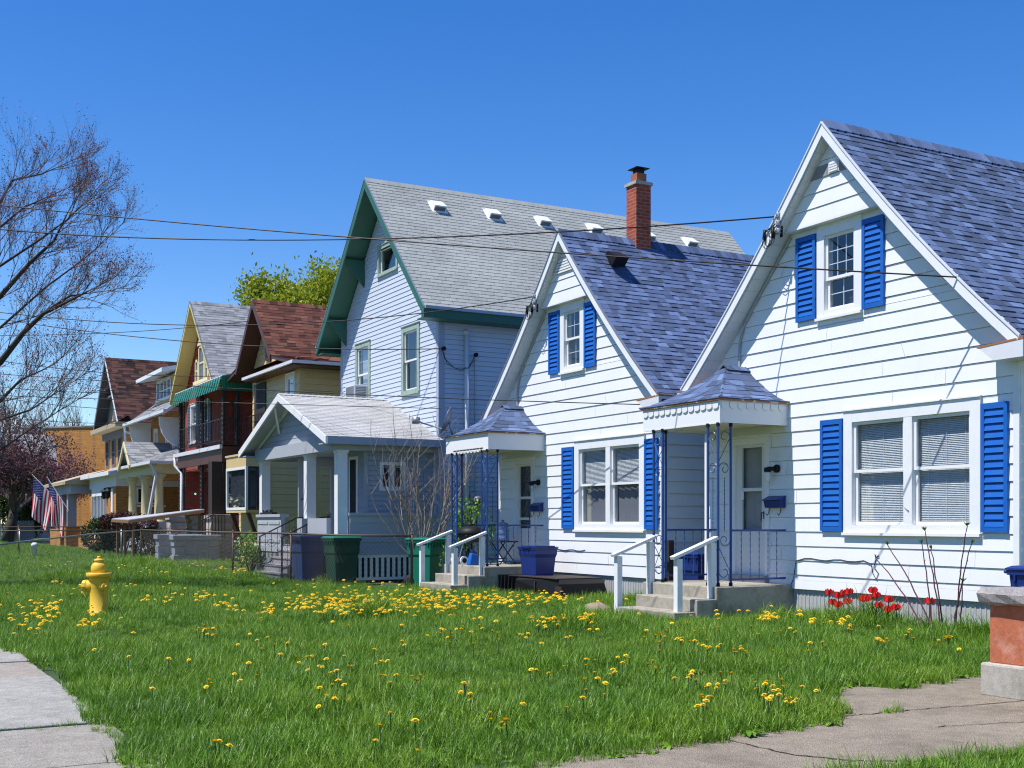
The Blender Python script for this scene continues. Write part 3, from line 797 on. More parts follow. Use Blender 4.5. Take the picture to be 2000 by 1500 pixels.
def gray_house():
    root = thing('gray_house', 'tall lavender gray house with dark green eaves, gray shingle roof and a gabled front porch', 'house', (11.8, 27.82, 0))
    X = 11.8; yr, yl, yc = 24.72, 30.95, 27.82; zr, ze, hw = 9.95, 6.20, 3.55
    prof = [(0, zr), (hw*.55, zr-(zr-ze)*.55-.03), (hw, ze)]; und = .24
    half = lambda z: (zr-und-z)*hw/(zr-ze)
    F = front(X); lo = lambda z: max(yr, yc-half(z)); hi = lambda z: min(yl, yc+half(z))
    w1, h1 = window(root, F, 28.82, 29.85, 4.45, 6.08, .12, 1, case='palegreen', cover=('curtain',), munt=(1, 2), lowmunt=(1, 3), head=.0, depth=.12)
    w2, h2 = window(root, F, 25.75, 26.80, 4.45, 6.10, .13, 1, case='palegreen', cover=('drape',), depth=.12)
    w3, h3 = window(root, F, 27.05, 28.32, 7.62, 8.38, .09, 1, case='palegreen', cover=('none',), split=.99, depth=.12)
    mb = MB(); siding(mb, F, .75, zr-und, .113, .012, lo, hi, (h1, h2, h3))
    S = side(yr); siding(mb, S, .6, 6.0, .113, .016, X, 22.4, slot=.014)
    siding(mb, lside(yl), .6, 6.0, .113, .009, X, 22.4)
    mb.face([(22.4, yr, 0), (22.4, yl, 0), (22.4, yl, 6), (22.4, yc, zr-.2), (22.4, yr, 6)])
    mb.box(X+.02, yr+.02, 0, 22.4, yl-.02, .6)
    mb.build('wall', M['lav'], root)
    mb = MB(); mb.hexa([(X-.024, yr-.024, .6), (X+.13, yr-.024, .6), (X+.13, yr, .6), (X-.024, yr+.10, .6), (X-.024, yr-.024, 6.0), (X+.13, yr-.024, 6.0), (X+.13, yr, 6.0), (X-.024, yr+.10, 6.0)])
    mb.build('corner_board', M['lavtrim'], root); mb = MB(); F.box(mb, yl-.10, yl+.014, .6, 6.0, 0, .022); mb.build('corner_board', M['lavtrim'], root)
    ro = gable_roof(root, 'roof', 11.25, 22.8, yc, prof, .12, M['roofgrey'], M['green'], e=.135, w=.32, t=.012, jit=0, gap=.012, tones=lambda r: .3+.4*r.random())
    mb = MB(); rake(mb, 11.215, 11.25, yc, prof, .015, .26); mb.box(11.2, yc-hw-.02, ze-.25, 11.25, yc-hw+.12, ze-.02)
    mb.build('rake_board', M['green'], ro)
    mb = MB(); rake(mb, 11.205, 11.256, yc, prof, -.008, .018); 
    mb.build('drip_edge', M['galv'], ro)
    for s in (-1, 1):
        mb = MB(); ye = yc+s*hw; mb.box(11.25, ye-.02, ze-.25, 22.8, ye+.02, ze-.03); mb.box(11.25, ye, ze-.25, 22.8, (yr if s < 0 else yl), ze-.22)
        for k in range(8): mb.box(11.9+k*1.35, ye-.0, ze-.22, 11.98+k*1.35, (yr if s < 0 else yl), ze-.14)
        f = mb.build('eave_fascia', M['green'], ro)
        mb = MB(); mb.box(11.22, ye+s*.02, ze-.055, 22.8, ye+s*.07, ze+.012); mb.build('gutter', M['lavtrim'], f)
    # knee brackets under the front overhang
    for y in (30.55, 29.25, 25.1):
        z = zr-und-.06-abs(y-yc)*(zr-ze)/hw; mb = MB()
        mb.prism([(11.27, y-.035, z), (11.78, y-.035, z), (11.78, y-.035, z-.62)], (0, .07, 0)); mb.box(11.25, y-.05, z-.0, 11.8, y+.05, z+.06)
        mb.build('eave_bracket', M['green'], root)
    # white box vents along the ridge
    n1 = V((0, -.727, .687)); s1 = V((0, -.687, -.727))
    for x in (12.95, 14.53, 16.04, 17.66, 19.42, 20.9):
        mb = MB(); a = V((x-.17, 27.36, zr-(yc-27.36)*(zr-ze)/hw-.02)); ax = V((.34, 0, 0))
        b = [a, a+ax, a+ax+s1*.36, a+s1*.36]; mb.hexa(b+[b[0]+n1*.07, b[1]+n1*.07, b[2]+n1*.17, b[3]+n1*.17])
        f0 = [a-ax*.15-s1*.05, a+ax*1.15-s1*.05, a+ax*1.15+s1*.44, a-ax*.15+s1*.44]; mb.hexa([q+n1*.012 for q in f0]+[q+n1*.02 for q in f0])
        rv = mb.build('roof_vent', M['awnwhite'], ro)
        mb = MB()
        c = [b[3]+ax*.08+n1*.02+s1*.004, b[2]-ax*.08+n1*.02+s1*.004, b[2]-ax*.08+n1*.13+s1*.004, b[3]+ax*.08+n1*.13+s1*.004]; mb.hexa(c+[q+s1*.004 for q in c])
        mb.build('vent_screen', M['slate'], rv)
    # air conditioner in the left window
    mb = MB(); F.box(mb, 29.03, 29.67, 4.50, 4.93, -.05, .38); ac = mb.build('air_conditioner', M['gutter'], root, bevel=.01)
    mb = MB()
    for k in range(11): F.box(mb, 29.06+k*.052, 29.09+k*.052, 4.54, 4.90, .38, .386)
    for k in range(8): mb.box(11.8-.34, 29.022, 4.56+k*.042, 11.8-.06, 29.03, 4.58+k*.042)
    mb.build('grille', M['slate'], ac)
    # vent pipe, cable and electric meter on the shaded side
    mb = MB(); mb.tube([(12.47, yr-.08, .5), (12.47, yr-.08, 5.72)], .055, 10); mb.tube([(12.47, yr-.08, 5.70), (12.47, yr-.01, 5.80)], .065, 8)
    for z in (4.2, 2.2): mb.box(12.36, yr-.10, z, 12.58, yr, z+.04)
    mb.build('drain_pipe', M['gutter'], root, True)
    mb = MB(); mb.box(12.56, yr-.11, 1.62, 12.84, yr, 2.02); mt = mb.build('meter_box', M['greypaint'], root, bevel=.01)
    mb = MB(); mb.lathe((12.72, yr-.11, 1.86), [(.11, 0), (.11, .05), (.09, .12), (.03, .14)], 16, (0, -1, 0)); mb.build('meter', M['slate'], mt, True)
    mb = MB(); mb.tube([(12.70, yr-.04, 2.0), (12.70, yr-.04, 5.25)], .012, 5, 1); mb.tube([(11.85, yr-.06, 5.33), (11.9, yr-.10, 5.1), (12.15, yr-.10, 4.90), (12.5, yr-.14, 4.92), (12.68, yr-.08, 5.22)], .009, 5)
    mb.tube([(11.86, yr-.06, 5.30), (11.95, yr-.12, 4.98), (12.3, yr-.13, 4.84), (12.70, yr-.07, 5.12)], .007, 5)
    for p in ((11.86, yr-.07, 5.33), (12.69, yr-.07, 5.24)): mb.lathe(p, [(.02, 0), (.05, .02), (.03, .06), (.05, .09), (.02, .11)], 8, (0, -1, 0))
    mb.build('service_cable', [M['black'], M['conduit']], root)
    # ---- front porch
    px0, py0, py1, pyc = 9.02, 24.50, 31.15, 27.83; pz, pe = 4.44, 3.22
    phw = (py1-py0)/2; pp = [(0, pz), (phw, pe)]
    po = thing('_tmp', '', '', (0, 0, 0)); bpy.data.objects.remove(po)
    porch = gable_roof(root, 'porch_roof', px0, 11.8, pyc, pp, .13, M['roofpale'], M['greypaint'], e=.125, w=.3, t=.009, jit=0, gap=.009, tones=lambda r: .3+.4*r.random())
    mb = MB(); rake(mb, px0-.04, px0, pyc, pp, .0, .17); mb.build('rake_board', M['peel'], porch)
    mb = MB()
    for s in (-1, 1): mb.box(px0, pyc+s*phw-.02, pe-.16, 11.8, pyc+s*phw+.02, pe-.01); mb.box(px0, pyc+s*phw, pe-.16, 11.8, pyc+s*(phw-.55), pe-.13)
    mb.build('eave_fascia', M['greysiding'], porch)
    mb = MB(); FP = front(9.40); b = lambda z: (pz-.15-z)*phw/(pz-pe)
    siding(mb, FP, 3.24, pz-.18, .15, .008, lambda z: pyc-b(z), lambda z: pyc+b(z)); pd = mb.build('pediment', M['greypaint'], root)
    mb = MB()
    for s in (-1, 1):                         # two diagonal struts in the open gable
        mb.beam((9.05, pyc+s*.45, pz-.25), (9.38, pyc+s*1.1, pz-.85), .05, .06); mb.beam((9.36, pyc+s*.1, pz-.22), (9.36, pyc+s*(phw-.4), pe-.0), .04, .09)
    mb.build('gable_strut', M['peel'], pd)
    mb = MB(); mb.box(9.28, 24.78, 2.95, 9.58, 30.66, 3.24); mb.box(9.58, 24.78, 2.95, 11.8, 25.02, 3.2); mb.box(9.58, 30.42, 2.95, 11.8, 30.66, 3.2); mb.box(9.58, 25.02, 3.1, 11.8, 30.42, 3.16)
    mb.build('porch_beam', M['greypaint'], root)
    for y in (24.78, 26.82, 30.32):
        mb = MB(); z0 = .75 if y > 30 or y < 25 else 1.42; mb.box(9.36, y, z0, 9.59, y+.21, 2.95); mb.box(9.34, y-.02, 2.89, 9.61, y+.23, 2.95); mb.build('porch_column', M['peel'] if y > 30 else M['white'], root)
    mb = MB(); mb.box(9.2, 24.72, .62, 11.8, 30.66, .76); mb.build('porch_floor', M['greypaint'], root)
    # panelled half walls
    mb = MB(); mb.box(9.62, 24.74, .76, 11.8, 24.84, 1.52); mb.box(9.60, 24.70, 1.50, 11.8, 24.9, 1.56); mb.box(9.64, 24.725, .90, 11.7, 24.742, .98); mb.box(9.64, 24.725, 1.34, 11.7, 24.742, 1.46)
    mb.build('porch_half_wall', M['greypaint'], root); mb = MB(); mb.box(9.22, 28.30, .45, 9.32, 30.24, 1.50); mb.box(9.18, 28.28, 1.48, 9.42, 30.26, 1.55)
    for a in (28.4, 29.35): mb.box(9.205, a, .85, 9.222, a+.85, .92); mb.box(9.205, a, 1.3, 9.222, a+.85, 1.37)
    mb.build('porch_half_wall', M['greypaint'], root); mb = MB()
    mb.build('porch_half_wall', M['greypaint'], root); mb = MB(); mb.box(9.22, 25.1, .76, 9.32, 26.35, 1.44); mb.build('porch_half_wall', M['greypaint'], root); mb = MB(); mb.box(9.22, 26.75, .76, 9.6, 27.1, 1.44); mb.build('porch_half_wall', M['greypaint'], root)
    # slatted skirts under the floor
    mb = MB()
    for k in range(19): mb.box(9.30+k*.135, 24.74, .10, 9.37+k*.135, 24.765, .60)
    mb.box(9.22, 24.73, .56, 11.8, 24.78, .64); mb.box(9.22, 24.73, .06, 11.8, 24.78, .12)
    mb.build('porch_skirt', M['white'], root); mb = MB(); mb.box(9.245, 28.35, .5, 9.25, 30.6, .55)
    for k in range(20): mb.box(9.22, 28.4+k*.11, .08, 9.245, 28.45+k*.11, .60)
    mb.build('porch_skirt', M['greypaint'], root)
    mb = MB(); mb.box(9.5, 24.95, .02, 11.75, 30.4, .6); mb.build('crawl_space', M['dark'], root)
    # vestibule with a small sash window
    SV = side(25.0); wv, hv = window(root, SV, 10.44, 11.08, 2.06, 2.70, .06, 2, .05, split=.98, cover=('none',), depth=.08, sill=False)
    mb = MB(); siding(mb, SV, 1.5, 3.0, .113, .016, 10.08, 11.8, (hv,), slot=.014); FV = front(10.08); siding(mb, FV, 1.0, 3.0, .113, .008, 25.0, 26.1)
    SV.box(mb, 10.07, 10.16, 1.0, 3.0, 0, .02)
    mb.build('vestibule_wall', M['greysiding'], root)
    mb = MB(); FV.box(mb, 25.35, 25.85, 1.3, 2.85, .01, .04); vd = mb.build('side_light', M['white'], root)
    mb = MB(); FV.box(mb, 25.42, 25.78, 1.4, 2.78, .04, .046); mb.build('pane', M['dark'], vd)
    # open gray storm door standing across the porch
    mb = MB(); mb.box(9.66, 28.28, .78, 9.86, 28.33, 2.92); mb.box(10.50, 28.28, .78, 10.70, 28.33, 2.92); mb.box(9.86, 28.28, 2.72, 10.5, 28.33, 2.92); mb.box(9.86, 28.28, .78, 10.5, 28.33, 1.45)
    sd = mb.build('storm_door', M['greypaint'], root)
    mb = MB(); mb.tube([(9.74, 28.28, 1.92), (9.74, 28.2, 1.92), (9.82, 28.19, 1.92)], .018, 6); mb.build('handle', M['black'], sd)
    # wooden front steps
    mb = MB()
    for k in range(4): mb.box(8.62+k*.17, 26.50, 0, 9.25, 28.25, .17*(k+1)-.03); mb.box(8.60+k*.17, 26.46, .17*(k+1)-.03, 8.84+k*.17, 28.29, .17*(k+1)+.005)
    mb.build('porch_steps', M['greywood'], root)
    for y in (28.22, 26.52):
        mb = MB(); mb.tube([(8.66, y, 0), (8.66, y, 1.02)], .022, 6); mb.tube([(9.78, y, .75), (9.78, y, 1.52)], .018, 6)
        mb.beam((8.66, y, 1.0), (9.6, y, 1.46), .012, .03); mb.beam((9.6, y, 1.46), (9.84, y, 1.48), .012, .03); mb.beam((8.66, y, .25), (9.5, y, .72), .012, .02)
        for k in range(6):
            x = 8.80+k*.15; mb.tube([(x, y, .25+(x-8.66)*.56), (x, y, 1.0+(x-8.66)*.49)], .007, 4)
        for k in range(3):
            x = 8.95+k*.3; mb.tube(spiral(x, .72+(x-8.66)*.5, .12, 1.3, 0, 1 if k % 2 else -1, lambda s, z: V((s, y, z))), .006, 4)
        mb.tube(spiral(9.80, 1.53, .06, 1.2, 3.1, -1, lambda s, z: V((s, y, z))), .007, 4)
        mb.build('step_railing', M['wrought'], root)
    mb = MB()
    for k in range(14):
        a = R.random()*.5; c = V((9.3, 29.2+k*.06, 1.56)); mb.tube([c, c+V((.0, .05*math.cos(k), .07+.05*R.random()))], .010, 4)
    mb.box(9.24, 29.1, 1.55, 9.38, 30.1, 1.60); mb.build('planter_box', M['black'], root)
    return root
GRAY = gray_house()

# ------------------------------------------------------------------ houses farther along the street
def cream_house():
    root = thing('cream_house', 'cream sided house with reddish brown roof, mostly hidden behind the gray house porch', 'house', (12.0, 38.2, 0))
    X = 12.0; yr, yl, yc = 35.0, 41.25, 38.2; zr = 8.63
    prof = [(0, zr), (1.9, 6.60), (3.95, 6.20)]
    F = front(X); S = side(yr)
    w1, h1 = window(root, F, 35.42, 36.32, 4.55, 6.0, .12, 1, cover=('none',), depth=.1)
    mb = MB(); siding(mb, F, 3.4, 6.1, .2, .01, yr, 39.9, (h1,)); siding(mb, S, .4, 3.4, .2, .018, 10.75, 20, slot=.012); siding(mb, S, 3.4, 6.1, .2, .018, X, 20, slot=.012)
    siding(mb, F, .4, 3.4, .2, .01, 37.2, 39.9); siding(mb, front(10.75), .4, 3.4, .2, .01, yr, 37.2); siding(mb, lside(37.2), .4, 3.4, .2, .01, 10.75, X); mb.box(10.75, yr+.02, 3.35, X, 37.2, 3.42); siding(mb, lside(39.9), .4, 6.1, .2, .01, X, 20)
    mb.box(10.8, yr+.03, 0, X, 37.17, .42); mb.box(X+.03, yr+.03, 0, 19.9, 39.87, .42); mb.face([(20, yr, 0), (20, 39.9, 0), (20, 39.9, 6.2), (20, yr, 6.2)])
    G = front(12.05); hb = lambda z: max(.01, min(1.9, (zr-.2-z)*1.9/2.03))
    siding(mb, G, 6.6, zr-.2, .2, .01, lambda z: yc-hb(z), lambda z: yc+hb(z))
    mb.build('wall', M['cream'], root)
    mb = MB(); S.box(mb, X-.002, X+.12, 3.4, 6.1, 0, .022); mb.build('corner_board', M['cream'], root); mb = MB(); S.box(mb, 12.62, 12.70, .4, 3.3, 0, .022); mb.build('corner_board', M['cream'], root)
    ro = gable_roof(root, 'roof', 11.5, 20.3, yc, prof, .12, M['roofbrown'], M['brown'], e=.15, w=.3)
    mb = MB(); rake(mb, 11.46, 11.5, yc, prof[:2], 0, .24); mb.build('rake_board', M['brown'], ro)
    mb = MB()                                   # skirt roof across the front
    shingles(mb, lambda u, s: V((11.55+s*.87, u, 6.17+s*.5)), lambda s: V((-.5, 0, .87)), .75, lambda s: yc-3.9+s*1.5, lambda s: 39.4, .15, .3, .011, .8)
    mb.build('skirt_roof', M['roofbrown'], root)
    mb = MB(); mb.box(11.47, yc-4.05, 6.11, 11.57, 39.4, 6.20); mb.box(11.57, yc-4.05, 6.11, 20.3, yc-3.95, 6.20); mb.build('gutter', M['gutter'], root)
    mb = MB(); mb.box(11.57, yc-3.95, 6.06, 20, yc-3.18, 6.09); mb.box(11.57, yc-3.18, 6.065, 12.0, 39.4, 6.095); mb.build('eave_soffit', M['brown'], root)
    mb = MB(); P = lambda x, y, z: V((x, y, z))    # hip of the side wing
    A, B, C, D = P(16.6, 38.2, 8.66), P(12.9, 35.2, 6.34), P(17.2, 34.62, 6.26), P(19, 36.2, 8.0)
    mb.face([A, B, C], 0, .9); mb.face([A, C, D], 0, .7); mb.build('side_wing_roof', M['roofbrown'], root)
    mb = MB(); G2 = front(12.02); G2.box(mb, 37.9, 38.5, 6.7, 7.75, 0, .03); gw = mb.build('attic_window', M['brown'], root)
    mb = MB(); G2.box(mb, 37.98, 38.42, 6.78, 7.66, .03, .036); mb.build('pane', M['dark'], gw)
    mb = MB(); F.box(mb, 38.6, 39.6, 4.2, 6.0, 0, .04); F.box(mb, 38.35, 38.6, 4.3, 6.0, 0, .05); mb.build('balcony_door', M['darkwood'], root)
    # boxed bay window on braces
    mb = MB(); mb.box(10.28, 34.86, 1.64, 10.98, 37.0, 1.72); mb.box(10.28, 34.86, 3.02, 10.98, 37.0, 3.36); mb.box(10.25, 34.83, 3.36, 11.0, 37.03, 3.42)
    bay = mb.build('bay_window', M['cream'], root)
    mb = MB(); mb.box(10.27, 34.86, 1.72, 10.34, 34.94, 3.02); mb.box(10.27, 36.92, 1.72, 10.34, 37.0, 3.02); mb.box(10.27, 34.94, 1.72, 10.34, 36.92, 1.80); mb.box(10.27, 34.94, 2.94, 10.34, 36.92, 3.02); mb.build('sash', M['white'], bay)
    mb = MB(); mb.box(10.34, 34.855, 1.72, 10.40, 34.95, 3.02); mb.box(10.62, 34.86, 1.72, 10.66, 34.95, 3.02); mb.box(10.90, 34.86, 1.72, 10.98, 34.95, 3.02); mb.build('dark_mullion', M['brown'], bay)
    mb = MB(); mb.box(10.30, 34.96, 1.8, 10.31, 36.9, 2.98); mb.box(10.36, 34.88, 1.8, 10.90, 34.89, 2.98); mb.build('pane', M['glass'], bay)
    mb = MB(); mb.box(10.42, 34.99, 1.8, 10.95, 36.95, 2.98); mb.build('dark_room', M['room'], bay)
    mb = MB(); mb.box(10.36, 35.0, 1.85, 10.365, 36.8, 2.95); mb.build('curtain', M['greycurtain'], bay)
    mb = MB()
    for y in (34.95, 36.7): mb.beam((10.35, y, 1.70), (10.75, y, .55), .10, .10)
    mb.build('bay_brace', M['brown'], root)
    mb = MB(); simple_rail(mb, (11.85, 37.2, 0), (11.85, 39.8, 0), 4.95, 15); mb.build('balcony_railing', M['black'], root)
    return root
CREAM = cream_house()

def black_post(mb, x, y, z0, z1, w=.16):
    for a, b in ((0, 0), (w, 0), (0, w)): mb.tube([(x+a, y+b, z0), (x+a, y+b, z1)], .022, 5)
    mb.box(x+.03, y+.03, z0, x+.11, y+.11, z1)
    n = int((z1-z0)/.16)
    for k in range(n):
        za = z0+(z1-z0)*k/n; zb = z0+(z1-z0)*(k+1)/n
        mb.tube([(x, y, za), (x, y+w, zb)], .010, 4); mb.tube([(x, y, zb), (x+w, y, za)], .010, 4)

def brick_house():
    root = thing('brick_house', 'red brick house with yellow eaves, black iron balcony and a green awning', 'house', (12.15, 47.0, 0))
    X = 12.15; yr, yl, yc = 44.1, 49.9, 47.0; zr, ze, hw = 10.02, 6.46, 3.4; prof = [(0, zr), (hw, ze)]
    F = front(X); S = side(yr)
    hs = []
    for a, b in ((46.15, 47.15), (47.95, 48.95)):
        w, h = window(root, F, a, b, 4.55, 6.15, .10, 1, cover=('halfblind',), depth=.1); hs.append(h)
        shutter(root, F, a-.36, a-.02, 4.5, 6.1, 'slate', .12); shutter(root, F, b+.02, b+.36, 4.5, 6.1, 'slate', .12)
    mb = MB()
    def wallq(F, a0, a1, z0, z1, holes):
        cs = sorted({z0, z1} | {h for H in holes for h in H[2:4]})
        for c0, c1 in zip(cs, cs[1:]):
            l = a0
            for H in sorted(holes):
                if H[2] <= (c0+c1)/2 <= H[3]: mb.face([F.p(l, c0), F.p(H[0], c0), F.p(H[0], c1), F.p(l, c1)]); l = H[1]
            mb.face([F.p(l, c0), F.p(a1, c0), F.p(a1, c1), F.p(l, c1)])
    wallq(F, yr, yl, 3.5, 6.7, hs); wallq(front(13.4), yr, yl, 0, 3.5, []); mb.box(X+.01, yr+.01, 3.45, 13.4, yl-.01, 3.5); wallq(S, X, 20, 3.5, 6.5, []); wallq(S, 13.4, 20, 0, 3.5, []); wallq(lside(yl), X, 20, 0, 6.5, [])
    mb.build('wall', M['redbrick'], root)
    mb = MB(); G = front(X+.02); hb = lambda z: max(.01, (zr-.25-z)*hw/(zr-ze))
    siding(mb, G, 6.5, zr-.25, .13, .012, lambda z: yc-hb(z), lambda z: yc+hb(z)); gb = mb.build('gable_wall', M['redpaint'], root)
    ro = gable_roof(root, 'roof', 11.65, 20, yc, prof, .22, M['roofmix'], M['yellow'], e=.15, w=.26)
    mb = MB(); rake(mb, 11.61, 11.65, yc, prof, .0, .20); mb.build('rake_board', M['yellow'], ro)
    mb = MB(); rake(mb, 11.6, 11.655, yc, prof, -.012, .02); mb.build('drip_edge', M['slate'], ro)
    G = front(X-.02); mb = MB()                     # three-part attic window under small pediments
    for a, b, zt in ((46.55, 47.45, 8.35), (46.0, 46.5, 7.85), (47.5, 48.0, 7.85)):
        G.box(mb, a, a+.1, 6.95, zt, 0, .07); G.box(mb, b-.1, b, 6.95, zt, 0, .07); G.box(mb, a, b, zt-.1, zt, 0, .07)
        G.box(mb, a+.1, b-.1, (6.95+zt)/2-.03, (6.95+zt)/2+.03, 0, .05)
    G.box(mb, 45.9, 48.1, 6.85, 6.97, 0, .12); mb.prism([G.p(46.45, 8.35, .0), G.p(47.55, 8.35, .0), G.p(47.0, 8.75, .0)], (-.1, 0, 0))
    aw = mb.build('attic_window', M['paleyellow'], root)
    mb = MB()
    for a, b, zt in ((46.6, 47.4, 8.3), (46.05, 46.45, 7.8), (47.55, 47.95, 7.8)): G.box(mb, a, b, 6.97, zt, .0, .02)
    mb.build('pane', M['slate'], aw)
    # balcony over the porch
    bx, by0, by1 = 11.35, 41.4, 47.9; bz = 4.06
    mb = MB(); mb.box(bx, by0, 3.48, bx+.1, by1, 4.02); mb.box(bx+.1, by0, 3.48, 12.1, by0+.1, 4.02); mb.box(bx+.1, by0+.1, 3.7, 12.1, by1, 3.96)
    fl = mb.build('balcony', M['brown'], root)
    mb = MB(); mb.box(bx-.10, by0-.06, 3.93, bx-.0, by1+.3, bz+.01); mb.build('gutter', M['gutter'], fl)
    mb = MB(); mb.box(bx-.0, by0+.0, bz, 12.1, by1, bz+.02); mb.build('balcony_floor', M['brown'], fl)
    mb = MB(); simple_rail(mb, (bx+.08, by0+.08, 0), (bx+.08, by1, 0), bz+.95, 34, r=.010); simple_rail(mb, (bx+.08, by0+.08, 0), (12.3, by0+.08, 0), bz+.95, 7, r=.012); mb.build('balcony_railing', M['wrought'], root)
    for x, y in ((bx+.06, by0+.06), (bx+.06, 44.4), (bx+.06, by1-.2), (11.9, by0+.06)):
        mb = MB(); black_post(mb, x, y, bz, 6.25); black_post(mb, x, y, 0 if y > 42 else 1.6, 3.6); mb.build('post', M['wrought'], root)
    mb = MB(); mb.box(11.02, 41.48, 1.62, 11.5, 41.95, 3.48); mb.build('porch_column', M['darkwood'], root)
    mb = MB(); zt, zf, zd = 6.74, 6.46, 5.97      # awning: sloped top, corrugated valance with dark and light folds
    ax0, ay0, ay1 = bx-.03, by0-.1, by1+.3
    mb.prism([(ax0, ay0, zf), (12.45, ay0, zt), (12.45, ay0, zt+.03), (ax0, ay0, zf+.03)], (0, ay1-ay0, 0), 1)
    n = 20
    for k in range(n):
        a, b = ay0+(ay1-ay0)*k/n, ay0+(ay1-ay0)*(k+.55)/n; c = ay0+(ay1-ay0)*(k+1)/n
        mb.hexa([(ax0-.17, a, zd), (ax0-.17, b, zd), (ax0-.15, b, zd), (ax0-.15, a, zd), (ax0-.02, a, zf), (ax0-.02, b, zf), (ax0, b, zf), (ax0, a, zf)], 0)
        mb.hexa([(ax0-.11, b, zd+.06), (ax0-.11, c, zd+.06), (ax0-.10, c, zd+.06), (ax0-.10, b, zd+.06), (ax0+.01, b, zf), (ax0+.01, c, zf), (ax0+.02, c, zf), (ax0+.02, b, zf)], 1)
    n = 10; L_ = 12.45-ax0
    for k in range(n):
        a, b = ax0+L_*k/n, ax0+L_*(k+1)/n; za, zb2 = zf+(zt-zf)*k/n, zf+(zt-zf)*(k+1)/n
        mb.hexa([(a, ay0-.03, zd), (b-.02, ay0-.03, zd), (b-.02, ay0, zd), (a, ay0, zd), (a, ay0-.03, za), (b-.02, ay0-.03, zb2), (b-.02, ay0, zb2), (a, ay0, za)], 0)
        mb.box(b-.02, ay0-.05, zd+.02, b, ay0, zb2)
    mb.build('awning', [M['awning'], M['awnwhite']], root)
    # stone porch piers, doors, downspout, small green light
    def pier(x0, y0, x1, y1, h, mat):
        mb = MB(); z = 0
        while z < h-.3:
            q = .0; n = max(1, round((y1-y0)/.4)); m = max(1, round((x1-x0)/.4))
            for i in range(n):
                for j in range(m):
                    xa, xb, ya, yb = x0+(x1-x0)*j/m, x0+(x1-x0)*(j+1)/m, y0+(y1-y0)*i/n, y0+(y1-y0)*(i+1)/n
                    o = lambda: R.uniform(-.02, .035)
                    mb.hexa([(xa-(o() if j == 0 else 0), ya-(o() if i == 0 else 0), z+.008), (xb, ya-(o() if i == 0 else 0), z+.008), (xb, yb, z+.008), (xa-(o() if j == 0 else 0), yb, z+.008),
                             (xa-(o() if j == 0 else 0), ya-(o() if i == 0 else 0), z+.26), (xb, ya-(o() if i == 0 else 0), z+.26), (xb, yb, z+.26), (xa-(o() if j == 0 else 0), yb, z+.26)])
            z += .27
        mb.box(x0+.02, y0+.02, 0, x1-.02, y1-.02, h-.1); mb.box(x0-.06, y0-.06, h-.16, x1+.06, y1+.06, h)
        return mb.build('stone_pier', M[mat], root, bevel=.015)
    pier(10.95, 41.35, 11.70, 42.0, 1.62, 'stone'); pier(10.95, 44.1, 11.6, 44.7, 1.60, 'stone'); pier(10.95, 47.4, 11.6, 48.0, 1.60, 'stone')
    pier(9.35, 39.9, 10.85, 40.35, .92, 'bluestone'); pier(9.35, 42.2, 10.85, 42.7, .92, 'bluestone')
    mb = MB()
    for k in range(4): mb.box(9.7+k*.3, 40.36, 0, 10.95, 42.18, .18*(k+1))
    mb.build('porch_steps', M['concrete'], root)
    F2 = front(13.4)
    for a, b in ((47.3, 48.3), (45.2, 46.1)):
        mb = MB(); F2.box(mb, a, b, .7, 2.9, 0, .05); dr = mb.build('front_door', M['cream'], root)
        mb = MB(); F2.box(mb, a+.15, b-.15, 1.7, 2.75, .05, .056); mb.build('pane', M['dark'], dr)
    mb = MB(); mb.box(bx_ if False else 11.3, 41.6, 0, 13.4, 49.8, .65); mb.build('porch_floor', M['greypaint'], root)
    mb = MB(); mb.tube([(bx-.05, by1+.2, 3.95), (bx-.05, by1+.2, 3.6), (bx+.1, by1-.25, 3.3), (bx+.1, by1-.25, 1.45), (bx-.15, by1-.1, 1.2)], .06, 8); mb.build('downspout', M['gutter'], root, True)
    mb = MB(); mb.tube([(12.55, yr-.06, 1.2), (12.55, yr-.06, 5.9)], .05, 6); mb.tube([(11.8, 42.3, 0), (11.8, 42.3, 3.6)], .06, 6); mb.build('drain_pipe', M['brown'], root)
    e, nt, b = new_mat('green_led'); b.inputs['Emission Color'].default_value = (.05, 1, .45, 1); b.inputs['Emission Strength'].default_value = 1.6
    mb = MB(); mb.lathe((12.02, 47.75, 2.45), [(.01, 0), (.035, .02), (.035, .05), (.01, .07)], 10); mb.build('porch_light', e, root, True)
    # iron gate at the foot of the stairs
    mb = MB(); simple_rail(mb, (10.5, 41.2, 0), (11.4, 41.2, 0), 1.6, 8, r=.014); mb.beam((9.5, 40.6, .9), (10.9, 40.6, 1.65), .02, .03); mb.build('stair_railing', M['wrought'], root)
    return root
BRICK = brick_house()

def round_column(mb, x, y, z0, z1, r):
    mb.box(x-r*1.35, y-r*1.35, z0, x+r*1.35, y+r*1.35, z0+.1)
    mb.lathe((x, y, z0+.1), [(r*1.25, 0), (r*1.25, .06), (r*1.02, .1), (r, .3), (r*.84, z1-z0-.38), (r*1.15, z1-z0-.30), (r*1.2, z1-z0-.24)], 16)
    mb.box(x-r*1.3, y-r*1.3, z1-.14, x+r*1.3, y+r*1.3, z1)

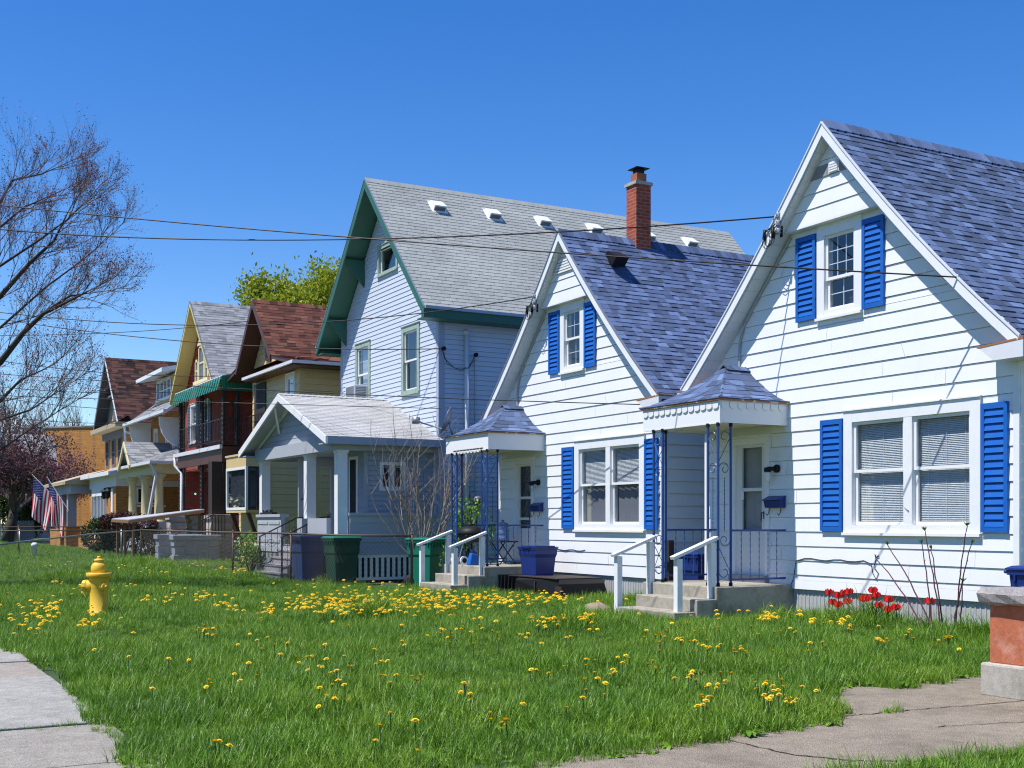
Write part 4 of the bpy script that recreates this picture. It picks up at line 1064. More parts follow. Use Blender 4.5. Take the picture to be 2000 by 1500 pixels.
def dormer_house():
    root = thing('dormer_house', 'tan brick house with yellow dormer and cream round porch columns', 'house', (12.6, 55.0, 0))
    X = 12.6; y0, y1 = 51.0, 58.5; F = front(X)
    hs = []
    for a, b in ((57.0, 57.8), (53.0, 54.0), (54.9, 55.4)):
        w, h = window(root, F, a, b, 4.2, 5.75, .13, 1, cover=('none',), depth=.1); hs.append(h)
    mb = MB(); 
    cs = sorted({3.4, 6.3} | {4.22, 5.73})
    for c0, c1 in zip(cs, cs[1:]):
        l = y0
        for H in sorted(hs):
            if H[2] <= (c0+c1)/2 <= H[3]: mb.face([F.p(l, c0), F.p(H[0], c0), F.p(H[0], c1), F.p(l, c1)]); l = H[1]
        mb.face([F.p(l, c0), F.p(y1, c0), F.p(y1, c1), F.p(l, c1)])
    mb.box(14.7, y0, 0, 18.5, y1, 6.2); mb.box(X+.01, y0, 3.35, 14.7, y0+.05, 6.2); mb.box(X+.01, y1-.05, 3.35, 14.7, y1, 6.2); mb.box(X+.01, y0+.05, 3.35, 14.7, y1-.05, 3.45)
    mb.build('wall', M['tan'], root)
    mb = MB(); sl = .72; nrm = V((-sl, 0, 1)).normalized(); up = V((1, 0, sl)).normalized()
    shingles(mb, lambda u, s: V((11.5, u, 6.05))+V((up.x*s, 0, up.z*s)), lambda s: nrm, 5.4, lambda s: y0-.5, lambda s: y1+.5, .17, .34, .012, .8)
    ro = mb.build('roof', M['roofmix'], root)
    mb = MB(); mb.prism([(11.5, y0-.5, 6.04), (16, y0-.5, 6.04+4.5*sl), (16, y0-.5, 5.9+4.5*sl), (11.5, y0-.5, 5.93)], (0, y1-y0+1, 0)); mb.prism([(16, y0-.5, 6.04+4.5*sl), (19, y0-.5, 6.1), (19, y0-.5, 5.9), (16, y0-.5, 5.9+4.5*sl)], (0, y1-y0+1, 0)); mb.build('soffit', M['white'], ro)
    mb = MB(); mb.box(11.38, y0-.5, 5.95, 11.5, y1+.55, 6.08); mb.tube([(11.44, y1+.4, 5.95), (11.46, y1+.4, 5.7), (12.3, y1+.1, 5.4), (12.3, y1+.1, 3.5)], .06, 6); mb.build('gutter', M['gutter'], root)
    for y in (y1-.1, 52.2):                           # curved eave brackets
        mb = MB(); pts = [(11.6, y, 5.9), (12.58, y, 5.9), (12.58, y, 4.6)]+[(12.58-.98*math.sin(t), y, 4.6+1.18*(1-math.cos(t))) for t in (.35, .7, 1.05, 1.4)]
        mb.prism(pts, (0, .16, 0)); mb.build('eave_bracket', M['white'], root)
    D = front(12.6); mb = MB(); D.box(mb, 53.7, 57.4, 6.85, 8.0, -3, 0)
    dm = mb.build('dormer', M['yellow'], root)
    mb = MB()
    for k in range(5): D.box(mb, 54.3+k*.7-.05, 54.3+k*.7+.05, 7.0, 7.9, 0, .05)
    D.box(mb, 54.2, 57.2, 6.95, 7.08, 0, .08); D.box(mb, 54.2, 57.2, 7.82, 7.95, 0, .05); D.box(mb, 54.2, 57.2, 7.4, 7.45, 0, .035); mb.build('dormer_window', M['white'], dm)
    mb = MB(); D.box(mb, 54.25, 57.15, 7.05, 7.85, 0, .02); mb.build('pane', M['slate'], dm)
    mb = MB(); mb.prism([(11.85, 52.9, 7.95), (16.2, 52.9, 8.9), (16.2, 52.9, 9.05), (11.85, 52.9, 8.12)], (0, 5.4, 0)); mb.build('dormer_roof', M['awnwhite'], dm)
    # columned porch
    ex, py0, py1 = 10.8, 49.9, 58.4; ze = 3.85
    mb = MB()
    u2 = V((1, 0, .45)).normalized(); n2 = V((-.45, 0, 1)).normalized()
    shingles(mb, lambda u, s: V((ex, u, ze))+u2*s, lambda s: n2, 2.0, lambda s: py0+s*.9, lambda s: py1, .17, .34, .011, .8)
    u3 = V((0, 1, .45)).normalized(); n3 = V((0, -.45, 1)).normalized()
    shingles(mb, lambda u, s: V((u, py0, ze))+u3*s, lambda s: n3, 2.0, lambda s: ex+s*.9, lambda s: 14.7, .17, .34, .011, .8)
    gp = [(0, 4.95), (1.25, 3.85)]; gy = 54.9
    for sg in (-1, 1):
        P, Nf, ln = slope(gp, gy, sg, ex); shingles(mb, P, Nf, ln, lambda s: ex-.15, lambda s: 13.2, .17, .34, .011, .8)
    pr = mb.build('porch_roof', M['roofmix'], root)
    mb = MB(); rake(mb, ex-.2, ex-.12, gy, gp, .0, .2); mb.prism([(ex+.25, gy-1.05, ze), (ex+.25, gy+1.05, ze), (ex+.25, gy, 4.75)], (.05, 0, 0)); mb.box(ex+.05, py0+.05, 3.78, 14.7, py1, 3.83)
    mb.box(ex+.25, py0+.3, 3.38, ex+.5, py1-.1, 3.78); mb.box(ex+.5, py0+.3, 3.38, 14.7, py0+.55, 3.78)
    for k in range(28): mb.box(ex+.5+k*.12, py0+.26, 3.55, ex+.56+k*.12, py0+.3, 3.66)
    fz = mb.build('porch_frieze', M['paleyellow'], root)
    mb = MB(); mb.prism([(ex+.24, gy-.5, ze+.15), (ex+.24, gy+.5, ze+.15), (ex+.24, gy, 4.6)], (.008, 0, 0)); mb.build('pediment', M['redpaint'], pr)
    mb = MB(); mb.box(ex-.12, py0-.1, 3.76, ex, py1+.1, 3.88); mb.box(ex, py0-.1, 3.76, 14.7, py0, 3.88); mb.tube([(ex-.06, py0+.1, 3.76), (ex+.1, py0+.15, 3.45), (ex+.2, py0+.2, 3.3), (ex-.25, py0+.6, .3)], .07, 7); mb.build('gutter', M['gutter'], root)
    for y in (50.4, 53.0, 55.7):
        mb = MB(); round_column(mb, ex+.38, y, 1.35, 3.38, .19); mb.build('porch_column', M['paleyellow'], root, True)
    mb = MB(); mb.box(ex+.1, py0+.2, 0, 14.7, py1, .8); mb.box(ex+.12, 49.95, .8, ex+.62, 50.8, 1.35); mb.box(ex+.12, 52.6, .8, ex+.62, 53.4, 1.35); mb.box(ex+.12, 55.3, .8, ex+.62, 56.1, 1.35); mb.build('porch_base', M['greypaint'], root)
    return root
DORMER = dormer_house()

def far_house():
    root = thing('far_brick_house', 'tan brick house with dark brown gable roof and a white windowed porch', 'house', (12.1, 64.4, 0))
    X = 12.1; yc = 64.4; zr, ze, hw = 9.9, 6.35, 3.4; prof = [(0, zr), (hw, ze)]; F = front(X)
    mb = MB(); mb.box(X, 61.3, 0, 20, 67.6, 6.3); mb.box(11.2, 59.7, 0, 15.6, 61.28, 3.1); mb.box(11.2, 61.28, 0, X-.01, 62.2, 3.1); mb.box(11.2, 66.0, 0, X-.01, 67.0, 3.1)
    mb.build('wall', M['tan'], root)
    mb = MB(); G = front(X+.05); hb = lambda z: max(.01, (zr-.2-z)*hw/(zr-ze)); siding(mb, G, 6.5, zr-.2, .2, .012, lambda z: yc-hb(z), lambda z: yc+hb(z)); gw = mb.build('gable_wall', M['sand'], root)
    mb = MB(); G.box(mb, yc-1.9, yc+1.9, 7.9, 8.0, 0, .3); G.box(mb, 64.0, 65.2, 6.7, 7.7, 0, .06); mb.build('attic_window', M['slate'], gw)
    ro = gable_roof(root, 'roof', 11.55, 20.5, yc, prof, .2, M['roofdark'], M['slate'], e=.18, w=.4)
    mb = MB(); rake(mb, 11.5, 11.55, yc, prof, 0, .16, (-1,)); mb.build('rake_board', M['gutter'], ro)
    mb = MB(); rake(mb, 11.5, 11.55, yc, prof, 0, .3, (1,)); mb.build('dark_rake_board', M['slate'], ro)
    mb = MB(); shingles(mb, lambda u, s: V((11.45+s*.85, u, 6.3+s*.53)), lambda s: V((-.53, 0, .85)), .75, lambda s: 61, lambda s: 67.9, .18, .4, .012, .8); mb.build('skirt_roof', M['roofdark'], root)
    mb = MB(); mb.box(11.4, 60.95, 6.1, 11.5, 67.95, 6.32); mb.box(11.5, 60.95, 6.1, 20, 61.05, 6.32); mb.box(11.5, 61.05, 6.1, 12.1, 67.9, 6.15); mb.build('gutter', M['sand'], root)
    mb = MB(); F.box(mb, 61.3, 67.6, 5.75, 6.1, 0, .15); mb.build('frieze', M['slate'], root)
    for y in (62.9, 64.6, 66.3):
        mb = MB(); F.box(mb, y, y+.9, 4.3, 5.75, 0, .04); w = mb.build('window', M['slate'], root)
        mb = MB(); F.box(mb, y+.12, y+.78, 4.4, 5.0, .04, .05); F.box(mb, y+.12, y+.78, 5.06, 5.65, .04, .05); mb.build('pane', M['dark'], w)
    mb = MB(); mb.tube([(11.9, 61.2, 6.1), (11.95, 61.2, 3.9)], .06, 6); mb.build('downspout', M['gutter'], root)
    # porch: flat roof, white siding above a run of windows, small side window
    mb = MB(); mb.box(10.75, 59.2, 3.62, 15.7, 67.2, 3.80); mb.prism([(10.75, 59.2, 3.80), (12.2, 59.2, 4.15), (15.7, 59.2, 4.15), (15.7, 59.2, 3.8)], (0, 8.0, 0)); mb.build('porch_roof', M['awnwhite'], root)
    mb = MB(); P = front(11.2); mb.box(11.19, 59.68, 3.1, 15.6, 67.0, 3.62); n = 9
    for k in range(n+1): P.box(mb, 62.3+k*.41, 62.36+k*.41, .9, 2.75, 0, .04)
    P.box(mb, 62.2, 66.1, 2.7, 3.1, .0, .05); P.box(mb, 62.2, 66.1, .5, 1.0, 0, .05); P.box(mb, 60.3, 60.75, .6, 3.0, 0, .05)
    pw = mb.build('porch_front', M['white'], root)
    mb = MB(); mb.box(11.24, 62.2, 1.0, 11.3, 66.1, 2.75); 
    for k in range(12): pass
    mb.build('pane', M['slate'], pw)
    S = side(59.7); mb = MB(); S.box(mb, 12.15, 13.45, 2.25, 3.05, 0, .05); S.box(mb, 12.05, 13.55, 2.1, 2.2, 0, .1); sw = mb.build('side_window', M['white'], root)
    mb = MB(); S.box(mb, 12.24, 12.76, 2.32, 2.97, .05, .056); S.box(mb, 12.84, 13.36, 2.32, 2.97, .05, .056); mb.build('pane', M['dark'], sw)
    for y in (61.0, 62.0):
        mb = MB(); mb.lathe((11.05, y, 2.6), [(.03, -.1), (.12, .0), (.12, .25), (.2, .28), (.03, .42)], 8); mb.tube([(11.05, y, 3.0), (11.05, y, 3.05), (11.2, y, 3.0)], .03, 5); mb.build('wall_lamp', M['black'], root)
    mb = MB()
    for k in range(4): mb.box(10.0+k*.3, 60.2, 0, 11.2, 62.0, .2*(k+1))
    mb.build('porch_steps', M['tan'], root)
    # open slate-blue porch on the far side
    mb = MB(); mb.box(10.0, 67.3, 3.38, 14, 75.6, 3.55); mb.prism([(10.0, 67.3, 3.55), (12.5, 67.3, 4.3), (14, 67.3, 4.3), (14, 67.3, 3.55)], (0, 8.3, 0)); mb.build('side_porch_roof', M['sand'], root)
    mb = MB(); mb.box(10.35, 67.6, 2.9, 10.65, 75.3, 3.38); mb.box(10.65, 67.6, 2.9, 14, 67.9, 3.38); mb.build('side_porch_beam', M['lavtrim'], root)
    for y in (69.0, 71.3, 74.9):
        mb = MB(); mb.box(10.4, y, 1.1, 10.85, y+.45, 2.95); mb.build('porch_column', M['lavtrim'], root)
    mb = MB(); mb.box(10.3, 68.8, 0, 11.0, 69.6, 1.1); mb.box(10.3, 71.1, 0, 11.0, 71.9, 1.1); mb.box(10.35, 71.9, 0, 10.8, 75.4, .95); mb.box(10.9, 67.3, 0, 14, 75.4, .5); mb.build('porch_wall', M['tan'], root)
    mb = MB(); mb.box(14, 67.6, 0, 14.3, 75.4, 3.4); mb.build('porch_back_wall', M['slate'], root)
    return root
FAR = far_house()
# ------------------------------------------------------------------ dish on the farther bungalow canopy
mb = MB(); c = V((10.62, 21.86, 3.42)); ax = V((-.75, .45, .35)).normalized()
mb.lathe(c, [(.02, -.05), (.16, -.03), (.26, .02), (.27, .03), (.25, .025), (.02, -.02)], 20, ax, 0, 1, 1.15)
mb.tube([c-ax*.04, c+V((.10, -.03, -.28))], .02, 6); mb.tube([c+V((0, 0, -.2)), c+V((-.42, .26, -.05)), c+V((-.52, .3, .0))], .016, 5); mb.box(c.x-.62, c.y+.24, c.z-.06, c.x-.5, c.y+.38, c.z+.07)
mb.build('satellite_dish', M['galv'], TWIN, True)

# ------------------------------------------------------------------ fire hydrant
def hydrant():
    t = thing('fire_hydrant', 'yellow fire hydrant with chained caps standing in the dandelion lawn', 'hydrant', (3.13, 17.95, 0))
    o = V((3.13, 17.95, 0)); k = 1.0
    mb = MB()
    mb.lathe(o, [(.165, 0), (.165, .05), (.15, .06), (.128, .075), (.128, .40), (.135, .44), (.130, .50), (.140, .555), (.172, .56), (.178, .575), (.178, .61), (.17, .62), (.112, .622)], 28)
    b = mb.build('barrel', M['hydrant'], t, True); 
    mb = MB()
    mb.lathe(o, [(.112, .62), (.112, .68), (.106, .72), (.088, .752), (.062, .77), (.058, .782), (.070, .785), (.070, .812), (.045, .82), (.034, .825)], 28)
    mb.lathe(o, [(.030, .82), (.030, .855), (.018, .862)], 5); mb.build('bonnet', M['hydrant'], t, True)
    L1 = V((-.8744, .4852, 0)); R1 = V((.35, -.93, 0)).normalized()
    mb = MB(); mb.lathe(o+V((0, 0, .43)), [(.105, .02), (.105, .12), (.088, .15), (.088, .165)], 20, L1); n = mb.build('pumper_nozzle', M['hydrant'], t, True)
    mb = MB(); mb.lathe(o+V((0, 0, .43)), [(.085, .172), (.090, .178), (.086, .225), (.06, .24), (.03, .242)], 10, L1); mb.lathe(o+V((0, 0, .43)), [(.028, .24), (.028, .285), (.02, .29)], 5, L1); mb.build('nozzle_cap', M['hydrant'], n)
    mb = MB(); mb.lathe(o+V((0, 0, .425)), [(.08, .06), (.076, .14), (.06, .155)], 16, R1); n2 = mb.build('hose_nozzle', M['hydrant'], t, True)
    mb = MB(); mb.lathe(o+V((0, 0, .425)), [(.064, .155), (.062, .185), (.03, .195), (.022, .196), (.022, .22)], 10, R1); mb.build('nozzle_cap', M['hydrant'], n2)
    mb = MB(); a = o+R1*.16+V((0, 0, .36)); e = o+L1*.10+R1*.10+V((0, 0, .22)); f = o+L1*.24+V((0, 0, .34))
    def chain(p, q, sag, m=24):
        for i in range(m):
            u0, u1 = i/m, (i+.75)/m
            w = lambda u: p.lerp(q, u)+V((0, 0, -sag*4*u*(1-u)))
            mb.tube([w(u0), w(u1)], .0075 if i % 2 else .0055, 4)
    chain(a, e, .06, 16); chain(e, f, .05, 12); mb.build('chain', M['hydrant'], t)
    mb = MB()
    for i in range(8):
        p = o+V((math.cos(i*.785)*.15, math.sin(i*.785)*.15, .05)); mb.lathe(p, [(.018, 0), (.018, .03), (.01, .035)], 6)
    mb.build('base_bolt', M['hydrant'], t)
hydrant()

# ------------------------------------------------------------------ wheeled carts and totes
def cart(name, label, x, y, rz, w, d, h, mat, cat='bin', wheels=True, lidmat=None, group=None, text=None):
    t = thing(name, label, cat, (x, y, 0), group); t.rotation_euler.z = rz
    T = ORG[t.name]; q = .78
    def P(a, b, z): return V((x+a, y+b, z))
    mb = MB()
    lv = [(.0, q*.96), (.05, q), (h*.62, q+.10), (h*.66, q+.18), (h*.80, .97), (h*.90, 1.0), (h*.905, 1.07), (h*.955, 1.08)]
    ring = lambda s: [(-w/2*s, -d/2*s), (w/2*s, -d/2*s), (w/2*s, d/2*s), (-w/2*s, d/2*s)]
    for (z0, s0), (z1, s1) in zip(lv, lv[1:]):
        a, b = ring(s0), ring(s1)
        for i in range(4):
            j = (i+1) % 4; mb.face([P(*a[i], z0), P(*a[j], z0), P(*b[j], z1), P(*b[i], z1)])
    mb.face([P(*c, 0) for c in ring(q)][::-1]); mb.face([P(*c, h*.955) for c in ring(1.08)])
    for k in range(-2, 3):      # ribs under the rim
        mb.box(x+k*w*.2-.012, y-d/2*1.08, h*.82, x+k*w*.2+.012, y-d/2*.98, h*.905); mb.box(x-w/2*1.08, y+k*d*.2-.012, h*.82, x-w/2*.98, y+k*d*.2+.012, h*.905)
    b = mb.build('body', M[mat], t, bevel=.018)
    mb = MB(); lid = [(h*.958, 1.12), (h*.975, 1.12), (h*1.0, .95), (h*1.005, .5)]
    for (z0, s0), (z1, s1) in zip(lid, lid[1:]):
        a, c = ring(s0), ring(s1)
        for i in range(4):
            j = (i+1) % 4; mb.face([P(*a[i], z0), P(*a[j], z0), P(*c[j], z1), P(*c[i], z1)])
    mb.face([P(*c, h*1.005) for c in ring(.5)]); mb.tube([P(-w*.4, d*.62, h*.93), P(w*.4, d*.62, h*.93)], .018, 6)
    mb.build('lid', M[lidmat or mat], t, bevel=.008)
    if wheels:
        for s in (-1, 1):
            mb = MB(); mb.lathe(P(s*w*.40-.03, d*.46, .12), [(.03, 0), (.115, .0), (.12, .01), (.12, .05), (.115, .06), (.03, .06)], 16, (1, 0, 0)); mb.build('wheel', M['rubber'], t, True)
    if text:
        mb = MB(); mb.box(x-.09, y-d/2*.985-.004, h*.80, x+.09, y-d/2*.97, h*.87); mb.build('label_plate', M['white'], b)
    return t
cart('wheeled_bin', 'dark blue wheeled bin behind the chain link fence, left of the dark green bin', 8.80, 25.15, .1, .60, .62, 1.07, 'binblue')
cart('wheeled_bin', 'dark green wheeled bin behind the fence, touching the blue wheeled bin', 9.20, 24.12, .05, .60, .60, 1.05, 'bindark', lidmat='bingreen')
cart('wheeled_bin', 'bright green wheeled bin beside the farther bungalow handrail', 10.60, 22.85, .55, .56, .60, 1.02, 'bingreen')
cart('wheeled_bin', 'bright blue wheeled bin in the gap between the two bungalows', 12.12, 15.5, .0, .50, .50, .86, 'totblue', text=True)
cart('wheeled_bin', 'blue bin whose rim shows above the terracotta pier at the right edge', 10.35, 7.72, .3, .55, .55, .92, 'totblue')
mb = MB(); mb.box(11.44, 15.44, 0, 11.54, 15.54, 1.06); mb.box(11.40, 15.45, .62, 11.44, 15.53, .72)
tag(mb.build('gate_post', M['darkwood']), 'dark wooden gate post between the two bungalows beside the blue bin', 'post')

# black wooden box furniture lying on its back, with a blue lidded tote on it
t = thing('black_cabinet', 'old black cabinet lying on its back in the lawn against the farther bungalow', 'cabinet', (11.0, 18.7, 0))
mb = MB()
mb.prism([(10.66, 17.45, .05), (10.66, 19.05, .05), (10.62, 19.0, .30), (10.70, 19.0, .36), (10.70, 17.6, .36), (10.62, 17.5, .28)], (.95, 0, 0))
mb.build('carcass', M['black'], t)
mb = MB(); mb.box(10.66, 17.60, .36, 11.6, 19.35, .375); mb.box(10.63, 17.42, .04, 10.66, 17.62, .24); mb.box(10.62, 18.3, .05, 10.655, 18.34, .30); mb.build('panel', M['darkwood'], t)
mb = MB(); mb.box(10.70, 19.1, .03, 11.5, 19.14, .38); mb.box(10.70, 19.8, .03, 11.5, 19.84, .36); mb.box(10.70, 19.14, .02, 11.5, 19.8, .05); mb.box(11.46, 19.14, .05, 11.5, 19.8, .36); mb.box(10.66, 19.1, .05, 10.72, 19.84, .10)
for k in range(5): mb.tube([(10.72, 19.2+k*.14, .06), (10.74, 19.2+k*.14, .36)], .012, 4)
mb.build('open_drawer', M['black'], t)
def tote(x, y, z, rz, w, d, h):
    t = thing('storage_tote', 'dark blue lidded tote standing on the black cabinet below the bungalow window', 'tote', (x, y, z)); t.rotation_euler.z = rz
    P = lambda a, b, c: V((x+a, y+b, z+c)); mb = MB()
    lv = [(0, .80), (.02, .82), (h*.60, .92), (h*.72, 1.0), (h*.86, 1.0), (h*.87, 1.05), (h*.93, 1.05)]
    ring = lambda s: [(-w/2*s, -d/2*s), (w/2*s, -d/2*s), (w/2*s, d/2*s), (-w/2*s, d/2*s)]
    for (z0, s0), (z1, s1) in zip(lv, lv[1:]):
        a, b = ring(s0), ring(s1)
        for i in range(4): mb.face([P(*a[i], z0), P(*a[(i+1) % 4], z0), P(*b[(i+1) % 4], z1), P(*b[i], z1)])
    mb.face([P(*c, 0) for c in ring(.8)]); mb.face([P(*c, h*.93) for c in ring(1.05)])
    for k in range(6): mb.box(x-w/2*1.05, y-d*.42+k*d*.16, z+h*.72, x-w/2*.99, y-d*.42+k*d*.16+.02, z+h*.87)
    mb.build('body', M['totblue'], t, bevel=.012)
    mb = MB(); mb.box(x-w/2*1.09, y-d/2*1.09, z+h*.935, x+w/2*1.09, y+d/2*1.09, z+h*.965); mb.box(x-w/2*.9, y-d/2*.9, z+h*.965, x+w/2*.9, y+d/2*.9, z+h); mb.box(x-w/2*1.16, y-d/2*.5, z+h*.93, x-w/2*1.08, y+d/2*.5, z+h*.965)
    mb.build('lid', M['totblue'], t, bevel=.006)
tote(11.10, 19.02, .378, .06, .48, .56, .54)

# kettle grill, jug, water bottle on a tray table: all on the farther stoop
zs = .512
t = thing('kettle_grill', 'black kettle grill with white wheels on the farther bungalow stoop', 'grill', (10.72, 20.98, zs)); o = V((10.72, 20.98, zs))
mb = MB(); mb.lathe(o, [(.06, .42), (.17, .45), (.25, .53), (.275, .60)], 22); mb.build('bowl', M['darkwood'], t, True)
mb = MB(); mb.lathe(o, [(.285, .60), (.285, .625), (.27, .68), (.20, .735), (.10, .76), (.03, .765)], 22); mb.beam(o+V((-.06, 0, .79)), o+V((.06, 0, .79)), .03, .025); mb.build('lid', M['black'], t, True)
for a in (.5, 2.6, 4.7):
    mb = MB(); mb.tube([o+V((math.cos(a)*.15, math.sin(a)*.15, .46)), o+V((math.cos(a)*.27, math.sin(a)*.27, .0))], .012, 6); mb.build('leg', M['galv'], t)
for s in (-1, 1):
    mb = MB(); mb.lathe(o+V((-.26, s*.2-.02, .09)), [(.05, 0), (.085, .0), (.085, .04), (.05, .04)], 16, (0, 1, 0), 0); mb.lathe(o+V((-.26, s*.2-.024, .09)), [(.05, 0), (.05, .048)], 12, (0, 1, 0), 1); mb.build('wheel', [M['white'], M['black']], t)
mb = MB(); mb.tube([o+V((.2, -.15, .5)), o+V((.3, -.2, .44)), o+V((.32, .1, .44))], .012, 5); mb.build('handle', M['redtwig'], t)
t = thing('plastic_jug', 'blue plastic jug under the kettle grill', 'jug', (10.62, 20.72, zs)); o = V((10.62, 20.72, zs))
mb = MB(); mb.hexa([o+V(q) for q in ((-.11, -.07, 0), (.11, -.07, 0), (.11, .07, 0), (-.11, .07, 0), (-.05, -.065, .24), (.10, -.065, .20), (.10, .065, .20), (-.05, .065, .24))]); mb.build('body', M['blue'], t, bevel=.02)
mb = MB(); mb.tube([o+V((-.02, 0, .22)), o+V((-.01, 0, .31))], .03, 8); mb.tube([o+V((.0, 0, .26)), o+V((.08, 0, .24)), o+V((.1, 0, .12))], .014, 6); mb.build('spout', M['totblue'], t)
t = thing('tray_table', 'small folding tray table on the farther stoop under a water bottle', 'table', (11.42, 20.95, zs)); o = V((11.42, 20.95, zs))
mb = MB(); mb.box(o.x-.20, o.y-.26, zs+.44, o.x+.20, o.y+.26, zs+.465); mb.build('tabletop', M['darkwood'], t)
for sy in (-.2, .2):
    for sx in (-1, 1):
        mb = MB(); mb.tube([o+V((sx*.18, sy, 0)), o+V((-sx*.16, sy, .44))], .012, 6); mb.build('leg', M['black'], t)
wb, ntw, bw = new_mat('bottle_plastic'); bw.inputs['Base Color'].default_value = (.35, .5, .8, 1); bw.inputs['Transmission Weight'].default_value = .75; bw.inputs['Roughness'].default_value = .12
mb = MB(); mb.lathe((11.40, 20.92, zs+.467), [(.12, 0), (.13, .02), (.13, .10), (.122, .11), (.13, .12), (.13, .21), (.122, .22), (.13, .23), (.13, .31), (.10, .35), (.03, .38), (.03, .42)], 20)
tag(mb.build('water_bottle', wb, None, True, loc=(11.40, 20.92, zs+.467)), 'big blue water bottle standing on the tray table by the bungalow door', 'bottle')

# ------------------------------------------------------------------ terracotta pier at the right edge
t = thing('terracotta_pier', 'terracotta rendered pier with rough stone cap and concrete base at right edge', 'pier', (8.2, 5.7, 0))
mb = MB(); mb.box(7.66, 4.7, 0, 8.75, 6.32, .265); mb.build('base', M['concrete'], t, bevel=.02)
mb = MB(); mb.box(7.71, 4.75, .26, 8.7, 6.27, .72); mb.build('shaft', M['terra'], t, bevel=.012)
mb = MB(); n = 9
for k in range(n):
    a, b = 4.62+k*(6.42-4.62)/n, 4.62+(k+1)*(6.42-4.62)/n
    o = [R.uniform(-.025, .02) for _ in range(4)]
mb = MB(); grid = []
def capring(z, off):
    pts = []
    for k in range(14): pts.append((7.65-off+R.uniform(-.012, .012), 4.60+k*1.72/13, z+R.uniform(-.008, .008)))
    for k in range(1, 9): pts.append((7.65+k*1.15/8, 6.32+off+R.uniform(-.012, .012), z+R.uniform(-.008, .008)))
    pts += [(8.80, 4.60, z)]
    return pts
rg = [capring(.715, -.03), capring(.74, .01), capring(.80, .02), capring(.845, -.02)]
for a, b in zip(rg, rg[1:]):
    for i in range(len(a)): mb.face([a[i], a[(i+1) % len(a)], b[(i+1) % len(b)], b[i]])
mb.face(rg[-1]); mb.face(rg[0]); mb.build('cap', M['cap'], t)

# ------------------------------------------------------------------ chain link fences
def fence(label, pts, h, posts, rail='galv', post='galv', mesh=.075, wr=.0009, name='chain_link_fence'):
    """pts = [(x, y, top z)] polyline; rail, posts and woven diagonals"""
    t = thing(name, label, 'fence', (pts[0][0], pts[0][1], 0))
    mb = MB(); mb.tube([(x, y, z) for x, y, z in pts], .021, 8); mb.build('rail', M[rail], t, True)
    seg = [(V(a), V(b)) for a, b in zip(pts, pts[1:])]; tot = sum((b-a).length for a, b in seg)
    def at(s):
        for a, b in seg:
            l = (b-a).length
            if s <= l+1e-6: return a.lerp(b, s/l)
            s -= l
        return seg[-1][1]
    for k, fp in enumerate(posts):
        p = at(tot*fp); mb = MB(); mb.tube([(p.x, p.y, 0), (p.x, p.y, p.z+.02)], .030 if k in (0, len(posts)-1) else .022, 8); mb.lathe((p.x, p.y, p.z+.02), [(.03, 0), (.03, .02), (.012, .045)], 8)
        mb.build('post', M[post], t, True)
    mb = MB(); n = int(tot/mesh/1.4); step = tot/n; hh = h-.06
    for k in range(-int(hh/step)-1, n+1):
        for sg in (0, 1):
            s0, s1 = k*step, k*step+hh
            c0, c1 = max(s0, 0), min(s1, tot)
            if c1-c0 < .02: continue
            q = []
            for j in range(3):
                s = c0+(c1-c0)*j/2; p = at(s); f = (s-s0)/hh
                z = p.z-.02-(hh*(1-f) if sg == 0 else hh*f); q.append((p.x, p.y, max(.03, z)))
            mb.tube(q, wr, 3, caps=False)
    mb.build('wire_mesh', M['galv'] if rail == 'galv' else M['wrought'], t)
M['rustrail'] = paint('rusty_rail', (.10, .075, .06), .7, .3, 12, (.16, .08, .04))
fence('rusty topped chain link fence along the gray house yard, ahead of the bins', [(8.30, 40.0, 1.10), (8.36, 33.0, 1.09), (8.42, 25.1, 1.10), (8.5, 22.4, 1.09), (10.05, 22.35, 1.07)], 1.1, (0, .545, .775, 1), 'rustrail', 'rustrail', wr=.0013)
fence('silver railed chain link fence running left from the corner post toward the sidewalk', [(8.30, 40.0, 1.10), (6.2, 36.0, 1.02), (3.9, 30.3, .93), (2.0, 25.0, .86)], .95, (0, 1), 'galv', 'rustrail', wr=.0005)
fence('rusty chain link fence farther back across the lawn, nearer the stone wall', [(2.2, 52.0, 1.0), (9.4, 49.0, 1.03)], 1.05, (0, .12, .5, 1), 'rustrail', 'galv')
fence('farthest rusty chain link fence in front of the flag porch', [(2.0, 60.5, 1.12), (9.9, 58.2, 1.14)], 1.1, (0, .2, .6, 1), 'rustrail', 'rust')

# ------------------------------------------------------------------ plywood lean-to on posts
t = thing('plywood_shelter', 'sloping plywood roof on raw timber posts beside the stone steps', 'shelter', (10, 44.5, 0))
A, B, C, D = V((8.75, 44.2, 1.42)), V((11.2, 43.2, 1.80)), V((11.5, 45.2, 1.82)), V((8.7, 47.2, 1.46))
mb = MB(); mb.hexa([p+V((0, 0, .0)) for p in (A, B, C, D)]+[p+V((0, 0, .03)) for p in (A, B, C, D)]); mb.build('roof_sheet', M['greypaint'], t)
mb = MB(); dn = V((0, 0, -.09))
for p, q in ((A, B), (D, C), (A, D), (B, C)): mb.beam(p+V((0, 0, -.052)), q+V((0, 0, -.052)), .05, .10)
mb.build('rafter', M['wood'], t)
for x, y in ((8.92, 44.3), (8.9, 45.7), (8.88, 47.0), (11.1, 43.5), (11.2, 45.0)):
    mb = MB(); mb.box(x-.045, y-.045, 0, x+.045, y+.045, 1.36 if x < 10 else 1.7); mb.build('post', M['wood'], t)

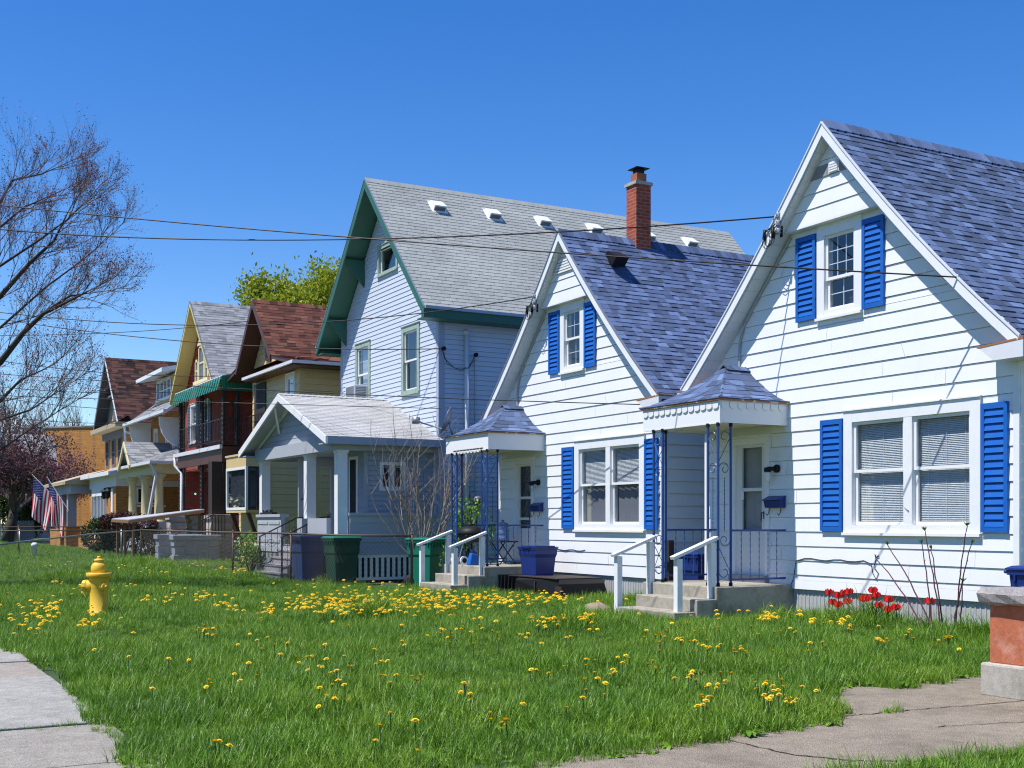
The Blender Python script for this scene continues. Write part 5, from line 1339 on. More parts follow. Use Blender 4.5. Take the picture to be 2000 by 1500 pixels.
# picket fence and small pipe stub far left
t = thing('picket_fence', 'weathered gray picket fence beyond the lawn at far left', 'fence', (10.1, 87, 0)); mb = MB()
for k in range(16):
    x, y = 9.3+k*.10, 87; mb.prism([(x, y, 0), (x+.09, y, 0), (x+.09, y, 1.35), (x+.045, y, 1.5), (x, y, 1.35)], (0, .03, 0))
mb.build('pickets', M['greywood'], t); mb = MB(); mb.box(9.3, 87.03, .4, 10.9, 87.07, .5); mb.box(9.3, 87.03, 1.05, 10.9, 87.07, 1.15); mb.build('rail', M['greywood'], t)
mb = MB(); mb.lathe((6.1, 48.5, 0), [(.09, 0), (.09, .40), (.12, .42), (.13, .50), (.09, .56), (.03, .58)], 14)
tag(mb.build('vent_pipe', M['gutter'], None, True, loc=(6.1, 48.5, 0)), 'short white capped pipe standing in the far lawn', 'pipe')
mb = MB(); mb.lathe((1.62, 14.9, 0), [(.14, .0), (.15, .03), (.13, .045), (.11, .03), (.02, .03)], 18)
tag(mb.build('valve_cover', M['slate'], None, True, loc=(1.62, 14.9, 0)), 'round bluish valve cover in the lawn edge beside the sidewalk', 'cover')

# ------------------------------------------------------------------ flags on the porch column
flagred = paint('flag_red', (.42, .015, .035), .8, .05, 3); flagblue = paint('flag_blue', (.02, .03, .14), .8, .05, 3); flagwhite = paint('flag_white', (.72, .70, .70), .8, .05, 3)
def flag(label, base, tip, W, H, sway):
    """stars and stripes hanging from a slanted pole: hoist along the pole, fly hanging down"""
    t = thing('flag', label, 'flag', base, 'flags on the far porch'); base = V(base); tip = V(tip); d = (tip-base).normalized()
    mb = MB(); mb.tube([base, tip], .018, 6); mb.lathe(tip, [(.015, 0), (.035, .03), (.015, .07)], 8, d, 1); mb.build('pole', [M['awnwhite'], M['yellow']], t)
    mb = MB(); nu, nv = 26, 30
    def P(u, v):     # u along the hoist from the tip, v down the fly
        p = tip.lerp(base, .02+u*H/(tip-base).length); f = v*W
        g = V((sway[0]*v*(1-.3*v), sway[1]*v, 0)); gather = (1-v*.16)
        c = tip.lerp(base, .02+.35*H/(tip-base).length)
        p = c+(p-c)*gather
        return p+V((0, 0, -f*.96))+g+V((.07*math.sin(u*9+v*3)*v, .09*math.cos(u*8+v*2)*v, 0))
    for i in range(nu):
        for j in range(nv):
            u, v = i/nu, j/nv; stripe = int(i/2) % 2
            mi = 0 if stripe == 0 else 1
            if u < 7/13*1.0 and v < .4: mi = 2
            mb.face([P(u, v), P((i+1)/nu, v), P((i+1)/nu, (j+1)/nv), P(u, (j+1)/nv)], mi)
    for a in range(9):
        for b in range(6 if a % 2 == 0 else 5):
            u = (a+.6)/9.2*7/13; v = .4*(b+.6+(.5 if a % 2 else 0))/6.2
            q = P(u, v); 
            for off in (-.012, .012): 
                e = V((.35, -.93, 0))*off; mb.face([q+e+V((0, 0, .022)), q+e+d*.02, q+e+V((0, 0, -.022)), q+e-d*.02], 1)
    mb.build('cloth', [flagred, flagwhite, flagblue], t)
flag('american flag on the nearer slanted pole of the slate blue porch', (10.4, 68.8, 2.0), (9.40, 69.4, 3.78), 2.2, 1.6, (.12, -.10))
flag('american flag hanging farther left on the slate blue porch', (10.3, 69.8, 2.2), (8.80, 70.6, 3.95), 2.2, 1.6, (-.25, .15))
# ------------------------------------------------------------------ trees
def branch(mb, p, d, ln, r, lvl, rng, tips, up=.25, wob=.25, kids=(3, 5), ratio=.62, spread=.75, sides=None, droop=0):
    n = 4 if lvl > 0 else 3; pts = [p]; q = p.copy(); d = d.normalized()
    for i in range(n):
        d = (d+V((rng.gauss(0, wob), rng.gauss(0, wob), rng.gauss(0, wob*.7)+up*.25-droop*.1))*.45).normalized()
        q = q+d*(ln/n); pts.append(q.copy())
    mb.tube(pts, [r*(1-.55*i/n) for i in range(n+1)], sides or (5 if lvl > 1 else 3), caps=False)
    if lvl == 0:
        tips.append((q, d)); tips.append((pts[2], d)); return
    k = rng.randint(*kids)
    for j in range(k):
        t = .25+.75*(j+rng.random()*.8)/k; t = min(t, 1); i = min(int(t*n), n-1); b = pts[i].lerp(pts[i+1], t*n-i)
        ax = d.orthogonal(); ax.rotate(Matrix.Rotation(rng.uniform(0, 6.28), 3, d))
        nd = (d+ax*spread*rng.uniform(.6, 1.25)+V((0, 0, up*.6))).normalized()
        branch(mb, b, nd, ln*ratio*rng.uniform(.75, 1.2), r*.55*rng.uniform(.8, 1.1), lvl-1, rng, tips, up, wob, kids, ratio, spread, sides, droop)

def leaves(mb, tips, per, size, rad_, rng, flat_=False, lo=.05):
    for q, d in tips:
        for _ in range(per):
            c = q+V((rng.gauss(0, rad_), rng.gauss(0, rad_), rng.gauss(0, rad_*.8)))
            a = V((rng.gauss(0, 1), rng.gauss(0, 1), rng.gauss(0, .6))).normalized(); b = a.orthogonal().normalized(); s = size*rng.uniform(.6, 1.3)
            b.rotate(Matrix.Rotation(rng.uniform(0, 6.28), 3, a)); e = a.cross(b)
            mb.face([c-b*s, c-e*s*.45, c+b*s, c+e*s*.45], 0, max(.01, rng.random()))

M['bud'] = leafmat('red_bud', [(0, (.10, .018, .016)), (.6, (.20, .04, .03)), (1, (.30, .12, .07))], .25)
M['spring'] = leafmat('spring_leaf', [(0, (.13, .20, .012)), (.5, (.27, .33, .02)), (1, (.42, .44, .03))], .4)
M['purple'] = leafmat('purple_leaf', [(0, (.045, .018, .022)), (.6, (.11, .040, .046)), (1, (.21, .10, .10))], .3)
M['pinkleaf'] = leafmat('redbud_bloom', [(0, (.10, .04, .05)), (.6, (.24, .09, .11)), (1, (.38, .19, .21))], .3)
M['evergreen'] = leafmat('evergreen_leaf', [(0, (.012, .022, .008)), (.6, (.035, .065, .014)), (1, (.085, .13, .02))], .2)
M['shrubgreen'] = leafmat('young_leaf', [(0, (.08, .19, .02)), (.6, (.17, .34, .035)), (1, (.30, .46, .08))], .35)
M['barberry'] = leafmat('barberry_leaf', [(0, (.022, .010, .012)), (.6, (.065, .022, .026)), (1, (.13, .05, .05))], .2)
M['tulipleaf'] = leafmat('tulip_leaf', [(0, (.04, .10, .03)), (1, (.09, .19, .06))], .2)

rg = random.Random(21)
t = thing('maple_tree', 'large budding maple at the left edge with bare spreading limbs and red buds', 'tree', (-.6, 28.6, 0))
LIMBS = [[(1.51, 27.76, 4.79), (2.68, 26.64, 6.01), (3.21, 26.12, 6.68), (3.6, 25.68, 7.07), (3.79, 25.34, 7.54)],
 [(1.32, 27.86, 3.82), (2.62, 25.99, 4.57), (2.99, 25.45, 5.12), (3.31, 25.04, 5.47), (3.67, 24.5, 5.64), (4.05, 24.1, 5.85)],
 [(1.32, 27.86, 3.18), (2.67, 26.54, 3.84), (3.02, 26.12, 4.26), (3.43, 25.54, 4.45)],
 [(1.27, 29.03, 6.49), (2.84, 28.16, 8.33), (3.07, 28.03, 8.82), (3.62, 27.73, 8.95), (3.93, 27.55, 9.1)],
 [(1.44, 28.36, 6.4), (2.79, 27.73, 7.69), (3.24, 27.36, 8.1), (3.8, 26.87, 8.35)],
 [(1.54, 26.6, 5.27), (2.67, 26.54, 6.83), (2.71, 26.86, 7.54)],
 [(3.31, 25.04, 5.47), (3.8, 25.03, 5.86), (4.25, 24.9, 5.95)],
 [(1.26, 26.75, 2.89), (2.58, 25.56, 3.38), (3.08, 25.05, 3.56), (3.58, 24.55, 3.94)]]
MORE_LIMBS = [[(1.44, 28.36, 4.64), (2.79, 27.73, 5.53), (3.66, 27.25, 6.41), (4.38, 26.85, 7.02), (4.77, 26.63, 7.41)], [(1.38, 27.25, 5.35), (2.65, 26.32, 6.58), (3.3, 25.62, 7.03), (3.76, 25.13, 7.39), (4.03, 24.98, 7.7)], [(1.32, 27.86, 2.1), (2.73, 27.08, 2.86), (3.39, 26.71, 3.39), (3.86, 26.45, 3.72)]]
LIMBS += MORE_LIMBS
mb = MB(); mb.tube([(-.6, 28.6, -.1), (-.58, 28.6, .5), (-.5, 28.5, 1.6), (-.4, 28.4, 2.4), (-.2, 28.4, 3.2), (0, 28.4, 4.2), (.3, 28.4, 5.4)], [.46, .36, .32, .32, .26, .2, .13], 12)
tw = MB(); tips = []
for li, L_ in enumerate(LIMBS):
    pts = [V(p) for p in L_]
    r0 = (.085, .095, .07, .05, .055, .035, .035, .05, .045, .045, .04)[li]
    if li != 6:
        a = V((-.45, 28.45, 2.2)) if pts[0].z < 4 else V((.0, 28.4, 4.0)); pts = [a, a.lerp(pts[0], .55)+V((0, 0, .1))]+pts
    n = len(pts); mb.tube(pts, [r0*1.08*(1-.86*i/(n-1)) for i in range(n)], 7)
    for i in range(1 if li != 6 else 0, n-1):
        m = 2 if i < 2 else 3
        for j in range(m):
            b = pts[i].lerp(pts[i+1], (j+rg.random())/m); d = (pts[i+1]-pts[i]).normalized()
            ax = d.orthogonal(); ax.rotate(Matrix.Rotation(rg.uniform(0, 6.28), 3, d)); nd = d*.95+ax*.62+V((.1, -.05, .25))
            branch(tw, b, nd, rg.uniform(.50, 1.0), .011, 3, rg, tips, .40, .22, (3, 5), .66, .50)
    branch(tw, pts[-1], pts[-1]-pts[-2], .68, .012, 3, rg, tips, .3, .2, (4, 6), .66, .5)
mb.build('trunk', M['bark'], t, True)
tr = tw.build('crown', M['twig'], t)
print('maple tips', len(tips))
mb = MB(); leaves(mb, tips, 1, .019, .035, rg); mb.build('buds', M['bud'], tr)

def tree(name, label, loc, h, rtr, lvl, ln, leafm, per, size, rad_, seed, spread=.75, first=5, up=.25, barkm='bark', kids=(3, 5), fork=.3, group=None, lean=0):
    rg = random.Random(seed); t = thing(name, label, 'tree', loc, group); o = V(loc)
    mb = MB(); top = o+V((lean, 0, h*fork)); mb.tube([o+V((0, 0, -.1)), o.lerp(top, .5)+V((.05, 0, 0)), top], [rtr*1.25, rtr, rtr*.75], 9); mb.build('trunk', M[barkm], t, True)
    tw = MB(); tips = []
    for k in range(first):
        a = 6.28*k/first+rg.random()*.7; d = V((math.cos(a)*spread, math.sin(a)*spread, .9+rg.random()*.6))
        branch(tw, top-V((0, 0, h*.08*rg.random())), d, ln*rg.uniform(.8, 1.15), rtr*.5, lvl, rg, tips, up, .28, kids, .66, spread)
    cr = tw.build('crown', M['twig'] if barkm == 'bark' else M[barkm], t)
    if leafm:
        mb = MB(); leaves(mb, tips, per, size, rad_, rg); mb.build('foliage', M[leafm], cr)
    return t
tree('spring_tree', 'round yellow green leafing tree rising behind the brown roof', (22.2, 58.3, 0), 13.0, .38, 4, 2.9, 'spring', 42, .12, .36, 5, .95, 10, .10, fork=.70)
tree('redbud_tree', 'pinkish purple blooming tree in front of the distant tan brick building', (13.0, 88.5, 0), 7, .18, 4, 2.1, 'pinkleaf', 4, .085, .24, 11, .8, 6, .2)
tree('plum_tree', 'dark trunked purple leaved tree at the far left of the lawn', (8.9, 84.3, 0), 8, .34, 4, 3.2, 'purple', 4, .085, .24, 12, .95, 6, .15, lean=.5)
tree('plum_tree', 'purple leaved tree standing between the far plum tree and the pink redbud', (10.9, 92.0, 0), 7.5, .22, 4, 2.5, 'purple', 4, .10, .26, 14, .85, 6, .2)
tree('bare_tree', 'bare gray tree above the distant brick building roofline', (19.5, 135, 0), 15, .3, 4, 5.5, None, 0, 0, 0, 15, .6, 6, .5)
tree('bare_tree', 'hazy bare tree left of the distant brick building', (14.0, 130, 0), 14, .3, 4, 5.5, 'pinkleaf', 1, .10, .3, 16, .6, 6, .5)
tree('bare_tree', 'bare tree at the far left end of the street', (9.0, 125, 0), 15, .3, 4, 5.5, 'pinkleaf', 1, .10, .3, 17, .6, 6, .5)

def shrub(name, label, cat, loc, rx, rz, n, size, leafm, seed, stems=0, zc=None, hang=False):
    rg = random.Random(seed); t = thing(name, label, cat, loc); o = V(loc)
    mb = MB()
    for k in range(max(stems, 4)):
        a = rg.uniform(0, 6.28); q = o+V((math.cos(a)*rx*.6, math.sin(a)*rx*.6, (zc or rz)*1.2)); mb.tube([o+V((math.cos(a)*.05, math.sin(a)*.05, 0)), o.lerp(q, .5)+V((rg.gauss(0, .06), rg.gauss(0, .06), 0)), q], [.02, .014, .006], 5)
    mb.build('stem', M['darkwood'], t)
    mb = MB(); cl = [(V((rg.gauss(0, rx*.5), rg.gauss(0, rx*.5), rg.uniform(-rz*.75, rz*.75))), rg.uniform(.3, .55)) for _ in range(26)]
    for i in range(n):
        c0, rr = rg.choice(cl); v = V((rg.gauss(0, 1), rg.gauss(0, 1), rg.gauss(0, 1))).normalized()*rr*rg.random()**.4
        c = c0+V((v.x*rx, v.y*rx, v.z*rz)); k = math.sqrt((c.x/rx)**2+(c.y/rx)**2+(c.z/rz)**2)
        if k > 1: c = c/k*rg.uniform(.88, 1.05)
        c = o+c+V((0, 0, zc or rz))
        if c.z < .02: continue
        a = V((rg.gauss(0, 1), rg.gauss(0, 1), rg.gauss(0, 1))).normalized(); b = a.orthogonal().normalized(); e = a.cross(b); s = size*rg.uniform(.6, 1.4)
        mb.face([c-b*s, c-e*s*.5, c+b*s, c+e*s*.5], 0, max(.01, rg.random()))
    mb.build('foliage', M[leafm], t); return t
shrub('round_bush', 'round clipped dark green bush left of the purple hedge', 'bush', (9.3, 52.0, 0), .95, .85, 5200, .055, 'evergreen', 31)
shrub('purple_hedge', 'dark purple barberry hedge in front of the cream round columns', 'bush', (9.9, 50.9, 0), 1.0, .55, 4200, .045, 'barberry', 32, zc=1.30)
shrub('purple_hedge', 'right hand end of the purple hedge beside the leaning downspout', 'bush', (10.1, 49.4, 0), .8, .5, 3000, .045, 'barberry', 33, zc=1.2)
shrub('evergreen_tree', 'tall dark evergreen behind the gray picket fence', 'tree', (10.9, 89.5, 0), 1.5, 2.9, 7000, .10, 'evergreen', 34, zc=2.9)
shrub('evergreen_tree', 'columnar yellowish green arborvitae beside the dark evergreen', 'tree', (9.7, 88.2, 0), .9, 1.8, 4200, .08, 'evergreen', 35, zc=1.9)
shrub('dark_hedge', 'dark leafy hedge under the plywood shelter', 'bush', (10.0, 45.9, 0), .9, .6, 3000, .05, 'evergreen', 36, zc=.6)
shrub('leafy_shrub', 'light green shrub by the rusty fence below the bay window', 'shrub', (8.95, 29.9, 0), .42, .5, 900, .045, 'shrubgreen', 37, 7, .62)
shrub('leafy_shrub', 'tall light green shrub behind the farther bungalow stoop', 'shrub', (11.5, 22.35, 0), .45, .75, 700, .042, 'shrubgreen', 38, 9, 1.35)
shrub('leafy_shrub', 'low green shrub behind the farther bungalow left handrail', 'shrub', (10.75, 22.0, 0), .22, .5, 600, .030, 'shrubgreen', 39, 6, .55)

# leafless multi-stemmed shrub in front of the gray house
rg = random.Random(8); t = thing('bare_shrub', 'leafless multi stemmed shrub in front of the gray house wall', 'shrub', (10.75, 23.6, 0)); mb = MB(); tips = []
for k in range(6):
    a0 = k*1.05+rg.uniform(-.3, .3); b = V((10.75+.07*math.cos(a0), 23.6+.07*math.sin(a0), 0)); ln = rg.uniform(1.0, 1.7)
    d = V((math.cos(a0)*.28, math.sin(a0)*.28, 1)).normalized(); pts = [b]
    for i in range(5): d = (d+V((rg.gauss(0, .07), rg.gauss(0, .07), .02))).normalized(); pts.append(pts[-1]+d*ln/5)
    r0 = rg.uniform(.020, .034); mb.tube(pts, [r0*(1-.45*i/5) for i in range(6)], 6, caps=False)
    for j in range(7):
        p = pts[rg.randint(2, 5)].copy() if j < 5 else pts[-1].copy(); az = a0+rg.uniform(-1.3, 1.3); out_ = rg.uniform(.25, .95); arc = [p.copy()]; n = 9; L2 = rg.uniform(1.3, 2.5)
        d = V((math.cos(az)*out_, math.sin(az)*out_, .75)).normalized()
        for i in range(n):
            d = (d+V((-math.cos(az)*.035, -math.sin(az)*.035, .10))+V((rg.gauss(0, .05), rg.gauss(0, .05), rg.gauss(0, .03)))).normalized(); p = p+d*L2/n; arc.append(p.copy())
        mb.tube(arc, [.0105*(1-.8*i/n)+.0022 for i in range(n+1)], 4, caps=False)
        for i in range(2, n):
            if rg.random() < .6:
                ax = rg.uniform(0, 6.28); branch(mb, arc[i], V((math.cos(ax)*.7, math.sin(ax)*.7, .7)), rg.uniform(.3, .7), .004, 1, rg, tips, .4, .2, (1, 2), .6, .5)
mb.build('stems', M['redtwig'], t)

# tall leafless stalks by the wall
t = thing('bare_stalks', 'cluster of bare purplish stalks in front of the nearest bungalow window', 'shrub', (11.25, 9.8, 0)); mb = MB(); bud = MB()
TOP = [(10.81, .9), (10.62, 1.07), (10.08, 1.1), (10.03, 1.25), (9.93, 1.03), (9.42, 1.31), (9.35, 1.11), (9.47, .67)]; BASE = [(10.01), (9.95), (9.90), (9.80), (9.83), (9.68), (9.72), (9.60)]
rg = random.Random(4)
for (y, z), yb in zip(TOP, BASE):
    a, b = V((11.25+rg.uniform(-.08, .08), yb, 0)), V((11.2, y, z)); m = a.lerp(b, .5)+V((0, (yb-y)*.10, .06)); pts = [(a*(1-s)*(1-s)+m*2*s*(1-s)+b*s*s)+V((0, rg.gauss(0, .006), 0)) for s in [i/9 for i in range(10)]]
    mb.tube(pts, [.011*(1-.5*i/9) for i in range(10)], 6)
    for k in range(7):
        e = V((rg.gauss(0, .5), rg.gauss(0, .5), 1)).normalized(); bud.tube([b, b+e*.03, b+e*.055], [.003, .007, .002], 4)
    for i in (5, 7): bud.tube([pts[i], pts[i]+V((0, rg.choice((-1, 1))*.02, .03))], [.004, .002], 4)
mb.build('stalk', M['stemred'], t); bud.build('bud', M['shrubgreen'], t)

# tulips
red, ntr, br = new_mat('tulip_red'); br.inputs['Base Color'].default_value = (.72, .012, .014, 1); br.inputs['Roughness'].default_value = .5; br.inputs['Subsurface Weight'].default_value = .0
L(ntr, ramp(ntr, noise_tex(ntr, 30), [(.3, (.55, .008, .010)), (.7, (.80, .02, .018))]), br.inputs['Base Color'])
TUL = [(11.74, .34), (11.61, .30), (11.53, .34), (11.44, .36), (11.69, .21), (11.56, .19), (11.37, .24), (11.14, .29), (11.02, .40), (10.95, .34), (11.02, .30), (10.89, .22), (10.76, .30), (10.05, .32), (10.70, .18), (10.61, .21)]
rg = random.Random(9)
for i, (y, z) in enumerate(TUL):
    x = 11.32+rg.uniform(-.06, .06); z += .04
    lab, gr = ('red tulip with open bloom in the row along the bungalow foundation', 'red tulips by the wall') if i != 13 else ('single red tulip standing apart among the bare stalks', 'red tulips by the wall')
    t = thing('tulip', lab, 'tulip', (x, y, 0), gr); mb = MB(); b = V((x+rg.gauss(0, .03), y+rg.gauss(0, .05), 0))
    mb.tube([b, V((x, y, z*.6)), V((x, y, z))], .006, 5); mb.build('stem', M['tulipleaf'], t)
    mb = MB()
    for k in range(6):
        a = k*1.047+rg.random()*.3; r = .056; c = V((x, y, z)); u = V((math.cos(a), math.sin(a), 0)); w = V((-u.y, u.x, 0)); op = rg.uniform(.75, 1.15)
        mb.face([c, c+u*r*.8*op+w*.028+V((0, 0, .018)), c+u*r*1.0*op+w*.038+V((0, 0, .055)), c+u*r*.80*op+V((0, 0, .095)), c+u*r*1.0*op-w*.038+V((0, 0, .055)), c+u*r*.8*op-w*.028+V((0, 0, .018))])
    mb.build('bloom', red, t)
    mb = MB()
    for k in range(3):
        a = rg.uniform(0, 6.28); u = V((math.cos(a), math.sin(a), 0)); w = V((-u.y, u.x, 0)); h = rg.uniform(.14, .22)
        pts = [b, b+u*.03+V((0, 0, h*.5)), b+u*.08+V((0, 0, h))]
        mb.face([pts[0]-w*.012, pts[0]+w*.012, pts[1]+w*.022, pts[1]-w*.022], 0, .4); mb.face([pts[1]-w*.022, pts[1]+w*.022, pts[2]], 0, .7)
    mb.build('leaf', M['tulipleaf'], t)

# stone in the grass
mb = MB(); c = V((9.75, 14.95, 0)); rg = random.Random(2)
prev = None
for i in range(7):
    th = i/6*1.57; ring = []
    for j in range(14):
        a = j/14*6.28; k = 1+.12*noise.noise(V((math.cos(a)*2, math.sin(a)*2, th*2))); ring.append(c+V((math.cos(a)*.20*math.cos(th)*k, math.sin(a)*.27*math.cos(th)*k, .15*math.sin(th)*k)))
    if prev:
        for j in range(14): mb.face([prev[j], prev[(j+1) % 14], ring[(j+1) % 14], ring[j]])
    prev = ring
tag(mb.build('boulder', concrete('boulder_rock', (.26, .20, .14), (.15, .12, .08), scale=6), None, True, loc=(9.75, 14.95, 0)), 'rounded brown boulder half hidden in grass left of the nearest handrail', 'rock')

# ------------------------------------------------------------------ distant buildings and poles
t = thing('brick_block', 'distant flat roofed tan brick building above the pink tree', 'building', (20, 116, 0)); mb = MB(); mb.prism([(15.8, 118.5, 0), (20.6, 113.2, 0), (30, 121, 0), (25, 127, 0)], (0, 0, 10.1)); mb.build('wall', M['tan'], t)
mb = MB(); mb.prism([(15.7, 118.5, 10.1), (20.6, 113.05, 10.1), (30.1, 121, 10.1), (25, 127.1, 10.1)], (0, 0, .16)); mb.build('parapet', M['greywood'], t)
t = thing('pale_house', 'pale gray house glimpsed between the purple trees at far left', 'house', (12.2, 110, 0)); mb = MB(); mb.box(12.2, 108, 0, 15.2, 114, 6.2); mb.prism([(12, 108, 6.2), (12, 114, 6.2), (12, 111, 9.0)], (3.5, 0, 0)); mb.build('wall', M['greywood'], t)
mb = MB()
for k in range(3): mb.box(12.16, 108.7+k*1.8, 3.6, 12.2, 109.6+k*1.8, 5.2)
mb.build('window', M['slate'], t)
t = thing('utility_pole', 'pale utility pole with a white cross arm among the far trees', 'pole', (9.6, 96, 0)); mb = MB(); mb.tube([(9.6, 96, 0), (9.6, 96, 8.3)], .13, 8); mb.build('shaft', M['greypaint'], t); mb = MB(); mb.beam((8.3, 96, 7.1), (11.2, 95.6, 7.3), .12, .14); mb.build('cross_arm', M['white'], t)

# ------------------------------------------------------------------ overhead wires
def wire(label, p, q, sag, r, mid=None):
    p, q = V(p), V(q); pts = []
    n = 24
    for i in range(n+1):
        u = i/n; c = p.lerp(q, u)-V((0, 0, sag*4*u*(1-u))); pts.append(c)
    mb = MB(); mb.tube(pts, r, 5)
    return tag(mb.build('wire', M['black'], None, loc=tuple(p)), label, 'wire', 'overhead service wires')
def w3(label, a, m, b, r):
    """wire through three points"""
    a, m, b = V(a), V(m), V(b); t = (m-a).length/((m-a).length+(b-m).length)
    pts = []
    for i in range(29):
        u = i/28; l0 = (u-t)*(u-1)/(t*1.0); l1 = u*(u-1)/(t*(t-1)); l2 = u*(u-t)/(1-t)
        l0 = (u-t)*(u-1)/((0-t)*(0-1)); pts.append(a*l0+m*l1+b*l2)
    mb = MB(); mb.tube(pts, r, 5)
    return tag(mb.build('wire', M['black'], None, loc=tuple(a)), label, 'wire', 'overhead service wires')
w3('topmost wire at left, sagging down to the right rake of the nearest bungalow', (1.58, 22.0, 6.75), (6.11, 16.05, 5.43), (11.5, 9.79, 4.26), .010)
w3('twisted wire rising to the service head of the nearest bungalow gable', (1.58, 22.0, 6.34), (5.6, 16.91, 5.5), (11.5, 13.0, 5.70), .011)
w3('wire crossing the big gray roof to the service head of the farther bungalow', (2.37, 32.99, 6.77), (8.8, 24.85, 5.71), (11.5, 19.9, 5.70), .011)
w3('wire ending at the near corner of the gray house below its eave', (2.69, 37.39, 7.35), (8.91, 29.36, 5.79), (11.78, 24.62, 5.32), .012)
w3('nearly level wire reaching the brown roofed cream house', (3.56, 49.49, 8.41), (9.32, 42.86, 8.12), (11.5, 38.6, 8.0), .012)
w3('long low wire passing the gray porch roof to the near edge of the farther bungalow', (2.53, 35.19, 5.41), (7.48, 27.87, 4.52), (11.5, 16.19, 3.3), .009)
w3('lowest wire across the gray porch roof, ending at the corner of the gray house', (2.53, 35.19, 4.79), (7.48, 27.87, 4.17), (11.78, 24.6, 3.95), .008)
for lab, a, b in (('wire to the red brick house gable', (4.74, 65.99, 8.45), (11.7, 48.2, 6.6)), ('wire to the tan dormer house eave', (4.9, 68.19, 8.28), (11.5, 52.6, 6.2)),
                  ('farther wire to the tan dormer house bracket', (5.53, 76.98, 7.97), (11.6, 57.4, 6.0)), ('wire to the far dark roofed brick house', (6.32, 87.98, 7.89), (11.5, 62.4, 6.3)), ('wire to the green awning corner', (3.95, 54.99, 8.45), (11.2, 41.8, 6.5))):
    wire(lab, a, b, .25, .014)

# ------------------------------------------------------------------ houses and trees across the street (unseen, added so the window panes mirror them, not bright sky)
for i, (y, h, wd, lab) in enumerate(((33, 5.2, 9, 'house across the street mirrored in the nearest bungalow windows'), (54, 5.6, 12, 'house across the street mirrored in the farther bungalow windows'))):
    t = thing('street_house', lab, 'house', (-19, y, 0)); mb = MB(); mb.box(-23, y-wd/2, 0, -15, y+wd/2, h); mb.build('wall', M[('lav', 'tan')[i]], t)
    mb = MB(); mb.prism([(-14.4, y-wd/2-.4, h), (-14.4, y+wd/2+.4, h), (-14.4, y, h+3.6)], (-9, 0, 0)); mb.build('roof', M['roofdark'], t)
    for k in (-.3, .0, .3):
        mb = MB(); mb.box(-14.99, y+wd*k-.5, 1.2, -14.95, y+wd*k+.5, 2.8); mb.build('window', M['dark'], t)
tree('reflection_tree', 'unseen leafy tree added between the two houses across the street for pane reflections', (-13, 43, 0), 9, .3, 3, 4.2, 'spring', 22, .20, .5, 51, .8, 7, .2)
tree('reflection_tree', 'unseen leafy tree added left of the houses across the street for pane reflections', (-13, 66, 0), 10, .3, 3, 4.4, 'evergreen', 30, .24, .6, 52, .8, 7, .2)
tree('reflection_tree', 'unseen dark tree added near the first house across the street for pane reflections', (-12.5, 25, 0), 8, .3, 3, 4.0, 'evergreen', 30, .22, .6, 53, .8, 7, .2)
tree('reflection_tree', 'unseen tree added far down the opposite side to darken the bay pane reflection', (-7, 106, 0), 12, .3, 3, 5.0, 'evergreen', 30, .3, .7, 54, .8, 7, .2)
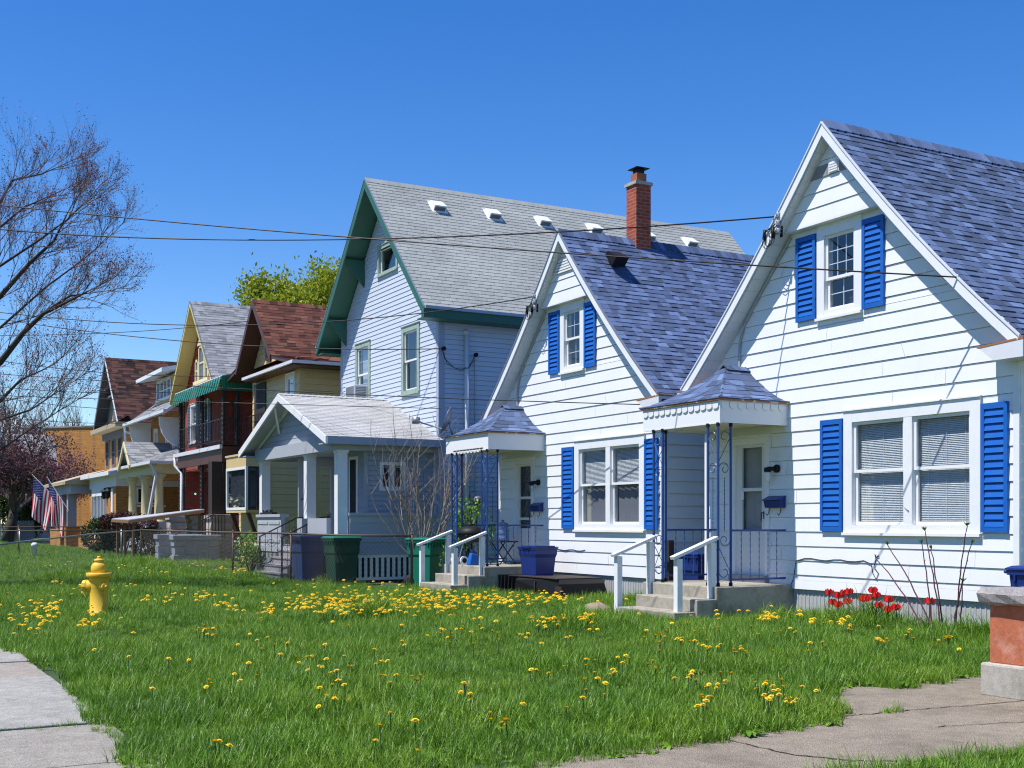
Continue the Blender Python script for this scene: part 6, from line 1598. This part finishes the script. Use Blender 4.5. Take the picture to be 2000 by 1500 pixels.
# ------------------------------------------------------------------ ground, paving, lawn
DAND = [tuple(int(v)/100 for v in q.split(',')) for q in """259,569;175,624;248,599;169,630;173,637;258,617;336,618;336,618;339,618;339,618;293,647;281,656;347,652;347,653;513,542;509,546;512,555;400,649;263,731;418,658;485,619;487,626;490,624;361,707;523,598;361,708;439,664;393,693;494,626;540,593;498,629;282,752;279,759;542,602;285,760;294,757;534,615;542,609;535,616;510,650;516,648;560,612;548,624;557,627;560,625;563,623;379,758;457,715;383,760;383,761;460,722;541,686;297,823;594,643;484,731;576,661;576,662;550,685;581,659;556,682;548,691;312,825;575,671;576,671;608,644;349,815;224,859;540,705;354,815;319,831;487,746;371,816;374,815;368,818;314,842;565,702;593,680;601,673;541,723;353,834;601,682;233,879;559,720;508,761;234,889;585,710;256,884;270,887;585,723;568,738;591,725;524,778;258,906;579,751;558,770;333,897;491,824;537,800;481,835;573,776;566,782;526,810;343,909;355,909;353,910;551,807;279,939;497,854;533,834;336,932;577,808;380,918;345,940;343,944;389,926;395,928;554,853;581,847;601,834;554,866;586,848;370,963;342,979;337,985;585,864;351,992;327,1005;610,888;139,1071;351,1034;140,1084;138,1087;654,897;710,854;713,852;714,854;712,860;712,861;694,877;704,875;387,1058;731,866;731,867;335,1086;348,1087;782,838;585,995;712,913;322,1119;723,915;687,943;717,926;724,922;730,919;739,914;897,763;715,944;705,966;731,952;724,964;352,1156;639,1029;732,968;845,886;517,1110;886,851;886,851;890,848;648,1051;732,995;540,1111;893,854;897,851;718,1012;617,1077;895,862;733,1004;753,993;618,1083;614,1089;618,1090;571,1118;905,873;914,865;909,871;360,1207;556,1133;734,1031;919,877;942,858;694,1071;834,967;832,969;692,1076;755,1033;698,1081;607,1138;559,1165;758,1047;978,849;708,1085;981,847;981,848;975,855;753,1056;986,853;602,1158;988,856;337,1265;990,857;576,1178;874,979;335,1273;806,1041;343,1274;586,1183;972,894;976,896;1003,866;976,897;1006,867;898,983;336,1292;344,1290;983,905;335,1295;336,1295;987,904;331,1300;341,1303;605,1209;331,1311;834,1068;736,1140;590,1223;343,1316;822,1096;699,1180;820,1101;345,1330;820,1108;698,1196;709,1190;715,1188;843,1102;176,1380;983,985;981,987;703,1201;703,1204;154,1387;727,1199;708,1211;725,1201;715,1208;731,1206;712,1218;718,1216;997,1001;160,1405;1001,1005;729,1219;239,1406;1000,1017;231,1411;738,1226;729,1235;1003,1026;168,1425;717,1243;772,1212;769,1214;186,1425;175,1429;1009,1027;731,1241;1010,1028;227,1424;721,1249;779,1214;737,1240;776,1216;744,1236;719,1251;1010,1031;1016,1030;743,1243;774,1226;187,1438;230,1432;992,1059;780,1225;726,1258;1018,1037;727,1261;245,1435;1012,1047;1023,1040;1000,1063;790,1229;247,1440;788,1231;1000,1067;248,1443;167,1455;246,1444;798,1233;964,1110;801,1233;1008,1071;965,1110;970,1108;793,1242;975,1105;238,1455;241,1455;237,1456;967,1116;974,1110;979,1106;967,1117;254,1456;775,1262;775,1264;968,1124;930,1156;934,1159;975,1125;974,1126;983,1121;815,1252;781,1275;240,1476;814,1256;989,1124;782,1277;813,1263;786,1282;243,1485;172,1495;989,1137;1001,1127;199,1497;823,1267;1065,1073;999,1141;200,1504;992,1150;167,1512;1000,1147;203,1510;181,1513;998,1153;1011,1144;1006,1150;1011,1146;1007,1153;1008,1155;1007,1157;551,1432;165,1526;214,1522;1011,1159;593,1422;548,1441;258,1521;463,1472;600,1422;469,1473;592,1429;551,1448;468,1479;259,1531;202,1541;1051,1146;633,1427;1057,1149;564,1456;556,1460;605,1441;579,1452;629,1434;561,1462;617,1441;1065,1155;534,1479;1066,1158;544,1478;679,1422;679,1423;684,1423;542,1483;188,1570;588,1468;532,1491;685,1428;606,1465;618,1461;585,1476;686,1433;1018,1221;585,1479;614,1468;696,1431;1028,1215;623,1465;572,1486;205,1580;608,1473;668,1447;710,1428;215,1581;637,1463;583,1486;201,1584;227,1581;475,1525;617,1475;642,1465;664,1456;688,1451;552,1508;640,1473;533,1516;704,1445;712,1443;487,1534;525,1522;711,1446;702,1453;684,1462;626,1488;683,1465;206,1604;199,1606;668,1474;483,1547;565,1519;663,1479;571,1517;748,1438;610,1502;521,1537;735,1447;218,1610;719,1457;175,1616;584,1517;627,1500;700,1468;583,1519;583,1521;647,1495;203,1619;672,1487;645,1499;590,1522;575,1529;666,1492;584,1526;535,1545;547,1542;533,1547;646,1504;754,1453;513,1555;666,1496;518,1554;652,1504;488,1566;675,1495;565,1540;529,1554;205,1629;769,1451;496,1566;494,1569;575,1544;650,1514;586,1540;709,1488;631,1523;204,1636;493,1576;726,1484;656,1517;618,1534;555,1559;553,1560;222,1642;504,1579;719,1495;586,1552;711,1499;667,1521;672,1519;571,1560;447,1600;449,1600;542,1571;615,1544;601,1550;585,1557;530,1577;675,1522;608,1550;549,1573;727,1500;800,1463;694,1517;675,1526;689,1522;693,1521;437,1614;226,1657;607,1559;507,1596;547,1583;798,1473;549,1584;721,1515;817,1466;579,1576;667,1541;654,1549;451,1620;657,1548;676,1542;557,1589;790,1487;630,1562;620,1567;735,1517;235,1670;228,1671;675,1546;839,1464;559,1593;621,1570;502,1612;668,1551;687,1543;613,1575;600,1580;728,1526;714,1533;595,1583;612,1577;215,1679;707,1538;655,1561;619,1576;583,1590;513,1614;672,1555;236,1678;605,1583;575,1595;764,1514;703,1544;589,1593;776,1511;595,1591;558,1605;679,1559;655,1571;652,1573;594,1597;590,1599;671,1567;608,1593;538,1619;547,1617;773,1522;724,1548;241,1693;803,1510;748,1538;563,1615;746,1540;821,1502;638,1589;772,1529;682,1572;639,1592;644,1591;776,1531;216,1703;581,1616;464,1655;237,1703;684,1578;473,1654;737,1555;708,1570;902,1468;463,1660;596,1620;602,1618;602,1618;586,1625;755,1555;620,1615;736,1567;840,1514;770,1551;544,1644;219,1719;244,1716;244,1717;689,1592;657,1606;828,1525;620,1621;657,1607;814,1534;587,1635;729,1578;663,1607;795,1546;745,1571;658,1610;463,1677;817,1536;769,1561;631,1622;651,1615;625,1626;663,1613;737,1581;231,1729;769,1566;654,1618;674,1610;795,1555;868,1516;555,1657;820,1544;722,1593;576,1652;654,1624;638,1631;611,1642;736,1590;596,1649;247,1736;873,1523;583,1656;908,1503;877,1523;712,1607;576,1661;644,1637;782,1576;629,1645;555,1672;648,1639;849,1545;243,1747;619,1652;756,1594;832,1556;899,1519;601,1660;236,1750;919,1509;757,1597;588,1667;230,1753;761,1596;202,1757;789,1583;601,1664;239,1753;576,1673;629,1654;841,1557;624,1656;594,1667;708,1623;825,1568;698,1629;670,1642;695,1633;908,1526;715,1626;641,1657;218,1766;769,1607;474,1718;242,1766;768,1610;818,1587;625,1673;913,1536;827,1584;866,1564;706,1643;471,1726;899,1547;244,1773;598,1688;857,1573;253,1775;244,1777;758,1626;754,1628;922,1540;885,1562;957,1519;793,1611;696,1656;838,1590;801,1609;592,1698;916,1548;579,1703;591,1699;754,1635;965,1522;711,1657;737,1646;686,1668;797,1618;825,1604;837,1598;210,1792;865,1584;253,1787;823,1607;769,1634;904,1564;852,1594;650,1687;833,1605;898,1571;253,1792;634,1696;888,1578;232,1796;725,1660;205,1800;648,1692;912,1566;637,1697;931,1556;931,1559;783,1639;873,1593;793,1635;834,1615;953,1548;683,1685;837,1615;860,1603;575,1727;228,1806;880,1596;824,1626;841,1618;725,1674;633,1713;673,1698;842,1621;685,1694;722,1679;684,1695;812,1638;867,1610;708,1687;937,1572;944,1569;787,1654;813,1643;859,1621;824,1640;946,1573;803,1651;872,1616;694,1701;600,1737;826,1642;739,1683;641,1724;731,1689;958,1572;654,1722;250,1826;456,1786;955,1577;935,1589;936,1589;239,1830;257,1828;936,1592;778,1675;719,1702;768,1682;787,1674;678,1722;798,1670;235,1836;775,1681;721,1706;962,1583;839,1652;883,1629;789,1678;933,1603;816,1667;974,1580;847,1653;910,1620;780,1687;864,1647;926,1614;815,1674;679,1734;456,1806;398,1820;642,1752;229,1852;617,1762;602,1768;724,1722;944,1613;681,1742;779,1701;982,1593;807,1689;470,1812;842,1672;904,1640;693,1740;908,1639;469,1815;981,1598;770,1712;976,1606;236,1865;794,1704;919,1640;701,1745;809,1699;654,1765;788,1710;710,1744;933,1636;695,1751;631,1776;415,1839;811,1703;894,1662;393,1847;786,1718;614,1789;879,1675;663,1773;853,1690;673,1771;633,1787;470,1837;231,1883;427,1850;653,1783;632,1791;871,1688;789,1728;396,1858;422,1854;871,1691;763,1744;871,1694;248,1889;642,1794;485,1844;248,1891;880,1694;661,1792;754,1756;838,1718;865,1705;844,1716;991,1636;977,1645;926,1675;755,1761;991,1640;797,1743;664,1798;426,1869;667,1802;719,1783;760,1768;843,1735;937,1687;837,1739;712,1794;1001,1651;694,1802;399,1891;402,1891;712,1800;917,1713;905,1721;789,1778;993,1673;491,1883;658,1833;731,1806;812,1772;741,1803;900,1731;490,1889;1007,1673;759,1801;1010,1674;506,1889;927,1723;842,1767;867,1755;489,1898;824,1782;699,1835;445,1914;834,1780;481,1906;997,1695;801,1798;832,1785;480,1910;489,1911;760,1821;764,1821;788,1812;842,1793;862,1787;856,1794;995,1722;837,1806;871,1790;836,1809;866,1796;706,1871;881,1799;504,1943;1014,1733;495,1947;787,1850;471,1956;868,1822;852,1830;856,1832;744,1881;513,1962;455,1980;854,1844;739,1894;853,1854;469,1995;841,1876;468,2010;344,2409;352,2420;358,2447;348,2501;358,2525;356,2554;813,2769;607,2826;792,2786;797,2802;815,2804;814,2817;811,2825;835,2837;655,2887;828,2853;826,2854;604,2912;824,2858;664,2911;654,2922;829,2881;635,2944;786,2919;815,2939;860,2934;863,2944;820,2999;820,3004;652,3047;874,2994;881,2997;863,3042;844,3077;596,3136;878,3077;887,3084;665,3143;613,3232;827,3202;628,3269;637,3273;834,3234;846,3247;807,3268;447,3341;829,3269;467,3388;638,3383;525,3414;862,3382;855,3392;515,3460;855,3417;863,3460;479,3551;881,3529;551,3611;532,3614;548,3642""".split(';')]
soil, nts, bs = new_mat('lawn_soil')
L(nts, ramp(nts, noise_tex(nts, 1.2, 6, .7), [(.3, (.020, .045, .010)), (.6, (.035, .075, .016)), (.8, (.060, .060, .028))]), bs.inputs['Base Color']); bs.inputs['Roughness'].default_value = 1
mb = MB(); mb.face([(-400, -300, 0), (500, -300, 0), (500, 900, 0), (-400, 900, 0)]); structure(mb.build('ground', soil))
def wob(a, k=1.0): return (noise.noise(V((a*1.3, 3.1, 0)))*.10+noise.noise(V((a*4.1, 7.7, 0)))*.05)*k
def walk_edge(y):              # lawn side edge of the sidewalk
    K = [(0, 1.30), (6.7, 1.34), (8.2, 1.40), (10.7, 1.62), (12.5, 1.48), (14, 1.45), (40, 1.45)]
    for (a, ea), (b, eb) in zip(K, K[1:]):
        if y <= b: return ea+(eb-ea)*(y-a)/(b-a)+wob(y, .6)
    return 1.45
def path_edge(x):              # lawn side edge of the concrete walk on the right
    K = [(1.2, 5.0), (2.0, 5.25), (3.42, 5.56), (4.64, 5.74), (5.67, 5.85), (6.15, 6.2), (6.44, 6.68), (6.9, 7.08), (7.6, 6.98), (8.6, 6.95), (30, 6.95)]
    for (a, ya), (b, yb) in zip(K, K[1:]):
        if x <= b: return ya+(yb-ya)*(x-a)/(b-a)+wob(x+50, .6)
    return 6.95
M['slabwarm'] = concrete('sidewalk_slab_warm', (.30, .265, .225), (.24, .2, .17), scale=1.6, speck=.4)
M['slabrough'] = concrete('sidewalk_slab_rough', (.285, .265, .225), (.24, .2, .17), scale=2.5, speck=.55)
mb = MB(); js = [-4, -2.6, -1.2, .2, 1.6, 2.9, 4.2, 5.5, 6.85, 8.2, 9.55, 10.95, 12.2, 13.6, 15, 16.4, 17.8, 19.2, 20.6, 22]+[22+1.4*k for k in range(1, 50)]
for i, (a, b) in enumerate(zip(js, js[1:])):
    mi = 1 if a in (10.95,) else (2 if a < 8.1 else 0)
    dz = R.uniform(0, .012); g = .075 if abs(a-8.2) < .01 else .008
    mb.box(-.1, a+g, -.05, 1.50, b-.006, .016+dz, mi)
structure(mb.build('sidewalk', [M['slab'], M['slabwarm'], M['slabrough']], bevel=.008))
mb = MB(); xs = [1.50+.25*k for k in range(60)]
for a, b in zip(xs, xs[1:]):
    mb.face([(a, 4.60, .014), (b, 4.60, .014), (b, path_edge(b)+.18, .014), (a, path_edge(a)+.18, .014)])
structure(mb.build('concrete_walk', M['drive']))
mb = MB()
def crack(pts, w):
    rg = random.Random(len(pts)*7+int(pts[0][0]*100)); q = []
    for (xa, ya), (xb, yb) in zip(pts, pts[1:]):
        m = 12
        for k in range(m): q.append((xa+(xb-xa)*k/m+rg.gauss(0, .008), ya+(yb-ya)*k/m+rg.gauss(0, .010)))
    for (xa, ya), (xb, yb) in zip(q, q[1:]):
        l = math.hypot(xb-xa, yb-ya) or 1; nx, ny = -(yb-ya)/l, (xb-xa)/l; h = w*rg.uniform(.3, 1)
        mb.face([(xa-nx*h, ya-ny*h, .018), (xb-nx*h, yb-ny*h, .018), (xb+nx*h, yb+ny*h, .018), (xa+nx*h, ya+ny*h, .018)])
crack([(5.9, 6.05), (6.5, 6.02), (7.3, 5.95), (8.4, 5.9)], .009); crack([(4.70, 5.72), (4.72, 5.2), (4.9, 4.9), (5.3, 4.65)], .010); crack([(6.2, 5.45), (6.6, 5.35), (7.4, 5.2), (8.5, 5.1)], .007); crack([(3.1, 5.5), (3.05, 4.65)], .008)
structure(mb.build('walk_cracks', M['crack']))

# lawn: clumps of long blades scattered over a height-varied sheet
def lawn_ok(x, y):
    for a, b, p, q in ((6.40, 6.02, .17, .05), (7.4, 6.95, .2, .12)):
        if ((x-a)/p)**2+((y-b)/q)**2 < 1: return True
    if y < 30 and x < walk_edge(y)-.02: return False
    if y >= 30 and x < 1.5: return False
    if x > 1.3 and 4.72+wob(x+9, .5) < y < path_edge(x): return False
    if y < 4.9 and x < walk_edge(y): return False
    if x > 7.55 and 4.55 < y < 6.45: return False
    if y < 22 and x > 11.78: return False
    for d in (0, 6.88):
        if 9.70 < x < 11.8 and 12.98+d < y < 14.72+d and (x > 10.05 or y < 14.4+d): return False
    if 10.66 < x < 11.6 and 17.45 < y < 19.8: return False
    if 22 < y < 35 and x > 9.25: return False
    if y >= 35 and x > 10.9: return False
    if y > 58 and x > 9.9: return False
    return True
SPARSE = [(6.35, 8.0, .9, .22), (5.5, 8.6, .7, .18), (6.6, 9.3, .5, .4), (4.0, 11.5, .4, .5), (3.4, 7.6, .35, .5), (2.6, 14.6, .5, .5), (10.4, 22.2, .9, .3)]
TUFTY = [(8.9, 24.2, .5), (9.7, 23.3, .6), (10.2, 22.0, .5), (10.2, 19.4, .35), (9.3, 14.0, .5), (9.2, 13.2, .6), (11.35, 11.0, 1.0, 1.9), (11.2, 9.4, 1.2, 2.4), (10.9, 12.2, .5), (3.2, 18.3, .4), (8.3, 27.5, .8), (7.6, 36, 1.5), (5, 27, 1.5), (8.0, 12.5, .8), (6.2, 15, 1.0)]
vs, fs, dens, size = [], [], [], []
def patch(x0, x1, y0, y1, c):
    nx, ny = round((x1-x0)/c), round((y1-y0)/c)
    for i in range(nx):
        for j in range(ny):
            x, y = x0+i*c, y0+j*c
            seam = c < .15 and x < 1.35 and abs(y+c/2-8.2) < .06 and x > .2
            if not lawn_ok(x+c/2, y+c/2) and not seam: continue
            k = len(vs); vs.extend([(x, y, .004), (x+c, y, .004), (x+c, y+c, .004), (x, y+c, .004)]); fs.append((k, k+1, k+2, k+3))
            cx, cy = x+c/2, y+c/2; r = math.hypot(cx, cy)
            d = 260 if r < 10.5 else (190 if r < 15 else (120 if r < 24 else (60 if r < 45 else 26)))
            s = .72+.45*noise.noise(V((cx*.5, cy*.5, 1)))+.42*noise.noise(V((cx*2.1, cy*2.1, 5)))
            for a, b, q, f in SPARSE:
                e = math.hypot(cx-a, (cy-b)*1.2)/q
                if e < 1: d *= f+(1-f)*e; s *= .6+.4*e
            for T in TUFTY:
                a, b, q = T[:3]; e = math.hypot(cx-a, cy-b)/q
                if e < 1: s *= 1+(T[3] if len(T) > 3 else 1.2)*(1-e)
            if r > 30: s *= 1.15
            if seam: d, s = 70, .2
            dens.extend([d]*4); size.extend([max(.42, s) if not seam else .40]*4)
patch(.6, 11.85, 2.6, 24, .1); patch(1.4, 11.0, 24, 60, .3); patch(1.4, 10.2, 60, 120, .6)
me = bpy.data.meshes.new('lawn_grass'); me.from_pydata(vs, [], fs)
a = me.attributes.new('dens', 'FLOAT', 'POINT'); a.data.foreach_set('value', dens)
a = me.attributes.new('size', 'FLOAT', 'POINT'); a.data.foreach_set('value', size); me.update()
lawn = bpy.data.objects.new('lawn_grass', me); COL.objects.link(lawn); lawn['kind'] = 'stuff'; lawn['label'] = 'long green lawn grass growing between sidewalk and houses'; lawn['category'] = 'grass'
gm = bpy.data.materials.new('grass_blade'); gm.use_nodes = True; nt = gm.node_tree; b = nt.nodes['Principled BSDF']; out = nt.nodes['Material Output']
at = N(nt, 'ShaderNodeAttribute'); at.attribute_name = 'tab'; geo = N(nt, 'ShaderNodeNewGeometry')
c = ramp(nt, at.outputs['Fac'], [(0, (.058, .128, .008)), (.45, (.110, .235, .014)), (.80, (.175, .335, .026)), (.92, (.29, .43, .10)), (1, (.50, .47, .24))])
c = mixc(nt, 1.0, c, ramp(nt, noise_tex(nt, .9, 4, .6, geo.outputs['Position']), [(.28, (.62, .74, .70)), (.5, (1.10, 1.10, .98)), (.74, (1.62, 1.30, 1.05))]), 'MULTIPLY')
L(nt, c, b.inputs['Base Color']); b.inputs['Roughness'].default_value = .42; b.inputs['Specular IOR Level'].default_value = .35
tl = N(nt, 'ShaderNodeBsdfTranslucent'); L(nt, c, tl.inputs[0]); mx = N(nt, 'ShaderNodeMixShader'); mx.inputs[0].default_value = .28
L(nt, b.outputs[0], mx.inputs[1]); L(nt, tl.outputs[0], mx.inputs[2]); L(nt, mx.outputs[0], out.inputs[0])
me.materials.append(soil)
tufts = bpy.data.collections.new('grass_clumps')
for k in range(9):
    rg = random.Random(100+k); mb = MB(); nb = (34, 40, 30, 36, 28, 44, 26, 22, 20)[k]; lean = V((rg.gauss(0, .35), rg.gauss(0, .35), 0))
    for i in range(nb):
        a = rg.uniform(0, 6.28); r = .075*math.sqrt(rg.random()); p = V((math.cos(a)*r, math.sin(a)*r, 0)); h = (.05+.15*rg.random()**1.5)*(1.15 if k in (1, 5) else .9)
        f = rg.uniform(0, 6.28); u = V((math.cos(f), math.sin(f), 0))*rg.uniform(.15, .85)+lean*.5; w = V((-math.sin(f), math.cos(f), 0))*rg.uniform(.0022, .0042)
        cc = max(.01, min(1, rg.random()*.9+(.08 if rg.random() < .12 else 0))); pts = []
        for s in (0, .4, .75, 1): pts.append((p+u*h*s*s+V((0, 0, h*s*(1-.22*s*u.length))), (1-s)**.6 if s < 1 else 0))
        for (q0, w0), (q1, w1) in zip(pts, pts[1:]):
            if w1 > 0: mb.face([q0-w*w0, q0+w*w0, q1+w*w1, q1-w*w1], 0, cc)
            else: mb.face([q0-w*w0, q0+w*w0, q1], 0, cc)
    if k > 6:                      # broad leaved weeds low in the turf
        for i in range(9):
            f = rg.uniform(0, 6.28); u = V((math.cos(f), math.sin(f), 0)); w = V((-u.y, u.x, 0)); h = rg.uniform(.05, .10); q = [V((0, 0, .01)), u*h*.5+V((0, 0, h*.45)), u*h+V((0, 0, h*.40)), u*h*1.35+V((0, 0, h*.15))]
            for (q0, w0), (q1, w1) in zip(zip(q, (.004, .014, .018, .002)), zip(q[1:], (.014, .018, .002))): mb.face([q0-w*w0, q0+w*w0, q1+w*w1, q1-w*w1], 0, rg.uniform(.35, .8))
    o = mb.build('grass_clump', gm); COL.objects.unlink(o); tufts.objects.link(o)
ng = bpy.data.node_groups.new('scatter_grass', 'GeometryNodeTree')
ng.interface.new_socket('Geometry', in_out='INPUT', socket_type='NodeSocketGeometry'); ng.interface.new_socket('Geometry', in_out='OUTPUT', socket_type='NodeSocketGeometry')
gi = ng.nodes.new('NodeGroupInput'); go = ng.nodes.new('NodeGroupOutput'); dp = ng.nodes.new('GeometryNodeDistributePointsOnFaces'); ip = ng.nodes.new('GeometryNodeInstanceOnPoints'); ci = ng.nodes.new('GeometryNodeCollectionInfo')
na = ng.nodes.new('GeometryNodeInputNamedAttribute'); na.data_type = 'FLOAT'; na.inputs['Name'].default_value = 'dens'
ns = ng.nodes.new('GeometryNodeInputNamedAttribute'); ns.data_type = 'FLOAT'; ns.inputs['Name'].default_value = 'size'
rr = ng.nodes.new('FunctionNodeRandomValue'); rr.data_type = 'FLOAT_VECTOR'; rr.inputs[0].default_value = (-.12, -.12, 0); rr.inputs[1].default_value = (.12, .12, 6.283)
rs = ng.nodes.new('FunctionNodeRandomValue'); rs.data_type = 'FLOAT'; rs.inputs[2].default_value = .7; rs.inputs[3].default_value = 1.25
mu = ng.nodes.new('ShaderNodeMath'); mu.operation = 'MULTIPLY'; jn = ng.nodes.new('GeometryNodeJoinGeometry')
ci.inputs['Collection'].default_value = tufts; ci.inputs['Separate Children'].default_value = True; ci.inputs['Reset Children'].default_value = True; ip.inputs['Pick Instance'].default_value = True
lk = ng.links.new
lk(gi.outputs[0], dp.inputs['Mesh']); lk(na.outputs['Attribute'], dp.inputs['Density']); lk(dp.outputs['Points'], ip.inputs['Points']); lk(ci.outputs[0], ip.inputs['Instance'])
lk(rr.outputs['Value'], ip.inputs['Rotation']); lk(ns.outputs['Attribute'], mu.inputs[0]); lk(rs.outputs[1], mu.inputs[1]); lk(mu.outputs[0], ip.inputs['Scale'])
lk(ip.outputs['Instances'], jn.inputs[0]); lk(gi.outputs[0], jn.inputs[0]); lk(jn.outputs[0], go.inputs[0])
md = lawn.modifiers.new('scatter', 'NODES'); md.node_group = ng

# dandelions
dy_, ntd, bd = new_mat('dandelion_yellow'); at = N(ntd, 'ShaderNodeAttribute'); at.attribute_name = 'tab'
L(ntd, ramp(ntd, at.outputs['Fac'], [(0, (.74, .42, .005)), (.6, (.82, .58, .008)), (1, (.85, .68, .02))]), bd.inputs['Base Color']); bd.inputs['Roughness'].default_value = .8
def dandelion(mb, x, y, z, r, rg, stem=True):
    c = V((x, y, z)); tilt = V((rg.gauss(-.1, .16), rg.gauss(-.15, .16), 1)).normalized(); a = tilt.orthogonal().normalized(); b = tilt.cross(a)
    if stem: mb.tube([(x+rg.gauss(0, .01), y+rg.gauss(0, .01), 0), tuple(c)], .0028, 4, 1, False)
    for ring, n, up, rr_ in ((0, 14, .25, 1.0), (1, 10, .5, .72), (2, 7, .8, .42)):
        for k in range(n):
            t = 6.283*(k+.5*ring)/n+rg.uniform(-.1, .1); u = a*math.cos(t)+b*math.sin(t); w = tilt.cross(u)*r*.17; e = c+(u*rr_+tilt*up*.55*rr_)*r+tilt*r*.18*ring
            s = c+tilt*r*.12*ring; cc = max(.01, rg.random())
            mb.face([s, s.lerp(e, .6)+w, e+w*.6, e-w*.6, s.lerp(e, .6)-w], 0, cc)
rg = random.Random(77); rest = MB(); protos = []
for k in range(6):
    mb = MB(); dandelion(mb, 0, 0, .140+.012*k, .0235, rg); o = mb.build('dandelion', [dy_, M['tulipleaf']]); protos.append(o)
rg = random.Random(5)
DAND = sorted([q for q in DAND+[(rg.uniform(1.8, 11), rg.uniform(8, 23)) for _ in range(150)] if lawn_ok(*q)], key=lambda q: q[0]**2+q[1]**2); rg = random.Random(77)
for k, (x, y) in enumerate(DAND):
    if k < 298:
        o = protos[k] if k < 6 else protos[k % 6].copy()
        if k >= 6: COL.objects.link(o)
        o.location = (x, y, rg.uniform(-.02, .02)); o.rotation_euler = (0, 0, rg.uniform(0, 6.28)); s = rg.uniform(.8, 1.15); o.scale = (s, s, 1)
        tag(o, 'yellow dandelion blooming singly or in loose groups in the near lawn', 'dandelion', 'dandelions in the near lawn')
    else: dandelion(rest, x, y, rg.uniform(.15, .22), rg.uniform(.024, .032), rg, False)
o = rest.build('dandelion_patch', [dy_, M['tulipleaf']]); o['kind'] = 'stuff'; o['label'] = 'dense drifts of yellow dandelions across the farther lawn'; o['category'] = 'dandelions'

# ------------------------------------------------------------------ light, sky, camera
S_DIR = V((-1, .12, 1.95)).normalized()
sun = bpy.data.lights.new('sun', 'SUN'); sun.energy = 5.0; sun.angle = rad(.5); sun.color = (1, .955, .89)
so = bpy.data.objects.new('sun', sun); COL.objects.link(so); so.rotation_euler = S_DIR.to_track_quat('Z', 'Y').to_euler(); so.location = (-20, 5, 40)
w = bpy.data.worlds.new('World'); SC.world = w; w.use_nodes = True; nt = w.node_tree; bg = nt.nodes['Background']
sky = N(nt, 'ShaderNodeTexSky'); sky.sky_type = 'NISHITA'; sky.sun_disc = False; sky.sun_elevation = math.asin(S_DIR.z); sky.sun_rotation = math.atan2(S_DIR.x, S_DIR.y)
sky.air_density = 1.0; sky.dust_density = .08; sky.ozone_density = 3.2; sky.altitude = 200
hs = N(nt, 'ShaderNodeHueSaturation'); hs.inputs['Saturation'].default_value = 1.36; hs.inputs['Hue'].default_value = .512; L(nt, sky.outputs[0], hs.inputs['Color']); L(nt, hs.outputs[0], bg.inputs[0]); bg.inputs[1].default_value = .132
cam = bpy.data.cameras.new('camera'); cam.sensor_width = 36; cam.lens = 2325/2000*36; cam.shift_y = .135; cam.clip_end = 3000; cam.clip_start = .05
co = bpy.data.objects.new('camera', cam); COL.objects.link(co); co.location = (0, 0, 1.35); co.rotation_euler = (rad(90), 0, -math.atan2(.4852, .8744)); SC.camera = co
vs_ = SC.view_settings; vs_.view_transform = 'Standard'; vs_.look = 'None'; vs_.gamma = 1; vs_.exposure = .40; vs_.use_curve_mapping = False
SC.cycles.max_bounces = 8; SC.cycles.transparent_max_bounces = 12; SC.cycles.use_denoising = True; SC.cycles.denoising_prefilter = 'NONE'; SC.cycles.use_adaptive_sampling = False; SC.cycles.filter_width = 1.15
